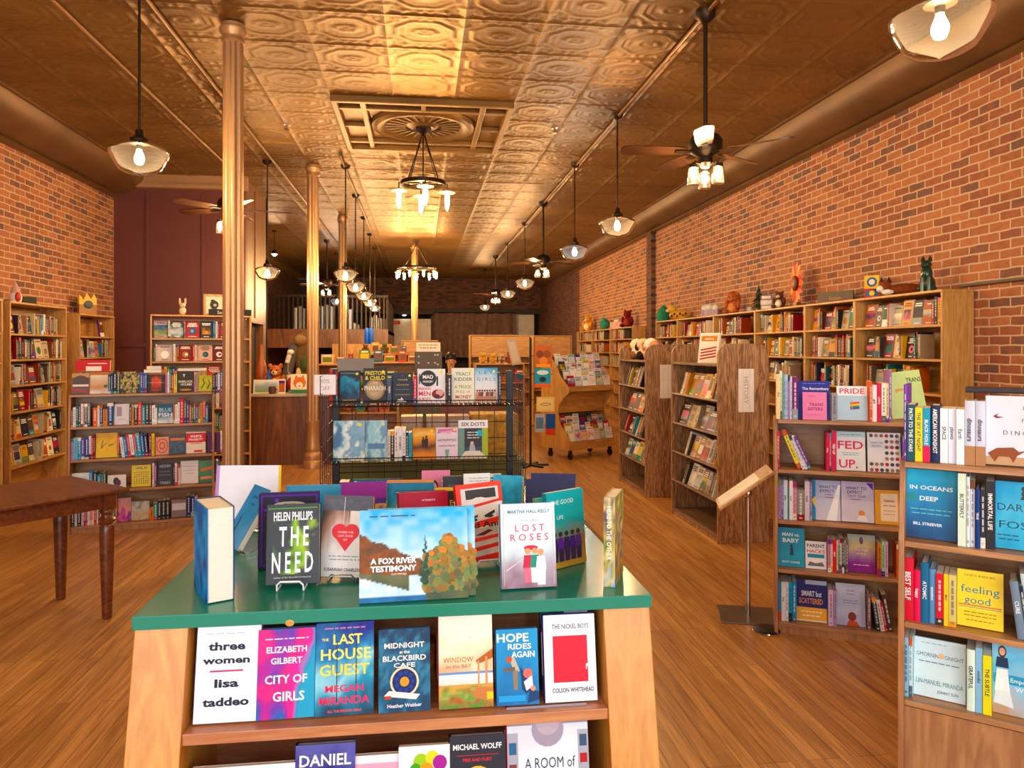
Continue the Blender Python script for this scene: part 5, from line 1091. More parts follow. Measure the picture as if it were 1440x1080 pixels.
# things lying on top of the left low bookcase
for (x, c, w_, h_, lb, yaw, cover) in ((.17, 'c82c34', .27, .10, 'red and white box propped above the left end of the left low bookcase', 4, [('R', .3, .0, .75, .42, 'f0ece4'), ('R', .35, .62, .9, .72, 'f0d0d0')]),):
    X = ML1 @ T(x, .16, 1.2 + .2)
    add_book(X @ RX(-12), w_, h_, .05, c, c, cover, [], False, lb, None, True)
add_book(ML1 @ T(.98, .15, 1.405) @ RX(-90) @ T(0, -.01, -.06), .24, .13, .02, 'eae6e4', 'eae6e4', [], [], True, 'white book lying flat across the right end of the left low bookcase', None, True)
add_book(ML1 @ T(.65, .15, 1.40) @ RX(-90) @ T(0, -.01, -.06), .14, .13, .03, '4a4a9c', '4a4a9c', [], [], False, 'violet book lying flat above the black and red book', None, True)
add_book(ML1 @ T(.65, .16, 1.431) @ RZ(12) @ RX(-90) @ T(0, -.01, -.06), .12, .1, .04, 'c8242c', 'c8242c', [], [], False, 'small red book lying on a violet book on the left low bookcase', None, True)

# ---- arched dark bookcases
SGN = mat('white_sign_paper', 'eeeae6', rough=0.7)
GREYPRINT = 'b8b0a8'
p = P(1012, 765, 6.03); q = P(938, 720, 7.15)
AX, AY0 = 2.42, p.y
ALEN = q.y - p.y
MA_ = T(AX, AY0 + ALEN, 0) @ RZ(-90)
AZ = [1.47, 1.18, .9, .625, .35, .06]
def arched(M, w, label, ph, seed, rows, zs=AZ):
    t = case('arched_bookcase', label, M, w, .44, zs, 1.64, DARKPLY, DARKIN, arch=True, mshelf=DARKIN, th=.025, slant=16)
    for z, toks, nm in zip(zs[1:], rows, ('first row', 'second row', 'third row', 'fourth row')):
        row(M, z, .03, toks, nm, ph, seed, D=.33, hs=.235, pal=WARMPAL, tilt=4, x1=w - .03, yf=.02, slant=16); seed += 1
arched(MA_, ALEN, 'dark arched plywood bookcase beside the slanted sign stand', 'near arched bookcase', 41,
       ('_140 2a2624:28:21 f0e8e0:22:21 8c4a30:30:21 a8542c:34:21 c88a3c:24:21 F:b07a3c:14:22 F:8a4a30:14:22 F:d89a3c:13:22 F:7a5a3c:14:22 e8c84a:30:22 R:3',
        '_20 F:2a2226:24:21 F:b8a488:13:20 F:c8b494:13:20 9a8a74:22:21 F:8a7260:13:22 F:6a5a8c:24:18 R:5',
        '_260 f0ece8:28:22 d8d8dc:20:22 3a342f:26:20 F:dcd4d0:13:20 F:a87a50:12:21 F:c8b8ac:13:20 F:b8ccd8:12:21 8a7a6c:30:20 R:4',
        '_220 2a2422:30:20 26222a:24:20 F:ece8e4:14:21 F:e0d8d0:13:20 F:8a6a4c:12:20 F:c8c4c8:12:19 6a7a8c:28:20 R:4'))
p2 = P(908, 700, 7.9); q2 = P(866, 676, 8.95)
BLEN = q2.y - p2.y
MB_ = T(2.40, q2.y, 0) @ RZ(-90)
arched(MB_, BLEN, 'dark arched plywood bookcase next to the oak card rack', 'far arched bookcase', 51,
       ('_200 3a4a6a:26:21 24262c:22:21 8a8a8c:20:20 c8a45c:24:21 F:4a4a50:13:22 F:2a3444:14:21 d8d0c0:24:20 R:5',
        '_180 F:3a2c2c:22:22 F:2f2a28:16:22 F:d8683c:14:20 F:e07a4a:13:19 R:6',
        '_140 c8a4a4:20:20 b83a34:26:21 F:34343c:14:21 F:5a7a8c:12:20 4a90a4:24:20 F:e0e4e8:14:21 R:6',
        '_60 F:e4e8ec:14:20 F:4a84a4:15:20 F:ecece8:12:19 F:e0c44a:15:21 F:4a9a9c:14:22 R:6'))
# sign sheets on the ends of the arched bookcases, lettered from top to bottom
def end_sign(x, y, zc, w, h, txt, label):
    g = G(); g.box(-w / 2, -.003, -h / 2, w / 2, 0, h / 2, 'f0ece6')
    n = len(txt)
    paint(g, [('R', .28, .03, .295, .97, GREYPRINT), ('R', .70, .03, .715, .97, GREYPRINT), ('V', txt, .5, .5, .3, 'c0bab4', .9)], w, h, lambda u, v, l: ((u - .5) * w, -.003 - .0003 * l, (v - .5) * h))
    tag(g.build('paper_sign', PRINT, M=T(x, y, zc)), label, 'sign')
end_sign(AX + .24, AY0 - .004, 1.255, .134, .355, 'HISTORY', 'white paper sign on the end of the near arched bookcase')
end_sign(2.40 + .225, p2.y - .004, 1.245, .13, .36, '', 'white paper sign on the end of the far arched bookcase')
# flag book and little things on the near arched bookcase, puppets on the far one
X = MA_ @ T(.66, .10, 1.472) @ RZ(35) @ RX(-10)
add_book(X, .2, .27, .025, 'f0ece6', 'd8c8c0', [('P', [(.1, .1 + .1 * k), (.9, .2 + .1 * k), (.9, .25 + .1 * k), (.1, .15 + .1 * k)], 'b83a34') for k in range(4)] + [('R', .1, .72, .9, .9, 'd89a6a'), ('T', 'AMERICA', .5, .8, .06, 'fff', .7)], [], True, 'white book with red flag stripes standing on the near arched bookcase', None, True)
add_book(MA_ @ T(.98, .16, 1.472) @ RX(-10), .09, .12, .02, '4a3a30', '4a3a30', [('E', .5, .5, .3, 'd8b87c')], [], False, 'small brown book at the near end of the arched bookcase top', None, True)

# ---- tall oak bookcases along the right wall
ds = [12.8, 11.7, 10.26, 9.0, 7.83, 6.93, 5.76]
pxs = [922, 952, 1003, 1061, 1131, 1201, 1325]
ys = []
for px in pxs:
    d = dX(px, 4.02); ys.append(P(px, CY, d).y)
WZ = [1.79, 1.515, 1.24, .965, .69, .4, .1]
wl = ['farthest of the six', 'fifth from the camera', 'fourth from the camera', 'third from the camera', 'second from the camera', 'nearest the camera, with its end panel showing']
wn = ['sixth', 'fifth', 'fourth', 'third', 'second', 'nearest']
for k in range(6):
    w = ys[k] - ys[k + 1]
    M = T(4.02, ys[k], 0) @ RZ(-90)
    case('oak_bookcase', 'tall oak bookcase on the right brick wall, ' + wl[k], M, w, .27, WZ, 2.04, OAK, OAKX, top=True, mshelf=OAKX, group='tall oak bookcases on the right wall')
    for j, z in enumerate(WZ[:3]):
        toks = ['_60 R:4 Q:1 R:2 Q:1 R:12', '_30 Q:1 R:3 Q:2 R:3 Q:2 R:8', '_80 R:5 Q:2 R:12'][(j + k) % 3]
        if k == 5: toks = ['_40 Q:1 F:6a5a54:9:19 Q:1 a84a34:24:19 c8bcb0:20:20 Q:1 F:c8a878:13:22 Q:2 R:4', '_50 F:2a2622:13:19 F:c89a5c:10:19 3a3430:18:19 F:8a4a5c:14:21 F:d8c098:11:19 4a4a5c:22:19 d0a04a:16:19 F:26262a:13:19 R:4', '_120 R:3 Q:1 R:4 Q:1 R:6'][j]
        row(M, z, .03, toks, ('top row', 'second row', 'third row')[j], wn[k] + ' right wall bookcase', 60 + k * 5 + j, D=.26, hs=.22, pal=WARMPAL, x1=w - .04, tilt=8)
# rear group of oak bookcases beyond the pilaster
ya, yb = P(889, CY, dX(889, 4.02)).y, P(811, CY, dX(811, 4.02)).y
n = 3; w = (yb - ya) / n
for k in range(n):
    M = T(4.02, yb - k * w, 0) @ RZ(-90)
    case('oak_bookcase', 'tall oak bookcase far back on the right wall beyond the dark pilaster, ' + ('farthest of three', 'middle of three', 'nearest of three')[k], M, w, .27, WZ, 2.0, OAK, OAKX, top=True, mshelf=OAKX, group='oak bookcases beyond the pilaster')
    for j, z in enumerate(WZ[:3]):
        row(M, z, .05, '_100 R:10 Q:1 R:20', ('top row', 'second row', 'third row')[j], ('farthest', 'middle', 'nearest')[k] + ' rear wall bookcase', 95 + k * 3 + j, D=.26, hs=.21, pal=WARMPAL, x1=w * .9)
# brick pilaster / chase on the right wall
d = dX(911, 4.2); v = P(911, CY, d)
g = G(); g.box(4.22, v.y - .14, 0, 4.3, v.y + .14, 3.76)
struct(g.build('wall_pilaster', BRICKD))

# ---- left wall bookcases
def leftcase(px0, px1, X, label, ph, seed, toks, H=2.05, xshift=0):
    y0, y1 = P(px0, CY, dX(px0, X)).y, P(px1, CY, dX(px1, X)).y
    M = T(X, y0, 0) @ RZ(90)
    w = y1 - y0
    case('oak_bookcase', label, M, w, .27, [1.75, 1.49, 1.23, .96, .685, .41, .08], H, OAK, OAKX, top=True, mshelf=OAKX)
    for j, (z, tk) in enumerate(zip([1.75, 1.49, 1.23, .96, .685, .41], toks)):
        row(M, z, .03, tk, ('top row', 'second row', 'third row', 'fourth row', 'fifth row', 'bottom row')[j], ph, seed + j, D=.26, hs=.22, pal=WARMPAL, x1=w - .04, tilt=8)
    return M, w
ML3, WL3 = leftcase(14, 94, -4.02, 'tall oak bookcase on the left brick wall with six full shelves', 'left wall bookcase', 121,
    ('b8b43c:26:20 8a6a3c:20:19 F:4a2a3c:14:20 3a2a34:20:19 F:c0a490:13:20 a88a74:22:19 F:3a3a44:14:19 R:4 8ab0d4:26:20 6a8ab4:22:20 R:14', 'F:3a2f2c:14:20 R:7 e8e4dc:24:20 5a7aa4:20:20 R:4 Q:3 R:12', '3a5a8c:30:19 c86a4a:24:19 F:b0aca4:16:20 R:5 Q:2 R:4 Q:1 R:12',
     'R:5 F:6a6a3c:15:19 Q:1 b0343c:28:20 R:5 Q:2 R:12', '3a3a4c:20:18 R:5 Q:4 R:6 Q:2 R:6', '_60 Q:1 F:b8b0a8:15:21 Q:2 R:5 Q:3 R:8'))
ML4, WL4 = leftcase(112, 161, -4.02, 'tall oak bookcase in the left corner next to the maroon wall', 'left corner bookcase', 131,
    ('_700 Q:2 R:4', '_40 F:e4b8ac:20:22 R:3 F:8ac4c0:13:19 Q:2 2f7aa4:26:18 R:6', 'R:6 Q:2 R:6', 'R:6 Q:2 R:5', 'Q:3 R:5', 'R:10'), H=2.0)
add_book(ML4 @ T(.18, -.03, 1.62) @ RX(-12), .2, .22, .02, 'e0b4a8', 'c89a90', [('R', .2, .6, .8, .65, 'b87a70'), ('R', .25, .5, .75, .54, 'b87a70')], [], False, 'pink book propped at the front of the left corner bookcase', None, True) if False else None
M0 = T(-3.94, P(0, CY, dX(0, -3.94)).y - .95, 0) @ RZ(90)
case('oak_bookcase', 'oak bookcase at the left edge of the picture, mostly out of frame', M0, 1.0, .30, [1.75, 1.47, 1.2, .93, .66, .36, .08], 2.05, OAK, OAKX, top=True, mshelf=OAKX)
for j, z in enumerate([1.47, 1.2, .93, .66, .36]):
    row(M0, z, .62, 'Q:1 R:2 Q:1 R:8', ('first row', 'second row', 'third row', 'fourth row', 'fifth row')[j], 'left edge bookcase', 141 + j, D=.26, hs=.22, pal=WARMPAL, x1=.96, tilt=8)

# ---- tall bookcase behind the nearest column
a, b = P(211, CY, 8.4), P(353, CY, 8.86)
ML2 = T(a.x, a.y, 0) @ RZ(math.degrees(math.atan2(b.y - a.y, b.x - a.x)))
W2 = math.hypot(b.x - a.x, b.y - a.y)
L2Z = [1.72, 1.45, 1.17, .90, .62, .35, .08]
case('oak_bookcase', 'tall oak social science bookcase behind the nearest gilded column', ML2, W2, .3, L2Z, 1.97, OAK, OAKX, top=True, mshelf=OAKX)
ph = 'tall bookcase behind the column'
row(ML2, 1.72, .04, 'F:b8a4ac:14:20 d8ccc4:20:20 F:4a4a54:14:20 5a5a60:16:19 F:a83a3c:15:20 _6 F:2a3040:13:20 4a8ac0:14:20 3a6aa4:14:19 f0ece8:16:20 8a2a34:14:19 F:6a3a3c:15:20 R:3', 'top row', ph, 151, hs=.22, x1=W2 - .04)
row(ML2, 1.45, .04, '4a5a5c:14:18 d8d0c4:18:20 F:c8bcc0:16:19 f0ece4:22:20 b89a5c:18:19 8c2a30:16:19 F:8a3a34:14:19 c83a3c:20:19 e0d4cc:20:19 b8a89c:22:18 F:d0b0a8:15:19 F:5a2a34:14:19 R:4', 'second row', ph, 152, hs=.22, x1=W2 - .04)
row(ML2, 1.17, .04, 'R:8 F:9a8a90:13:18 F:b8aeb0:14:18 e8b83c:20:19 R:2 F:b83a30:16:23 R:3', 'third row', ph, 153, hs=.22, x1=W2 - .04)
for z, tk, nm, sd in ((.90, 'R:26 _10 F:d8a07c:16:19 F:c83a3c:12:20', 'fourth row', 154), (.62, 'R:26 _10 F:c8482c:16:19 F:3a6a9c:11:20', 'fifth row', 155), (.35, 'R:26 _10 F:a03a30:16:18 F:d8b4a0:11:18', 'sixth row', 156), (.08, 'R:26 F:8a7a2c:16:20 F:4a6a8c:11:20', 'bottom row', 157)):
    row(ML2, z, .3, tk, nm, ph, sd, hs=.22, x1=W2 - .03)
# ------------------------------------------------------------------ green-topped display table in front
TX0, TX1, TY0, TY1, TZ = -.745, .655, 2.03, 3.72, .90
t = thing('display_table', 'green topped display table with honey wood sides in the foreground', 'display table', T(0, 0, 0))
g = G(); g.box(TX0, TY0, TZ - .036, TX1, TY1, TZ); g.build('table_top', TEAL, t, bevel=.002)
for x0 in (TX0 + .003, TX1 - .138):
    for (ya, yb, s) in ((TY0 + .012, TY0 + .33, -.20), (TY1 - .012, TY1 - .33, .20)):
        g = G(); g.prism([(ya, TZ - .036), (yb, TZ - .036), (yb, 0), (ya + s, 0)], x0, x0 + .135, 'x'); g.build('side_panel', ORANGE, t, bevel=.003)
    g = G(); g.box(x0 + .05, TY0 + .3, 0, x0 + .07, TY1 - .3, TZ - .036); g.build('end_panel', REDWOOD, t)
ix0, ix1 = TX0 + .138, TX1 - .138
for z, nm in ((.606, 0), (.31, 0), (.06, 0)):
    yf = TY0 + .012 - (TZ - .036 - z) * .2325 + .006
    g = G(); g.box(ix0, yf, z - .03, ix1, TY0 + .34, z); g.build('shelf', REDWOOD, t, bevel=.002)
    yb = TY1 - .012 + (TZ - .036 - z) * .2325 - .006
    g = G(); g.box(ix0, TY1 - .34, z - .03, ix1, yb, z); g.build('shelf', REDWOOD, t, bevel=.002)
g = G(); g.box(ix0, TY0 + .29, .05, ix1, TY0 + .31, TZ - .036); g.build('back_panel', REDWOOD, t)
g = G(); g.box(ix0, TY1 - .31, .05, ix1, TY1 - .29, TZ - .036); g.build('back_panel', REDWOOD, t)
g = G(); v = PZ(406, 878, .868); g.ell((v.x, TY0 - .0005, TZ - .034), (.012, .0012, .009), n=10, m=6); g.build('worn_spot', ORANGE, t)

# books on the two shelves of the table front
def shelfbook(px, name, z, lab, tilt=11, dy=0, yaw=0):
    yf = TY0 + .012 - (TZ - .036 - z) * .2325 + .045 + dy
    d = dY(px, yf); x = P(px, CY, d).x
    place(T(x, yf, z), name, lab, dy=0, tilt=tilt, yaw=yaw)
for px, nm, yaw, lb in ((317, 'three', 0, 'leftmost on the upper table shelf'), (401, 'city', 2, 'second on the upper table shelf'), (484, 'last', 2, 'upper table shelf'),
                   (569, 'midnight', 2, 'upper shelf of the green table'), (656, 'window', 1, 'on the upper shelf of the green table'), (729, 'hope', 0, 'upper shelf of the green table'), (804, 'nickel', 0, 'upper shelf of the green table')):
    shelfbook(px, nm, .606, DES[nm][6] + ', ' + lb, 11, 0, yaw)
add_book(T(P(804, CY, 2.0).x + .012, 2.095, .606) @ RX(-11) @ T(0, .0, .008), .14, .235, .022, 'dfe6ee', '1f3a4a', [('R', 0, 0, .5, 1, '1f4a4a')], [], True, 'second pale book half hidden behind the white book with a red rectangle', None, True)
for px, nm, dy, lb in ((340, 'conten', 0, ''), (455, 'daniel', .0, ' on the lower shelf of the green table'), (532, 'pink', .01, ' of the green table'), (600, 'fruit', 0, ' on the lower shelf of the green table'), (673, 'wolff', 0, ' on the lower table shelf'), (774, 'veranda', .0, ' on the lower table shelf')):
    shelfbook(px, nm, .31, DES[nm][6] + lb, 11, dy)

# books standing on the green top
def easel(M, w, label, m=WHITEWIRE, tilt=10, lip=.03, hh=.15, desc='book easel'):
    t = thing('book_easel', label, 'book easel', M)
    s = math.tan(math.radians(tilt))
    r = .0028
    g = G(); g.tube([(-w / 2, .012, .004), (-w / 2, -.026, .004), (-w / 2, -.03, .02), (-w / 2 + .01, -.03, lip), (w / 2 - .01, -.03, lip), (w / 2, -.03, .02), (w / 2, -.026, .004), (w / 2, .012, .004)], r, 6)
    g.build('front_lip', m, t, smooth=True)
    g = G()
    for k in (-1, 1): g.tube([(k * w / 2, .012, .004), (k * w / 2, .03, .012), (k * w / 2, .04 + hh * s, hh)], r, 6)
    g.tube([(-w / 2, .04 + hh * s, hh), (w / 2, .04 + hh * s, hh)], r, 6); g.build('back_frame', m, t, smooth=True)
    g = G(); g.tube([(0, .04 + hh * s, hh), (0, .13, .003)], r, 6); g.build('rear_leg', m, t, smooth=True)
def top(px, py, name, lab, yaw=0, tilt=9, lean=0, scale=1, eas=None):
    v = PZ(px, py, TZ)
    M = T(v.x, v.y, TZ) @ RZ(yaw)
    place(M @ T(0, 0, .006 if eas else 0), name, lab, dy=0, tilt=tilt, lean=lean, scale=scale)
    if eas: easel(M, *eas)
top(411, 828, 'need', DES['need'][6] + ' on a white wire easel', -3, 11, -1.5, 1, (.075, 'white wire easel under the black book with huge white capitals'))
top(483, 818, 'heart', DES['heart'][6], -8, 12, 1.5, 1, (.08, 'wire easel under the book with the red heart tag', CHROME))
top(583, 846, 'fox', DES['fox'][6] + ', front of the green table', 3, 9)
v = PZ(587, 846, TZ); place(T(v.x + .014, v.y + .018, TZ) @ RZ(3), 'fox', 'second copy of the wide river landscape book, hidden behind the first', dy=0, tilt=9)
top(745, 829, 'roses', DES['roses'][6], 3, 9)
top(684, 797, 'ann', DES['ann'][6], 12, 12, -3, 1, (.08, 'white wire easel under the coral striped book'))
top(800, 797, 'women', DES['women'][6] + ', behind the pale book of ladies', 32, 5)
top(406, 800, 'purple', DES['purple'][6] + ', behind the black book on the easel', 6, 6, .5)
top(773, 752, 'navyface', DES['navyface'][6] + ', rear right of the green table', -14, 14)
v = PZ(776, 742, TZ); place(T(v.x + .01, v.y + .04, TZ) @ RZ(-14), 'navy', DES['navy'][6], dy=0, tilt=14, scale=.94)
top(776, 775, 'oranget', DES['oranget'][6] + ' left of the teal book with figures', 20, 10)
top(322, 772, 'lightblue', DES['lightblue'][6], -58, 32, 0, 1, None)
v = PZ(352, 782, TZ); easel(T(v.x, v.y, TZ) @ RZ(-58), .06, 'clear acrylic easel holding the tilted light blue book', CLEAR, 20, .02, .17)
v = PZ(347, 748, TZ); place(T(v.x, v.y, TZ) @ RZ(14), 'whiteback', DES['whiteback'][6], dy=0, tilt=20, lean=3, scale=.92)
easel(T(v.x + .02, v.y - .02, TZ) @ RZ(12), .1, 'wire easel behind the clear one at the rear left of the table', CLEAR, 16, .03, .16)
v = PZ(512, 757, TZ); place(T(v.x, v.y, TZ) @ RZ(3), 'purpflat', DES['purpflat'][6], dy=0, tilt=8)
v = PZ(470, 735, TZ); place(T(v.x, v.y, TZ), 'longblue', DES['longblue'][6], dy=0, tilt=6)
v = PZ(577, 752, TZ); place(T(v.x, v.y, TZ) @ RZ(-2), 'skyblue', DES['skyblue'][6] + ' standing behind the river book', dy=0, tilt=8, scale=.93)
v = PZ(597, 778, TZ); place(T(v.x, v.y, TZ) @ RZ(9), 'crimson', DES['crimson'][6] + ' just behind the river book', dy=0, tilt=7)
v = PZ(634, 768, TZ); place(T(v.x, v.y + .06, TZ), 'yelblack', DES['yelblack'][6] + ' beside the coral striped book', dy=0, tilt=7)
v = PZ(712, 735, TZ); place(T(v.x, v.y, TZ) @ RZ(-20), 'bluecurve', DES['bluecurve'][6] + ', rear of the green table', dy=0, tilt=8, scale=.9)
v = PZ(640, 728, TZ); place(T(v.x, v.y, TZ), 'darkgrey', DES['darkgrey'][6] + ' at the back of the green table', dy=0, tilt=6, scale=.84)
v = PZ(672, 733, TZ); place(T(v.x, v.y, TZ) @ RZ(5), 'letter', DES['letter'][6] + ' standing at the back of the table', dy=0, tilt=8, scale=.95)
v = PZ(620, 724, TZ); place(T(v.x - .02, v.y + .02, TZ), 'portrait', DES['portrait'][6] + ', back of the green table', dy=0, tilt=6)
# thick blue book with its fore-edge towards the camera, and patterned book with its spine towards it
v = PZ(291, 851, TZ)
add_book(T(v.x - .085 * math.cos(math.radians(-63)), v.y - .085 * math.sin(math.radians(-63)), TZ + .0005) @ RZ(-63), .17, .262, .072, '2470b4', '15406e', DES['bluethick'][5], [], True, DES['bluethick'][6], None, True, back=DES['bluethick'][5])
v = PZ(864, 826, TZ)
add_book(T(v.x + .02, v.y + .08, TZ + .0005) @ RZ(66) @ T(0, -.016, 0), .16, .262, .033, 'd8c488', 'b8a878', DES['oldprint'][5], [('I', im(['8fb0d8', 'd8c890', '5a6a3c', 'c8b878', '3a3a5c', 'e0d0a0'], 3, 6, 'v', .6), 0, 0, 1, 1, 4, 16), ('V', 'HERE TO THE OTHER', .5, .6, .42, 'f4f0e4', .6)], True, DES['oldprint'][6], None, True, back=DES['oldprint'][5])

# ------------------------------------------------------------------ black wire book rack
RY0, RX0, RX1 = 5.25, -.60, .665
t = thing('wire_rack', 'black wire grid book rack with bargain books behind the green table', 'book rack', T(RX0, RY0, 0))
RW = RX1 - RX0
for x in (0, RW - .045):
    g = G(); g.box(x, 0, 0, x + .045, .04, 1.44); g.build('post', BLACK, t, bevel=.002)
for x in (-.03, RW + .03):
    g = G()
    for k in range(8): g.tube([(x, -.42 + k * .11, .02), (x, -.42 + k * .11, 1.42)], .003, 5)
    for k in range(13): g.tube([(x, -.42, .04 + k * .115), (x, .35, .04 + k * .115)], .003, 5)
    g.build('side_grid', BLACK, t)
g = G()
for k in range(12): g.tube([(.02 + k * (RW - .04) / 11, .02, .02), (.02 + k * (RW - .04) / 11, .02, 1.42)], .003, 5)
for k in range(13): g.tube([(0, .02, .04 + k * .115), (RW, .02, .04 + k * .115)], .003, 5)
g.build('back_grid', BLACK, t)
RZS = [1.215, .83, .50]
for z in RZS:
    g = G()
    for k in range(40): g.tube([(.01 + k * (RW - .02) / 39, 0, z), (.01 + k * (RW - .02) / 39, -.2, z - .004), (.01 + k * (RW - .02) / 39, -.2, z + .03)], .002, 4)
    g.tube([(0, -.2, z + .03), (RW, -.2, z + .03)], .0035, 6); g.tube([(0, -.2, z - .004), (RW, -.2, z - .004)], .0035, 6)
    g.build('wire_shelf', BLACK, t)
MRK = T(RX0, RY0 - .19, 0)
row(MRK, 1.222, .0, 'c02a34:20:24:EVE 23242c:20:24:MACHINE 6a3a44:12:22 _4 @darkblue _16 @pharaoh _4 55607c:24:18:BAEN _4 @church c82a4c:22:19 _4 @mad _8 2a2a30:30:20 @tracy @lily 3a4258:14:21', 'top row', 'wire rack', 171, D=.19, keep=True, tilt=6, yf=.0)
row(MRK, .837, .02, '@silver @silver2 e0dcd4:20:20 2a2c2c:26:20 ece8e4:24:22 eceef4:26:22:TESTAMENT f0f0f2:22:22 2a2a30:18:19 6ab4d0:20:19 _6 @sunset @gastro @sixdots', 'middle row', 'wire rack', 172, D=.19, keep=True, tilt=5, yf=.0)
row(MRK, .507, .04, '24262e:22:16 4a3a3c:34:19 5a4a4c:28:19 _20 @tealflower F:2f6f94:16:20 @chakra F:d8a04a:13:20 F:d88aa8:14:21 F:3a3c44:12:20 F:e8e8ec:14:22 F:3a9ac4:14:20', 'lower row', 'wire rack', 173, D=.19, keep=True, tilt=6, yf=.0)
v = P(457, 541, 4.8)
g = G(); g.box(-.07, -.001, -.065, .07, .001, .065, 'f2eef0'); paint(g, [('T', '40%', .5, .68, .22, 'aaa4b0', .6, 0), ('T', 'OFF', .5, .32, .22, 'aaa4b0', .5, 0)], .14, .13, lambda u, v_, l: ((u - .5) * .14, -.001 - .0003 * l, (v_ - .5) * .13))
tag(g.build('paper_sign', PRINT, M=T(v.x, v.y, v.z) @ RZ(-4)), 'white handwritten discount sign clipped to the left side of the wire rack', 'sign')
# green plinth, boxes and yellow cloth bin behind the rack
GREENP = mat('olive_green_paint', '5c5a1e', rough=0.6, var=0.2, vscale=4)
t = thing('display_plinth', 'olive green painted plinth standing behind the wire rack', 'plinth', T(0, 5.75, 0))
g = G(); g.box(-.62, 0, 0, .80, .75, .70); g.build('body', GREENP, t, bevel=.004)
g = G(); g.box(-.64, -.02, .70, .82, .77, .73); g.build('top_panel', GREENP, t, bevel=.004)
for k, (x, w, h, c) in enumerate(((-.06, .17, .33, 'b89a84'), (.13, .15, .33, 'c0a48c'), (.31, .17, .33, 'a8907c'))):
    g = G(); g.box(-w / 2, 0, 0, w / 2, .2, h, c); paint(g, [('R', .1, .1, .9, .9, 'c8b09c')], w, h, lambda u, v_, l: ((u - .5) * w, -.0004 * l, v_ * h))
    tag(g.build('cardboard_box', PAINTED, M=T(x, 5.9, .731)), 'tan cardboard box on the green plinth behind the wire rack, ' + ('left', 'middle', 'right')[k] + ' of three', 'box')
DAMASK = mat('yellow_damask', 'b98a24', rough=.7, var=.5, vscale=26)
g = G(); g.box(-.19, 0, 0, .19, .3, .34); tag(g.build('fabric_bin', DAMASK, M=T(.6, 5.9, .731), bevel=.01), 'yellow patterned fabric bin on the green plinth', 'fabric bin')
for k, x in enumerate((-.5, -.36, -.22)):
    g = G(); g.lathe([(.03, 0), (.04, .03), (.03, .09), (.02, .11)], 12, 'd8b0a0'); g.ell((0, 0, .14), .035, 'e0c0b0')
    tag(g.build('figurine', PAINTED, smooth=True, M=T(x, 5.95, .731)), 'small pinkish figurine on the green plinth, ' + ('left', 'middle', 'right')[k] + ' of three', 'figurine')

# ------------------------------------------------------------------ cherry table on the left
cz = .77
c0 = P(183, 685, 4.4); c1 = P(97, 668, 4.83); 
ang = math.degrees(math.atan2(c1.y - c0.y, c1.x - c0.x))          # short edge direction
MT = T(c0.x, c0.y, 0) @ RZ(ang)                                     # local x along the short edge, y negative... long edge to +y
Wd, Ln = math.hypot(c1.x - c0.x, c1.y - c0.y), 1.5
t = thing('wooden_table', 'dark cherry wooden table with turned legs at the left edge', 'table', MT)
g = G(); g.box(0, 0, cz - .022, Wd, Ln, cz); g.build('table_top', CHERRY, t, bevel=.008)
g = G()
i = .07
for b in ((i, i, Wd - i, i + .022), (i, Ln - i - .022, Wd - i, Ln - i), (i, i, i + .022, Ln - i), (Wd - i - .022, i, Wd - i, Ln - i)):
    g.box(b[0], b[1], cz - .115, b[2], b[3], cz - .022)
g.build('apron', CHERRY, t, bevel=.002)
LEG = [(.024, 0), (.028, .02), (.036, .3), (.042, .5), (.040, .545), (.032, .56), (.046, .575), (.047, .59), (.032, .605), (.030, .615), (.042, .635), (.036, .652)]
for (x, y) in ((.09, .09), (Wd - .09, .09), (.09, Ln - .09), (Wd - .09, Ln - .09)):
    g = G(); g.lathe(LEG, 20, X=T(x, y, 0)); g.box(x - .036, y - .036, .65, x + .036, y + .036, cz - .022)
    g.build('leg', CHERRY, t, smooth=True)
# ------------------------------------------------------------------ slanted sign stand
b = PZ(1052, 866, 0)
t = thing('sign_stand', 'chrome pole sign stand with a slanted board on the right', 'sign stand', T(b.x, b.y, 0) @ RZ(-18))
SLATE = mat('brushed_base', '6a5c50', rough=.35, metal=.5)
g = G(); g.box(-.17, -.15, 0, .17, .15, .008); g.build('base_plate', SLATE, t, bevel=.002)
g = G(); g.tube([(0, 0, .008), (0, 0, .735)], .016, 14); g.build('pole', CHROME, t, smooth=True)
g = G(); g.ell((0, 0, .735), (.03, .03, .03)); g.build('pivot', CHROME, t, smooth=True)
X = T(-.02, 0, .765) @ RY(-37)
g = G(); g.box(-.19, -.14, 0, .19, .14, .014, X=X); g.build('board', OAKX, t, bevel=.002)
g = G(); g.box(-.17, -.11, .0142, .10, .11, .018, X=X); g.build('paper_sheet', SGN, t)
# furniture slider discs under the low bookcases
for (px, py, lb) in ((1078, 887, 'black slider disc on the floor at the corner of the narrow right bookcase'), (95, 748, 'black slider disc under the left end of the left low bookcase'), (90, 739, 'small black floor disc beside the left low bookcase')):
    v = PZ(px, py, 0)
    t = thing('slider_disc', lb, 'floor disc', T(v.x, v.y, 0))
    g = G(); g.lathe([(.075, 0), (.075, .012), (.06, .018), (0, .018)], 24); g.build('disc', BLACK, t, smooth=True)
    g = G(); g.lathe([(.076, .0), (.079, .003), (.076, .006)], 24, cap=False); g.build('rim', CHROME, t, smooth=True)
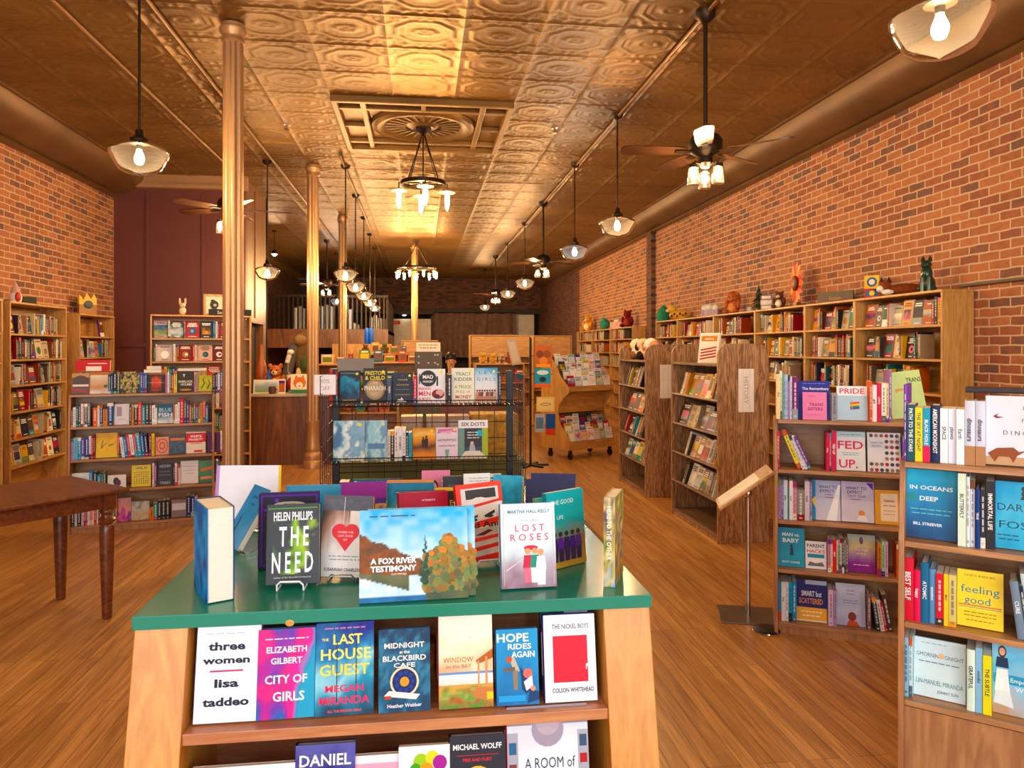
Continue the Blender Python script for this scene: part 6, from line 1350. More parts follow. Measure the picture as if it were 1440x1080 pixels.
# dark patterned rug on the aisle floor
RUG = mat('dark_red_rug', '4a2a22', rough=.95, var=.5, vscale=8)
t = thing('rug', 'dark patterned rug on the aisle floor right of the wire rack', 'rug', T(0, 0, 0))
g = G(); g.box(.83, 5.6, .001, 1.52, 8.2, .009); g.build('field', RUG, t)
g = G(); 
for b in ((.83, 5.6, 1.52, 5.68), (.83, 8.12, 1.52, 8.2), (1.44, 5.68, 1.52, 8.12), (.83, 5.68, .91, 8.12)): g.box(b[0], b[1], .009, b[2], b[3], .011)
g.build('border', mat('rug_border', '8a6a4c', rough=.95, var=.4, vscale=30), t)
# ------------------------------------------------------------------ oak card rack with scooped sides
CV = PZ(800, 648, 0); CXX, CYY, CW = CV.x, CV.y, .95
t = thing('card_rack', 'light oak greeting card rack with scooped side profile on casters', 'card rack', T(CXX, CYY, 0) @ RZ(30))
prof = [(.62, .14), (.62, 1.46), (.40, 1.46), (.30, 1.36), (.20, 1.2), (.06, 1.08), (.0, 1.02), (.01, .96), (.12, .88), (.22, .78), (.25, .66), (.2, .5), (.08, .38), (.0, .3), (-.02, .2), (.0, .14)]
for x in (0, CW - .022):
    g = G(); g.prism(prof, x, x + .022, 'x'); g.build('side_panel', OAK, t, bevel=.003)
g = G(); g.box(.022, .5, .14, CW - .022, .52, 1.40); g.build('back_panel', OAKX, t)
g = G(); g.box(.022, -.0, .14, CW - .022, .5, .26); g.build('base_box', OAKX, t, bevel=.003)
g = G(); g.box(.022, .03, .98, CW - .022, .5, 1.02); g.box(.022, .03, 1.02, CW - .022, .045, 1.05); g.build('upper_ledge', OAKX, t)
g = G(); g.box(.022, .27, .66, CW - .022, .29, .98); g.build('scoop_panel', OAKX, t)
for (x, y) in ((.08, .06), (CW - .08, .06), (.08, .5), (CW - .08, .5)):
    g = G(); g.lathe([(.045, -.015), (.05, -.008), (.05, .008), (.045, .015)], 16, X=T(x, y, .05) @ RY(90)); g.box(x - .02, y - .02, .05, x + .02, y + .02, .14); g.build('caster', BLACK, t)
rg = random.Random(77)
MC = T(CXX, CYY, 0) @ RZ(30)
CARDP = ['f2efe8', 'e8dcd0', 'f4f4f2', 'e4d8cc', 'f0ece8', 'ece4dc', '5a8ca8', 'b84a58', 'dcc050', '5a4a7c', 'e0b8c0', 'a8bca4', '2a3444', 'd09a70', 'f0e4ea', 'c8d0d8']
def cards(zs, ys, ph):
    for j, (z, y) in enumerate(zip(zs, ys)):
        x = .04; k = 0
        while x < CW - .12:
            w, h = rg.uniform(.1, .145), rg.uniform(.14, .19); c = rg.choice(CARDP); k += 1
            fr = [('I', im([c, rg.choice(CARDP), rg.choice(CARDP)], 3, rg.randrange(99), 'v', .9), .1, .15, .9, .75, 5, 5)] + grey(.5, .87, .7, .06, '445', rg)
            add_book(MC @ T(x + w / 2, y, z) @ RX(-14), w, h, .003, c, c, fr, [], False, '%s card, %s from left, %s tier of the %s of card rack' % (cname(c), ordn(k), ORD[j + 1], ph), None, True, cat='card', name='greeting_card')
            x += w + .008
cards([1.055, 1.15, 1.25, 1.345], [.06, .15, .24, .33], 'upper half')
cards([.265, .36, .455], [.03, .12, .21], 'lower half')

# ------------------------------------------------------------------ slim spinner stand right of the wire rack
v = PZ(744, 655, 0)
t = thing('spinner_stand', 'slim black spinner stand holding picture cards right of the wire rack', 'display stand', T(v.x + .02, v.y, 0))
g = G(); g.tube([(0, 0, .02), (0, 0, 1.75)], .016, 10); g.build('pole', BLACK, t, smooth=True)
g = G()
for k in range(3): g.box(-.25, -.02, 0, .25, .02, .025, X=RZ(60 * k))
g.build('base', BLACK, t)
g = G()
for z in (.55, .9, 1.25, 1.5): g.tube([(0, 0, z), (.02, -.03, z), (.3, -.03, z)], .005, 6)
g.build('arms', BLACK, t)
sx, sy = v.x + .02, v.y - .05
for (x, z, w, h, c, fr, lb) in ((.17, 1.34, .24, .30, 'b8642c', [('E', .3, .6, .22, '7a3c1c'), ('E', .7, .6, .22, '8a4a24'), ('E', .5, .3, .24, 'd88a44'), ('R', .1, .02, .9, .16, 'e8a85c')], 'orange and brown picture pack at the top of the spinner stand'),
                            (.16, 1.07, .22, .26, '4a9cc4', [('E', .5, .78, .38, 'd8ecf4', .12), ('R', 0, 0, 1, .2, 'e06a3c'), ('E', .5, .42, .22, '20242c', .14)], 'blue picture book with a dark shape and orange base on the spinner stand'),
                            (.2, .74, .25, .2, 'd8c08c', [('R', .08, .1, .92, .9, 'e4d0a0'), ('E', .5, .5, .3, '5a4a34', .1), ('E', .5, .5, .26, 'e4d0a0', .06)], 'beige zip pouch with a dark fish drawing on the spinner stand'),
                            (.12, .46, .13, .25, 'a8b0c0', [('R', .1, .2, .9, .8, '6a84a4')], 'grey blue picture card low on the spinner stand'),
                            (.27, .42, .13, .29, '3a5aa0', [('R', 0, 0, 1, .3, 'c84a3c')], 'royal blue and red picture card low on the spinner stand')):
    add_book(T(sx + x, sy, z), w, h, .012, c, c, fr, [], False, lb, None, True, cat='picture card', name='picture_card')

# ------------------------------------------------------------------ wooden counter by the second column
a, b = P(352, CY, 10.05), P(438, CY, 10.2)
t = thing('counter', 'tall walnut panelled counter beside the second gilded column', 'counter', T(a.x, a.y, 0))
w = b.x - a.x + .25
g = G(); g.box(0, 0, 0, w, .6, .94); g.build('body', WALNUT, t, bevel=.003)
g = G(); g.box(-.02, -.03, .94, w + .02, .62, .975); g.build('worktop', mat('pale_counter_top', 'b8a898', rough=.35), t, bevel=.004)
g = G()
for x in (0, w * .42, w * .8): g.box(x, -.012, 0, x + .03, 0, .94)
g.build('stiles', WALNUT, t)
zc = .9755
def onc(px, dy=.15):
    yy = a.y + dy; d = dY(px, yy); return P(px, CY, d).x, yy
for (px, w_, h_, c, fr, lb, dy) in ((375, .36, .19, 'e8e2d8', [('I', im(['7a9a5a', '9aa8b8', 'dfe4ea'], 2, 3, 'v', .3), .05, .08, .95, .92, 8, 6)], 'white framed landscape photo on the walnut counter', .2), (396, .1, .2, 'e8e0d4', [('R', .1, .1, .9, .7, 'a85a2c'), ('R', .1, .7, .9, .9, '5a3a7c')], 'small bright framed print on the walnut counter', .12),
                               (421, .24, .27, 'eae2cc', [('E', .5, .55, .36, 'd8783c', .3), ('P', [(.2, .7), (.3, .98), (.42, .78)], 'd8783c'), ('P', [(.8, .7), (.7, .98), (.58, .78)], 'd8783c'), ('E', .5, .42, .2, 'f4ead8', .16), ('E', .5, .38, .05, '2a2422', .03), ('R', 0, 0, 1, .2, '4a7a5c')], 'picture of an orange fox on the walnut counter', .1)):
    x, y = onc(px, dy)
    add_book(T(x, y, zc) @ RX(-6), w_, h_, .015, c, c, fr, [], False, lb, None, True, cat='picture', name='framed_picture')
x, y = onc(383, .08)
t = thing('mug', 'dark patterned mug on the walnut counter', 'mug', T(x, y, zc))
g = G(); g.lathe([(.0, 0), (.04, 0), (.052, .03), (.05, .1), (.046, .1), (.046, .02), (0, .015)], 18, '5a3a34', cap=False); g.build('body', PAINTED, t, smooth=True)
g = G(); g.tube([(.05, 0, .085), (.085, 0, .08), (.09, 0, .05), (.05, 0, .03)], .007, 8, 'd8c8a8'); g.build('handle', PAINTED, t, smooth=True)
# tall dark slanted frame, puppets and bottle shapes behind the counter
x, y = onc(397, .45)
g = G(); g.box(-.07, 0, 0, .07, .03, .72, '2a1c14'); g.box(-.045, -.003, .03, .045, 0, .69, '4a3626')
tag(g.build('tall_frame', PAINTED, M=T(x, y, zc) @ RY(14)), 'tall narrow dark frame leaning on the walnut counter', 'frame')
def plush(M, label, cat, parts, name='plush_toy', material=None):
    g = G()
    for it in parts:
        if it[0] == 'e': g.ell(it[1], it[2], it[3], n=12, m=8)
        elif it[0] == 'c': g.lathe(it[1], 12, it[2], X=it[3] if len(it) > 3 else None)
        elif it[0] == 'b': g.box(*it[1], it[2])
        elif it[0] == 't': g.tube(it[1], it[2], 8, it[3])
    tag(g.build(name, material or PLUSH, smooth=True, M=M), label, cat)
def beast(c, c2, s=1, ears='round'):
    p = [('e', (0, 0, .09 * s), (.08 * s, .075 * s, .09 * s), c), ('e', (0, -.03 * s, .2 * s), (.062 * s, .06 * s, .058 * s), c), ('e', (0, -.085 * s, .185 * s), (.03 * s, .03 * s, .024 * s), c2), ('e', (0, -.065 * s, .075 * s), (.05 * s, .03 * s, .06 * s), c2)]
    for k in (-1, 1):
        p += [('e', (k * .05 * s, -.02 * s, .25 * s), (.022 * s, .014 * s, (.05 if ears == 'long' else .024) * s), c), ('e', (k * .07 * s, -.08 * s, .03 * s), (.03 * s, .05 * s, .028 * s), c), ('e', (k * .08 * s, -.04 * s, .12 * s), (.024 * s, .03 * s, .05 * s), c), ('e', (k * .024 * s, -.082 * s, .212 * s), .008 * s, '141414')]
    p.append(('e', (0, -.113 * s, .192 * s), .009 * s, '241a18'))
    return p
x, y = onc(425, .5); plush(T(x, y, zc), 'tall shaggy brown puppet hanging behind the walnut counter', 'puppet', [('e', (0, 0, .45), (.1, .09, .42), '5a4428'), ('e', (-.02, -.05, .74), (.09, .08, .09), '7a5a34'), ('e', (.03, -.06, .4), (.05, .05, .12), '3a4a2c'), ('e', (-.04, -.07, .25), (.04, .04, .1), 'c8a878')], 'puppet')
x, y = onc(409, .42); plush(T(x, y, zc), 'white curved puppet beside the tall dark frame', 'puppet', [('t', [(0, 0, 0), (-.03, 0, .25), (-.05, 0, .42), (-.01, 0, .56)], .035, 'd8ccb8'), ('e', (0, -.01, .57), (.05, .04, .04), 'd8ccb8'), ('e', (.01, -.05, .12), (.06, .05, .1), 'a82c2a')], 'puppet')
x, y = onc(367, .5); plush(T(x, y, zc), 'tall brown wooden figure at the left end of the walnut counter', 'figure', [('c', [(.09, 0), (.1, .2), (.07, .4), (.03, .5), (.028, .68), (0, .69)], '8a4a2c')], 'wooden_figure', PAINTED)
x, y = onc(378, .35); plush(T(x, y, zc), 'bright blue slim bottle on the walnut counter', 'bottle', [('c', [(.028, 0), (.032, .02), (.03, .22), (.014, .27), (.014, .33), (0, .33)], '1f5ac0')], 'bottle', PAINTED)
x, y = onc(388, .5); plush(T(x, y, zc), 'orange plush animal behind the framed photo on the counter', 'plush toy', beast('b8642c', 'e0c090', 1.5))

# ------------------------------------------------------------------ toys and ornaments along the right wall bookcases
RTZ = 2.0605
def onr(px, X=4.14):
    d = dX(px, X); v = P(px, CY, d); return v.x, v.y
def put(px, z=RTZ, rz=-50, X=4.14):
    x, y = onr(px, X); return T(x, y, z) @ RZ(rz)
GREENCER = mat('green_ceramic', '123a2c', rough=.15)
plush(put(1304), 'glossy dark green seated cat statue on the nearest oak bookcase', 'statue',
      [('e', (0, .01, .07), (.06, .075, .075), '123a2c'), ('e', (0, -.015, .15), (.045, .05, .07), '123a2c'), ('e', (0, -.03, .225), (.042, .045, .038), '123a2c'), ('e', (0, -.075, .215), (.02, .022, .016), '123a2c')] +
      [('c', [(.018, 0), (.012, .03), (0, .05)], '123a2c', T(k * .026, -.02, .25)) for k in (-1, 1)] + [('t', [(k * .025, -.055, .0), (k * .025, -.05, .12)], .016, '123a2c') for k in (-1, 1)] + [('e', (k * .045, -.01, .03), (.026, .055, .03), '123a2c') for k in (-1, 1)], 'cat_statue', GREENCER)
plush(put(1268), 'brown and white fox plush lying on the nearest oak bookcase', 'plush toy',
      [('e', (.02, 0, .05), (.16, .06, .05), '7a3c1c'), ('e', (-.13, -.02, .08), (.055, .05, .05), '8a4422'), ('e', (-.16, -.05, .06), (.035, .04, .03), 'f0e8dc'), ('e', (-.19, -.07, .055), .01, '1c1412'), ('e', (.19, -.02, .04), (.06, .03, .03), '9a5028'), ('e', (-.10, -.05, .03), (.05, .03, .025), 'f0e8dc')] + [('c', [(.025, 0), (.012, .03), (0, .055)], '5a2c18', T(-.13 + k * .03, -.01, .115)) for k in (-1, 1)])
M = put(1229); 
for (w_, z0, h_, c, lb, fr) in ((.13, 0, .085, 'c83a4a', 'red toy box under the yellow and blue box on the nearest oak bookcase', [('R', .1, .2, .9, .8, '3a7ac0'), ('E', .5, .5, .18, 'f0e04a')]), (.13, .086, .12, 'e8c424', 'yellow and blue toy box stacked on a red box', [('E', .5, .5, .34, '5a7ac0'), ('E', .5, .5, .2, 'f0e8d0')])):
    add_book(M @ T(0, -.06, z0), w_, h_, .12, c, '4a6aa8', fr, [], False, lb, None, True, cat='toy box', name='toy_box')
M = put(1174, rz=-70)
g = G(); g.box(-.21, 0, 0, .21, .02, .115, '5c5148'); paint(g, [('T', 'fiction', .5, .42, .36, 'b8966a', .4, 0)], .42, .115, lambda u, v_, l: ((u - .5) * .42, -.0004 * l, v_ * .115))
tag(g.build('category_sign', PRINT, M=M), 'grey fiction sign standing on the right wall bookcases', 'sign')
M = put(1120, rz=-97)
g = G()
for k in range(14):
    a_ = 2 * math.pi * k / 14; c = ['e8682c', 'd8402c', 'f0a02c'][k % 3]
    g.add([(0, 0, .26), (.14 * math.cos(a_ - .2), -.01, .26 + .2 * math.sin(a_ - .2)), (.2 * math.cos(a_), .0, .26 + .25 * math.sin(a_)), (.14 * math.cos(a_ + .2), -.01, .26 + .2 * math.sin(a_ + .2)), (0, .03, .26)], [(0, 1, 2, 3), (4, 3, 2, 1)], c)
g.ell((0, -.02, .26), (.07, .025, .085), '5a2a1c'); g.box(-.05, -.02, 0, .05, .03, .05, '7a4a2c')
tag(g.build('flower_ornament', PAINTED, M=M), 'large orange red flower ornament on the right wall bookcases', 'ornament')
plush(put(1097), 'brown owl plush beside the orange red flower', 'plush toy', beast('6a4028', 'e8dcc8', .75))
for k, (c, z0) in enumerate((('8a8a94', 0), ('c8b8c0', .06), ('5a5a6c', .12))):
    add_book(put(1080) @ T(0, -.05, z0), .14, .058, .1, c, c, [('R', .1, .2, .9, .8, 'd8d0d4')], [], False, 'small box in a stack beside the little tree, ' + ('lowest', 'middle', 'top')[k] + ' one', None, True, cat='box', name='toy_box')
M = put(1067); t = thing('small_tree', 'little artificial fir tree on the right wall bookcases', 'artificial tree', M)
g = G()
rg2 = random.Random(3)
for k in range(150):
    q = rg2.random(); z = .05 + .27 * q; r = .1 * (1 - q) + .008; a_ = rg2.random() * 6.28
    g.tube([(0, 0, z), (r * math.cos(a_), r * math.sin(a_), z - .03)], [.006, .002], 4, '1f3a22' if k % 3 else '2f5230')
g.build('foliage', PAINTED, t)
g = G(); g.lathe([(.04, 0), (.035, .04), (.008, .045), (.006, .3), (0, .3)], 10, '4a3222'); g.build('trunk', PAINTED, t)
add_book(put(1056) @ T(0, -.04, 0), .09, .07, .06, '7a7470', '7a7470', [('R', .2, .2, .8, .8, 'b8b0a8')], [], False, 'little grey box left of the artificial tree', None, True, cat='box', name='toy_box')
plush(put(1032), 'shaggy orange plush lion on the right wall bookcases', 'plush toy', beast('b8602c', 'd88a4c', 1.05) + [('e', (0, -.0, .2), (.1, .05, .1), '9a4a20')])
plush(put(1000), 'white and lilac plush box toy on the right wall bookcases', 'plush toy', [('b', (-.13, -.06, 0, .13, .08, .09), 'b8a0b0'), ('e', (-.04, -.02, .12), (.1, .07, .05), 'e8e0dc'), ('e', (.08, -.02, .12), .05, 'e8e0dc')])
plush(put(956), 'yellow spotted giraffe plush on the far right wall bookcases', 'plush toy', [('e', (0, 0, .08), (.2, .09, .08), 'd8a02c'), ('e', (-.12, -.03, .17), (.07, .06, .07), 'e0aa34'), ('e', (-.17, -.07, .15), (.04, .04, .03), 'e8c878')] + [('e', (.05 * k - .1, -.08, .06 + .03 * (k % 2)), (.022, .012, .022), '5a3418') for k in range(6)] + [('e', (.1, -.07, .03), (.05, .05, .03), 'd8a02c')])
plush(put(933), 'green teal plush dinosaur at the far end of the right bookcases', 'plush toy', [('c', [(.09, 0), (.12, .06), (.1, .16), (.05, .25), (0, .28)], '2c8a68'), ('e', (0, -.08, .06), (.05, .03, .05), '5ab08a'), ('e', (.04, -.06, .18), .015, 'f0f0e8')])
Z2 = 2.0205
plush(put(828, Z2), 'tiger striped yellow plush on the rear oak bookcases', 'plush toy', beast('d8982c', 'f0dca8', 1.5) + [('e', (0, 0, .3), (.03, .03, .08), '3a2412')])
plush(put(850, Z2), 'teal plush on the rear oak bookcases', 'plush toy', [('e', (0, 0, .12), (.13, .1, .13), '3a8a74'), ('e', (0, -.05, .22), (.07, .06, .06), '4a9a84')])
plush(put(868, Z2), 'pale pink plush box on the rear oak bookcases', 'plush toy', [('b', (-.14, -.06, 0, .14, .08, .13), 'd8b0a8'), ('e', (0, 0, .15), (.08, .06, .05), 'e8d0c8')])
plush(put(884, Z2), 'dark red plush at the near end of the rear oak bookcases', 'plush toy', beast('7a1f1c', '9a3a30', 1.3))
# pipe along the right wall above the bookcases
c1 = P(1300, 405, dX(1300, 4.27))
g = G(); g.tube([(4.275, 2.4, 2.1), (4.275, 5.4, 2.1)], .012, 8)
tag(g.build('wall_conduit', mat('grey_conduit', '6a625a', rough=.5), smooth=True), 'thin grey conduit on the brick wall right of the cat statue', 'conduit')
# puppets on the far arched bookcase
for k, (dx, c, c2, lb) in enumerate(((.28, 'e8dccc', '8a5a3c', 'cream and brown dog puppet'), (.55, 'd8c0a0', '2a2422', 'cream puppet with black patches'), (.82, 'f0e8e0', 'd88a6a', 'white and peach puppet'))):
    plush(MB_ @ T(dx, .2, 1.472), lb + ' lying on the far arched bookcase', 'puppet', [('e', (0, 0, .08), (.16, .12, .09), c), ('e', (-.06, -.04, .17), (.09, .08, .075), c), ('e', (-.1, -.09, .14), (.045, .045, .045), c2), ('e', (.08, -.04, .16), (.07, .06, .055), c2), ('e', (.02, -.1, .05), (.07, .05, .05), c2)], 'puppet')

# ------------------------------------------------------------------ ornaments on the left bookcases
def onl(px, z, X=-4.14, rz=50): d = dX(px, X); v = P(px, CY, d); return T(v.x, v.y, z) @ RZ(rz)
plush(onl(22, RTZ + .01), 'white and red gnome figure on the left wall bookcase', 'figurine', [('c', [(.05, 0), (.06, .06), (.045, .11), (0, .12)], 'e8dcd4'), ('c', [(.05, .1), (.03, .16), (0, .22)], 'c8a098'), ('e', (0, -.05, .06), (.03, .02, .05), 'b83a34')], 'gnome_figurine', PAINTED)
add_book(onl(40, RTZ + .01, rz=60) @ T(0, -.02, 0), .15, .08, .05, '241e1c', '241e1c', [], [], False, 'small black box beside the gnome on the left bookcase', None, True, cat='box', name='small_box')
M = onl(124, 2.03, -4.12, 60)
g = G(); g.box(-.12, 0, 0, .12, .03, .12, '9a6a2c'); g.prism([(-.12, .12), (-.12, .24), (-.06, .18), (-.02, .27), (.04, .19), (.08, .26), (.12, .2), (.12, .12)], 0, .03, 'y', 'd8b03c'); g.ell((0, -.01, .12), (.06, .012, .05), '3a4a5c')
tag(g.build('crown_ornament', PAINTED, M=M), 'yellow crown shaped ornament on the left corner bookcase', 'ornament')
ztop = 1.991
M = ML2 @ T(.34, .15, ztop)
plush(M, 'small cream rabbit figure on the tall bookcase behind the column', 'figurine', [('e', (0, 0, .05), (.04, .035, .05), 'd8c8a8'), ('e', (0, -.015, .115), (.035, .032, .032), 'd8c8a8')] + [('e', (k * .03, 0, .165), (.013, .01, .04), 'd8b8a0') for k in (-1, 1)], 'rabbit_figurine', PAINTED)
M = ML2 @ T(.69, .2, ztop + .001)
t = thing('framed_picture', 'small oak framed black and white print above the social science sign', 'picture', M)
g = G()
for b in ((-.12, 0, 0, .12, .02, .025), (-.12, 0, .235, .12, .02, .26), (-.12, 0, .025, -.095, .02, .235), (.095, 0, .025, .12, .02, .235)): g.box(*b)
g.build('frame', OAK, t)
g = G(); g.box(-.095, .008, .025, .095, .015, .235, 'e8dcc8'); paint(g, [('E', .5, .52, .26, '2c2c30', .24), ('E', .42, .74, .14, '2c2c30', .08), ('E', .55, .5, .1, 'b8b0a0', .08), ('R', .3, .2, .7, .3, '3a3a3c')], .19, .21, lambda u, v_, l: ((u - .5) * .19, .008 - .0004 * l, .025 + v_ * .21)); g.build('print', PRINT, t)
M = ML2 @ T(.86, .06, ztop + .001)
g = G(); g.box(-.24, 0, 0, .24, .015, .075, '1c1816'); paint(g, [('T', 'Social Science', .5, .5, .5, 'e8e0d4', .86, 0)], .48, .075, lambda u, v_, l: ((u - .5) * .48, -.0004 * l, v_ * .075))
tag(g.build('category_sign', PRINT, M=M), 'black social science sign on the tall bookcase behind the column', 'sign')

# ------------------------------------------------------------------ rear of the shop
# loft with balustrade
LX1, LY = -.85, 20.3
t = thing('loft', 'raised loft with dark balustrade at the rear left', 'loft', T(0, LY, 0))
g = G(); g.box(-4.28, 0, 1.62, LX1, .12, 2.12); g.build('fascia', WALNUT, t)
g = G(); g.box(-4.28, .12, 2.0, LX1, 5.5, 2.1); g.build('deck', GREYPAINT, t)
g = G(); g.box(LX1 - .1, .12, 1.62, LX1, 5.5, 2.12); g.build('side_fascia', WALNUT, t)
g = G(); g.box(-4.28, .02, 2.98, LX1, .09, 3.05); g.box(LX1 - .08, .09, 2.98, LX1, 5.5, 3.05); g.build('handrail', BRONZE, t)
for k in range(28):
    g = G(); x = -4.2 + k * (LX1 + 4.15) / 27.5; g.box(x - .02, .035, 2.12, x + .02, .075, 2.98); g.build('baluster', BRONZE, t)
for k in range(12):
    g = G(); y = .3 + k * .42; g.box(LX1 - .06, y - .02, 2.12, LX1 - .02, y + .02, 2.98); g.build('baluster', BRONZE, t)
for k, (px, w, h) in enumerate(((416, .09, .62), (421, .09, .66), (426, .08, .6), (452, .1, .66), (459, .1, .7), (466, .1, .66), (492, .1, .58), (498, .08, .2), (503, .08, .16), (522, .08, .36), (528, .09, .42), (534, .09, .34))):
    v = P(px, CY, dY(px, LY + .55))
    g = G(); g.box(-w / 2, 0, 0, w / 2, .22, h, 'dcd8d6')
    tag(g.build('storage_binder', PAINTED, M=T(v.x, LY + .5, 2.101)), 'pale upright binder behind the loft balustrade, %s from the left' % ordn(k + 1), 'binder', 'binders on the loft')
# rear partition with white panel, curtain, exit sign
t = thing('rear_curtain', 'dark brown draped curtain hanging at the back of the shop', 'curtain', T(0, 25.85, 0))
xa, xb = .4, 3.35
g = G(); n = 90
vs = []
for j in range(9):
    for i in range(n + 1):
        u = i / n; s = j / 8
        vs.append((xa + (xb - xa) * u + .06 * math.sin(s * 3) * (u - .5), .05 * math.sin(u * 46 + 2 * vn(u * 8, s * 2, 2)) + .03 * vn(u * 12, s * 4, 5), 2.84 - s * 1.5 - .06 * math.sin(u * math.pi) * s))
g.add(vs, [(j * (n + 1) + i, j * (n + 1) + i + 1, (j + 1) * (n + 1) + i + 1, (j + 1) * (n + 1) + i) for j in range(8) for i in range(n)])
g.build('drape', mat('brown_curtain', '745446', rough=.8, var=.3), t, smooth=True)
g = G(); g.tube([(xa, 0, 2.85), (xb, 0, 2.85)], .02, 8); g.build('curtain_rod', BRONZE, t)
CREAM = mat('cream_wall_paint', 'cfc4b4', rough=.6)
g = G(); g.box(-1.3, 25.2, 0, .38, 25.3, 2.6); struct(g.build('wall_rear_cream', CREAM))
g = G(); g.box(3.4, 26.3, 0, 4.1, 26.4, 2.85); struct(g.build('wall_rear_pale', CREAM))
g = G(); g.box(-.17, -.03, -.06, .17, .03, .06, 'b82018'); paint(g, [('T', 'EXIT', .5, .5, .6, 'f0a090', .7)], .34, .12, lambda u, v_, l: ((u - .5) * .34, -.03 - .001 * l, (v_ - .5) * .12))
v = P(556, 454, 25.2); tag(g.build('exit_sign', PRINT, M=T(v.x, 25.15, v.z)), 'small red exit sign on the cream rear wall', 'exit sign')
v = P(569, 444, 25.5); t = thing('recessed_light', 'small round white light above the cream rear wall', 'ceiling light', T(v.x, v.y - .6, 2.72))
g = G(); g.lathe([(.1, .03), (.1, 0), (.07, 0)], 16, cap=False); g.build('trim_ring', WHITEWIRE, t)
g = G(); g.ell((0, 0, .01), (.06, .06, .03), n=10, m=6); g.build('diffuser', emit('glowing_diffuser', (1, .9, .75), 40), t)
# tall oak shelving backs
for k, (xa_, xb_, y, z0, z1, lb) in enumerate(((P(565, CY, 14.6).x, P(616, CY, 14.6).x, 14.6, 0, 1.74, 'oak shelving unit far back behind the dark game cabinet'), (P(661, CY, 15.2).x, P(748, CY, 15.2).x, 15.2, 0, 1.86, 'wide oak shelving unit far back below the curtain'), (P(752, CY, 15.8).x, P(808, CY, 15.8).x, 15.8, 0, 1.86, 'oak shelving unit at the rear right, left of the rear bookcases'))):
    M = T(xa_, y, 0)
    case('oak_shelving', lb, M, xb_ - xa_, .4, [1.3, 1.0, .7, .4], z1, OAK, OAKX, top=True, mshelf=OAKX)
    g = G(); g.box(.03, .006, 1.42, xb_ - xa_ - .03, .02, z1 - .01); pn = g.build('header_panel', OAKX, bpy.data.objects[[o.name for o in C.objects if o.get('label') == lb][0]])
# toy tables / low gondolas in the middle distance
TOYC = ['c8482c', 'd88a2c', 'e0b848', '8a4a2c', 'b8643c', 'd8b890', '6a7a3c', '3a6a8c', 'a83a34', 'e8d0a0', '7a5a4c', 'c87a5a']
rg3 = random.Random(21)
def toyshelf(px0, px1, d, ztop, lb, nm, n, zs=None):
    a_, b_ = P(px0, CY, d), P(px1, CY, d)
    y = (a_.y + b_.y) / 2; w = b_.x - a_.x
    case('toy_shelf', lb, T(a_.x, y, 0), w, .5, [ztop, ztop - .32, ztop - .64, .1], ztop, OAK, OAKX, mshelf=OAKX, cat='shelf')
    for z, tag_ in ((ztop, 'top'), (ztop - .32, 'second shelf')):
        x = .06; k = 0
        while x < w - .12:
            s = rg3.uniform(.09, .2); h = rg3.uniform(.1, .22); k += 1; c = rg3.choice(TOYC)
            lab = '%s %s, %s from left on the %s of the %s' % (cname(c), 'toy box', ordn(k), tag_, nm)
            if rg3.random() < .4: plush(T(a_.x + x + s / 2, y + .15, z + .0005), lab.replace('toy box', 'plush toy'), 'plush toy', beast(c, rg3.choice(TOYC), h / .27))
            else: add_book(T(a_.x + x + s / 2, y + .08, z + .0005), s, h, .12, c, c, [('R', .12, .2, .88, .7, rg3.choice(TOYC)), ('R', .2, .78, .8, .9, 'f0e8d8')], [], False, lab, None, True, cat='toy box', name='toy_box')
            x += s + rg3.uniform(.02, .06)
toyshelf(505, 585, 13.75, 1.50, 'oak toy shelf farthest back left of the dark game cabinet', 'rear toy shelf', 10)
toyshelf(446, 500, 12.2, 1.34, 'oak toy shelf behind the third gilded column', 'left toy shelf', 8)
toyshelf(500, 590, 12.8, 1.36, 'oak toy shelf left of the dark game cabinet', 'middle toy shelf', 12)
toyshelf(668, 738, 12.6, 1.34, 'oak toy shelf right of the seated person', 'right toy shelf', 10)
toyshelf(474, 560, 10.6, 1.0, 'low oak toy table behind the wire rack', 'low toy table', 12)
v = P(510, CY, 10.3); plush(T(v.x + .25, v.y + .2, 1.0005), 'green plush crocodile lying on the low toy table', 'plush toy', [('e', (0, 0, .12), (.28, .1, .1), '6a7a34'), ('e', (.3, -.02, .1), (.16, .07, .05), '7a8a3c'), ('e', (-.3, 0, .1), (.14, .06, .06), '5a6a2c'), ('e', (-.08, -.03, .22), (.09, .07, .06), '7a8a3c')])
v = P(552, CY, 12.4); plush(T(v.x, v.y, 1.3205), 'tall yellow wooden figure above the middle toy shelf', 'figure', [('c', [(.07, 0), (.06, .25), (.08, .3), (.03, .36), (.05, .4), (0, .46)], 'd8a02c')], 'wooden_figure', PAINTED) if False else None
# grey sign board left of the rack
v = P(500, 513, 7.4)
g = G(); g.box(-.18, 0, -.07, .18, .012, .07, '8a8480'); g.tube([(0, .02, -.07), (0, .02, -1.37)], .01, 6, '5a544e'); g.box(-.12, -.08, -1.43, .12, .12, -1.415, '5a544e')
tag(g.build('sign_board', PAINTED, M=T(v.x, v.y, 1.431)), 'grey sign board on a stand behind the left end of the wire rack', 'sign')
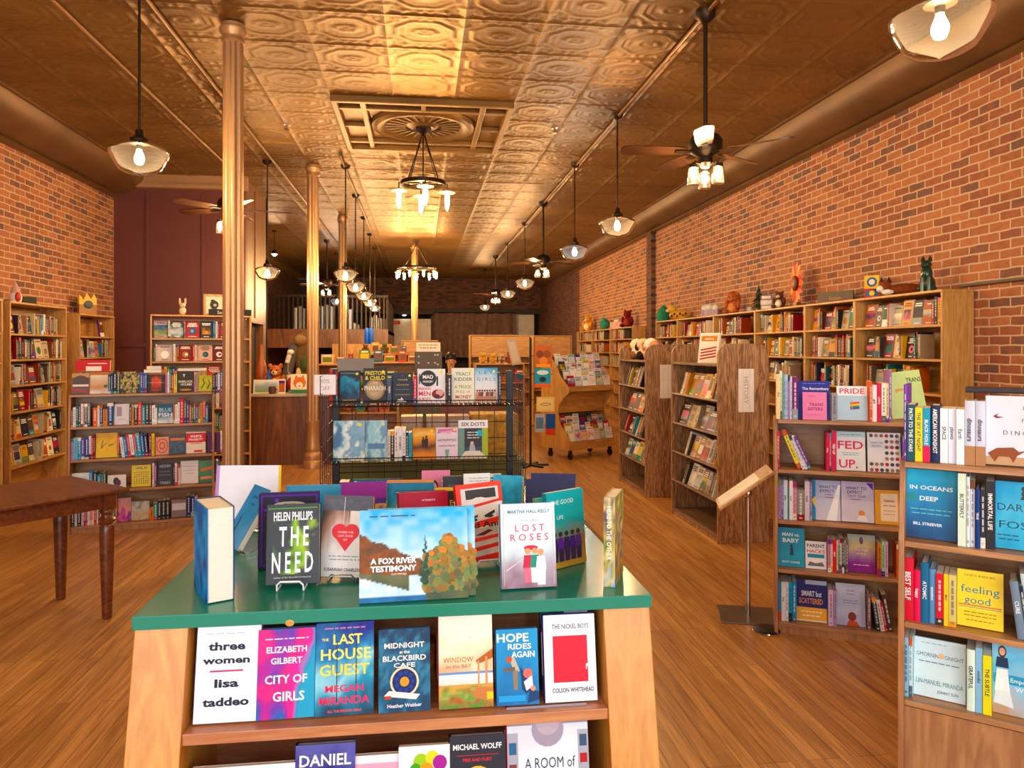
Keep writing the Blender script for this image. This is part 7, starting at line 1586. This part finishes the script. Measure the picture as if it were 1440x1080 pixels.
# dark game cabinet with dots and a white sign on top
a_, b_ = P(583, CY, 9.2), P(622, CY, 9.2)
w = b_.x - a_.x
t = thing('game_cabinet', 'dark square cabinet with coloured dots behind the rack', 'cabinet', T(a_.x, a_.y, 0))
g = G(); g.box(0, 0, 0, w, .45, 1.56, '4a3f30'); g.build('body', PAINTED, t, bevel=.004)
g = G()
for (u, v_, c) in ((.15, 1.5, '9ab8c4'), (.15, 1.42, '9ab8c4'), (.15, 1.34, '8aa0ac'), (.5, 1.42, 'd89a9a'), (.74, 1.52, 'b8b0a4'), (.84, 1.52, 'b8b0a4'), (.74, 1.42, 'b8b0a4'), (.84, 1.40, 'b8b0a4'), (.74, 1.32, 'b8b0a4'), (.94, 1.34, 'b8b0a4')):
    g.lathe([(.012, 0), (.012, .004)], 10, c, X=T(u * w, -.0001, v_) @ RX(90))
g.build('dot_labels', PAINTED, t)
g = G(); g.box(-.15, 0, 0, .15, .1, .115, 'ece2d8'); paint(g, grey(.5, .72, .8, .12, 'a89888', rg3) + grey(.5, .42, .7, .12, 'a89888', rg3), .3, .115, lambda u, v_, l: ((u - .5) * .3, -.0004 * l, v_ * .115))
tag(g.build('box_sign', PRINT, M=T(a_.x + w * .5, a_.y + .05, 1.5605)), 'white lettered box on top of the dark game cabinet', 'box')
# blue jars under the loft
for k, px in enumerate((516, 522)):
    v = P(px, 478, 16.5); g = G(); g.lathe([(.05, 0), (.06, .03), (.06, .3), (.03, .36), (0, .36)], 14, '1f5ac8')
    tag(g.build('blue_jar', PAINTED, smooth=True, M=T(v.x, v.y, 1.7)), 'bright blue jar below the loft, ' + ('left', 'right')[k] + ' of two', 'jar')
g = G(); a_ = P(500, CY, 16.5); g.box(-.5, -.1, 0, .8, .3, 1.7); tag(g.build('oak_cabinet', OAK, M=T(a_.x, a_.y, 0)), 'plain oak cabinet under the loft carrying two blue jars', 'cabinet')
# tall dark tripod / chair shapes right of the person, and a slanted box
v = P(727, 508, 11.9)
add_book(T(v.x, v.y, 1.341) @ RY(-14), .16, .42, .06, 'b8a494', 'a08c7c', [('R', .15, .1, .85, .9, 'c8b8a8')], [], False, 'tall beige box leaning on the right toy shelf', None, True, cat='box', name='leaning_box')
# ------------------------------------------------------------------ person at the till
v = P(634, CY, 12.9)
PM = T(v.x, v.y, 0)
t = thing('person', 'person with short dark hair in a dark top sitting behind the counter', 'person', PM)
def skin_body(name, joints, edges, material, parent, root=0, sub=2):
    me = bpy.data.meshes.new(name); me.from_pydata([j[0] for j in joints], edges, [])
    o = bpy.data.objects.new(name, me); C.objects.link(o); o.parent = parent
    me.materials.append(material)
    o.modifiers.new('skin', 'SKIN')
    if not me.skin_vertices: me.skin_vertices.new(name='')
    for i, j in enumerate(joints):
        sv = me.skin_vertices[0].data[i]; r = j[1]; sv.radius = (r, r) if not isinstance(r, tuple) else r
        sv.use_root = (i == root)
    s = o.modifiers.new('subdivision', 'SUBSURF'); s.levels = s.render_levels = sub
    return o
SKIN = mat('skin', 'c8906c', rough=.5, var=.05)
HAIR = mat('dark_hair', '1a1210', rough=.5)
SHIRT = mat('dark_shirt', '2a2426', rough=.8)
PANTS = mat('dark_trousers', '23232a', rough=.8)
hz = .62
J = [((0, 0, hz), .13), ((0, .0, hz + .2), .125), ((0, .0, hz + .4), .14), ((0, -.01, hz + .52), .06), ((0, -.02, hz + .60), .05), ((0, -.03, hz + .70), (.075, .09)), ((0, -.03, hz + .80), (.075, .09)), ((0, -.03, hz + .86), (.05, .06)),
     ((-.19, 0, hz + .44), .055), ((-.25, -.02, hz + .18), .042), ((-.16, -.24, hz + .16), .034), ((-.12, -.32, hz + .17), .03), ((.19, 0, hz + .44), .055), ((.25, -.02, hz + .18), .042), ((.16, -.24, hz + .16), .034), ((.12, -.32, hz + .17), .03),
     ((-.1, -.05, hz - .04), .09), ((-.12, -.42, hz - .04), .065), ((-.12, -.42, .1), .045), ((-.12, -.54, .04), .038), ((.1, -.05, hz - .04), .09), ((.12, -.42, hz - .04), .065), ((.12, -.42, .1), .045), ((.12, -.54, .04), .038)]
E = [(0, 1), (1, 2), (2, 3), (3, 4), (4, 5), (5, 6), (6, 7), (2, 8), (8, 9), (9, 10), (10, 11), (2, 12), (12, 13), (13, 14), (14, 15), (0, 16), (16, 17), (17, 18), (18, 19), (0, 20), (20, 21), (21, 22), (22, 23)]
nb = len(J)
for sd, wr in ((-1, 11), (1, 15)):
    bx = J[wr][0]
    for k, (dx, dy, dz, L_) in enumerate(((-.03, -.05, .0, .06), (-.01, -.06, .0, .07), (.01, -.06, .0, .068), (.028, -.05, 0, .055), (-.04 * sd * -1, -.02, .01, .045))):
        J.append(((bx[0] + dx, bx[1] + dy, bx[2] + dz), .009)); J.append(((bx[0] + dx * 1.1, bx[1] + dy - L_, bx[2] - .03), .007))
        E.append((wr, len(J) - 2)); E.append((len(J) - 2, len(J) - 1))
skin_body('body', J, E, SKIN, t)
g = G(); g.lathe([(.155, hz - .06), (.16, hz + .1), (.165, hz + .3), (.18, hz + .42), (.14, hz + .5), (.068, hz + .555)], 20, cap=False)
sv_ = g.build('shirt', SHIRT, t, smooth=True)
for k in (-1, 1):
    g = G(); g.tube([(k * .15, 0, hz + .46), (k * .2, 0, hz + .42), (k * .252, -.02, hz + .2), (k * .22, -.1, hz + .175)], [.075, .075, .06, .055], 12); g.build('sleeve', SHIRT, sv_, smooth=True)
    g = G(); g.tube([(k * .1, .02, hz - .03), (k * .12, -.42, hz - .03), (k * .125, -.435, hz - .1), (k * .12, -.42, .08)], [.115, .085, .08, .065], 12); g.build('trouser_leg', PANTS, t, smooth=True)
g = G(); g.ell((0, -.01, hz + .825), (.098, .108, .09)); g.ell((0, .05, hz + .76), (.09, .07, .1)); 
for k in range(5): g.ell((-.06 + .03 * k, -.09, hz + .865), (.03, .03, .022))
g.build('hair', HAIR, t, smooth=True)
g = G()
for k in (-1, 1): g.ell((k * .03, -.112, hz + .765), (.012, .008, .008), '1a1412', n=8, m=6)
g.ell((0, -.118, hz + .70), (.024, .008, .007), '8a4a44', n=8, m=6); g.ell((0, -.125, hz + .735), (.013, .02, .022), 'c8906c', n=8, m=6)
for k in (-1, 1): g.ell((k * .082, -.02, hz + .75), (.012, .022, .03), 'c8906c', n=8, m=6)
g.build('face', PAINTED, t, smooth=True)
t = thing('stool', 'plain wooden stool under the person behind the counter', 'stool', PM)
g = G(); g.lathe([(.17, hz - .17), (.18, hz - .16), (.17, hz - .14)], 20); g.build('seat', WALNUT, t, smooth=True)
for k in range(4):
    a_ = math.radians(45 + 90 * k); g = G(); g.tube([(.1 * math.cos(a_), .1 * math.sin(a_), hz - .16), (.16 * math.cos(a_), .16 * math.sin(a_), 0)], .016, 8); g.build('leg', WALNUT, t)
# dark till counter behind the game cabinet
a_ = P(618, CY, 11.7)
t = thing('till_counter', 'dark till counter in front of the seated person', 'counter', T(a_.x, a_.y - .1, 0))
g = G(); g.box(0, 0, 0, .62, .4, 1.0); g.build('body', CHERRY, t, bevel=.004)
g = G(); g.box(-.02, -.02, 1.0, .64, .42, 1.03); g.build('worktop', CHERRY, t, bevel=.004)

finish_books(320)
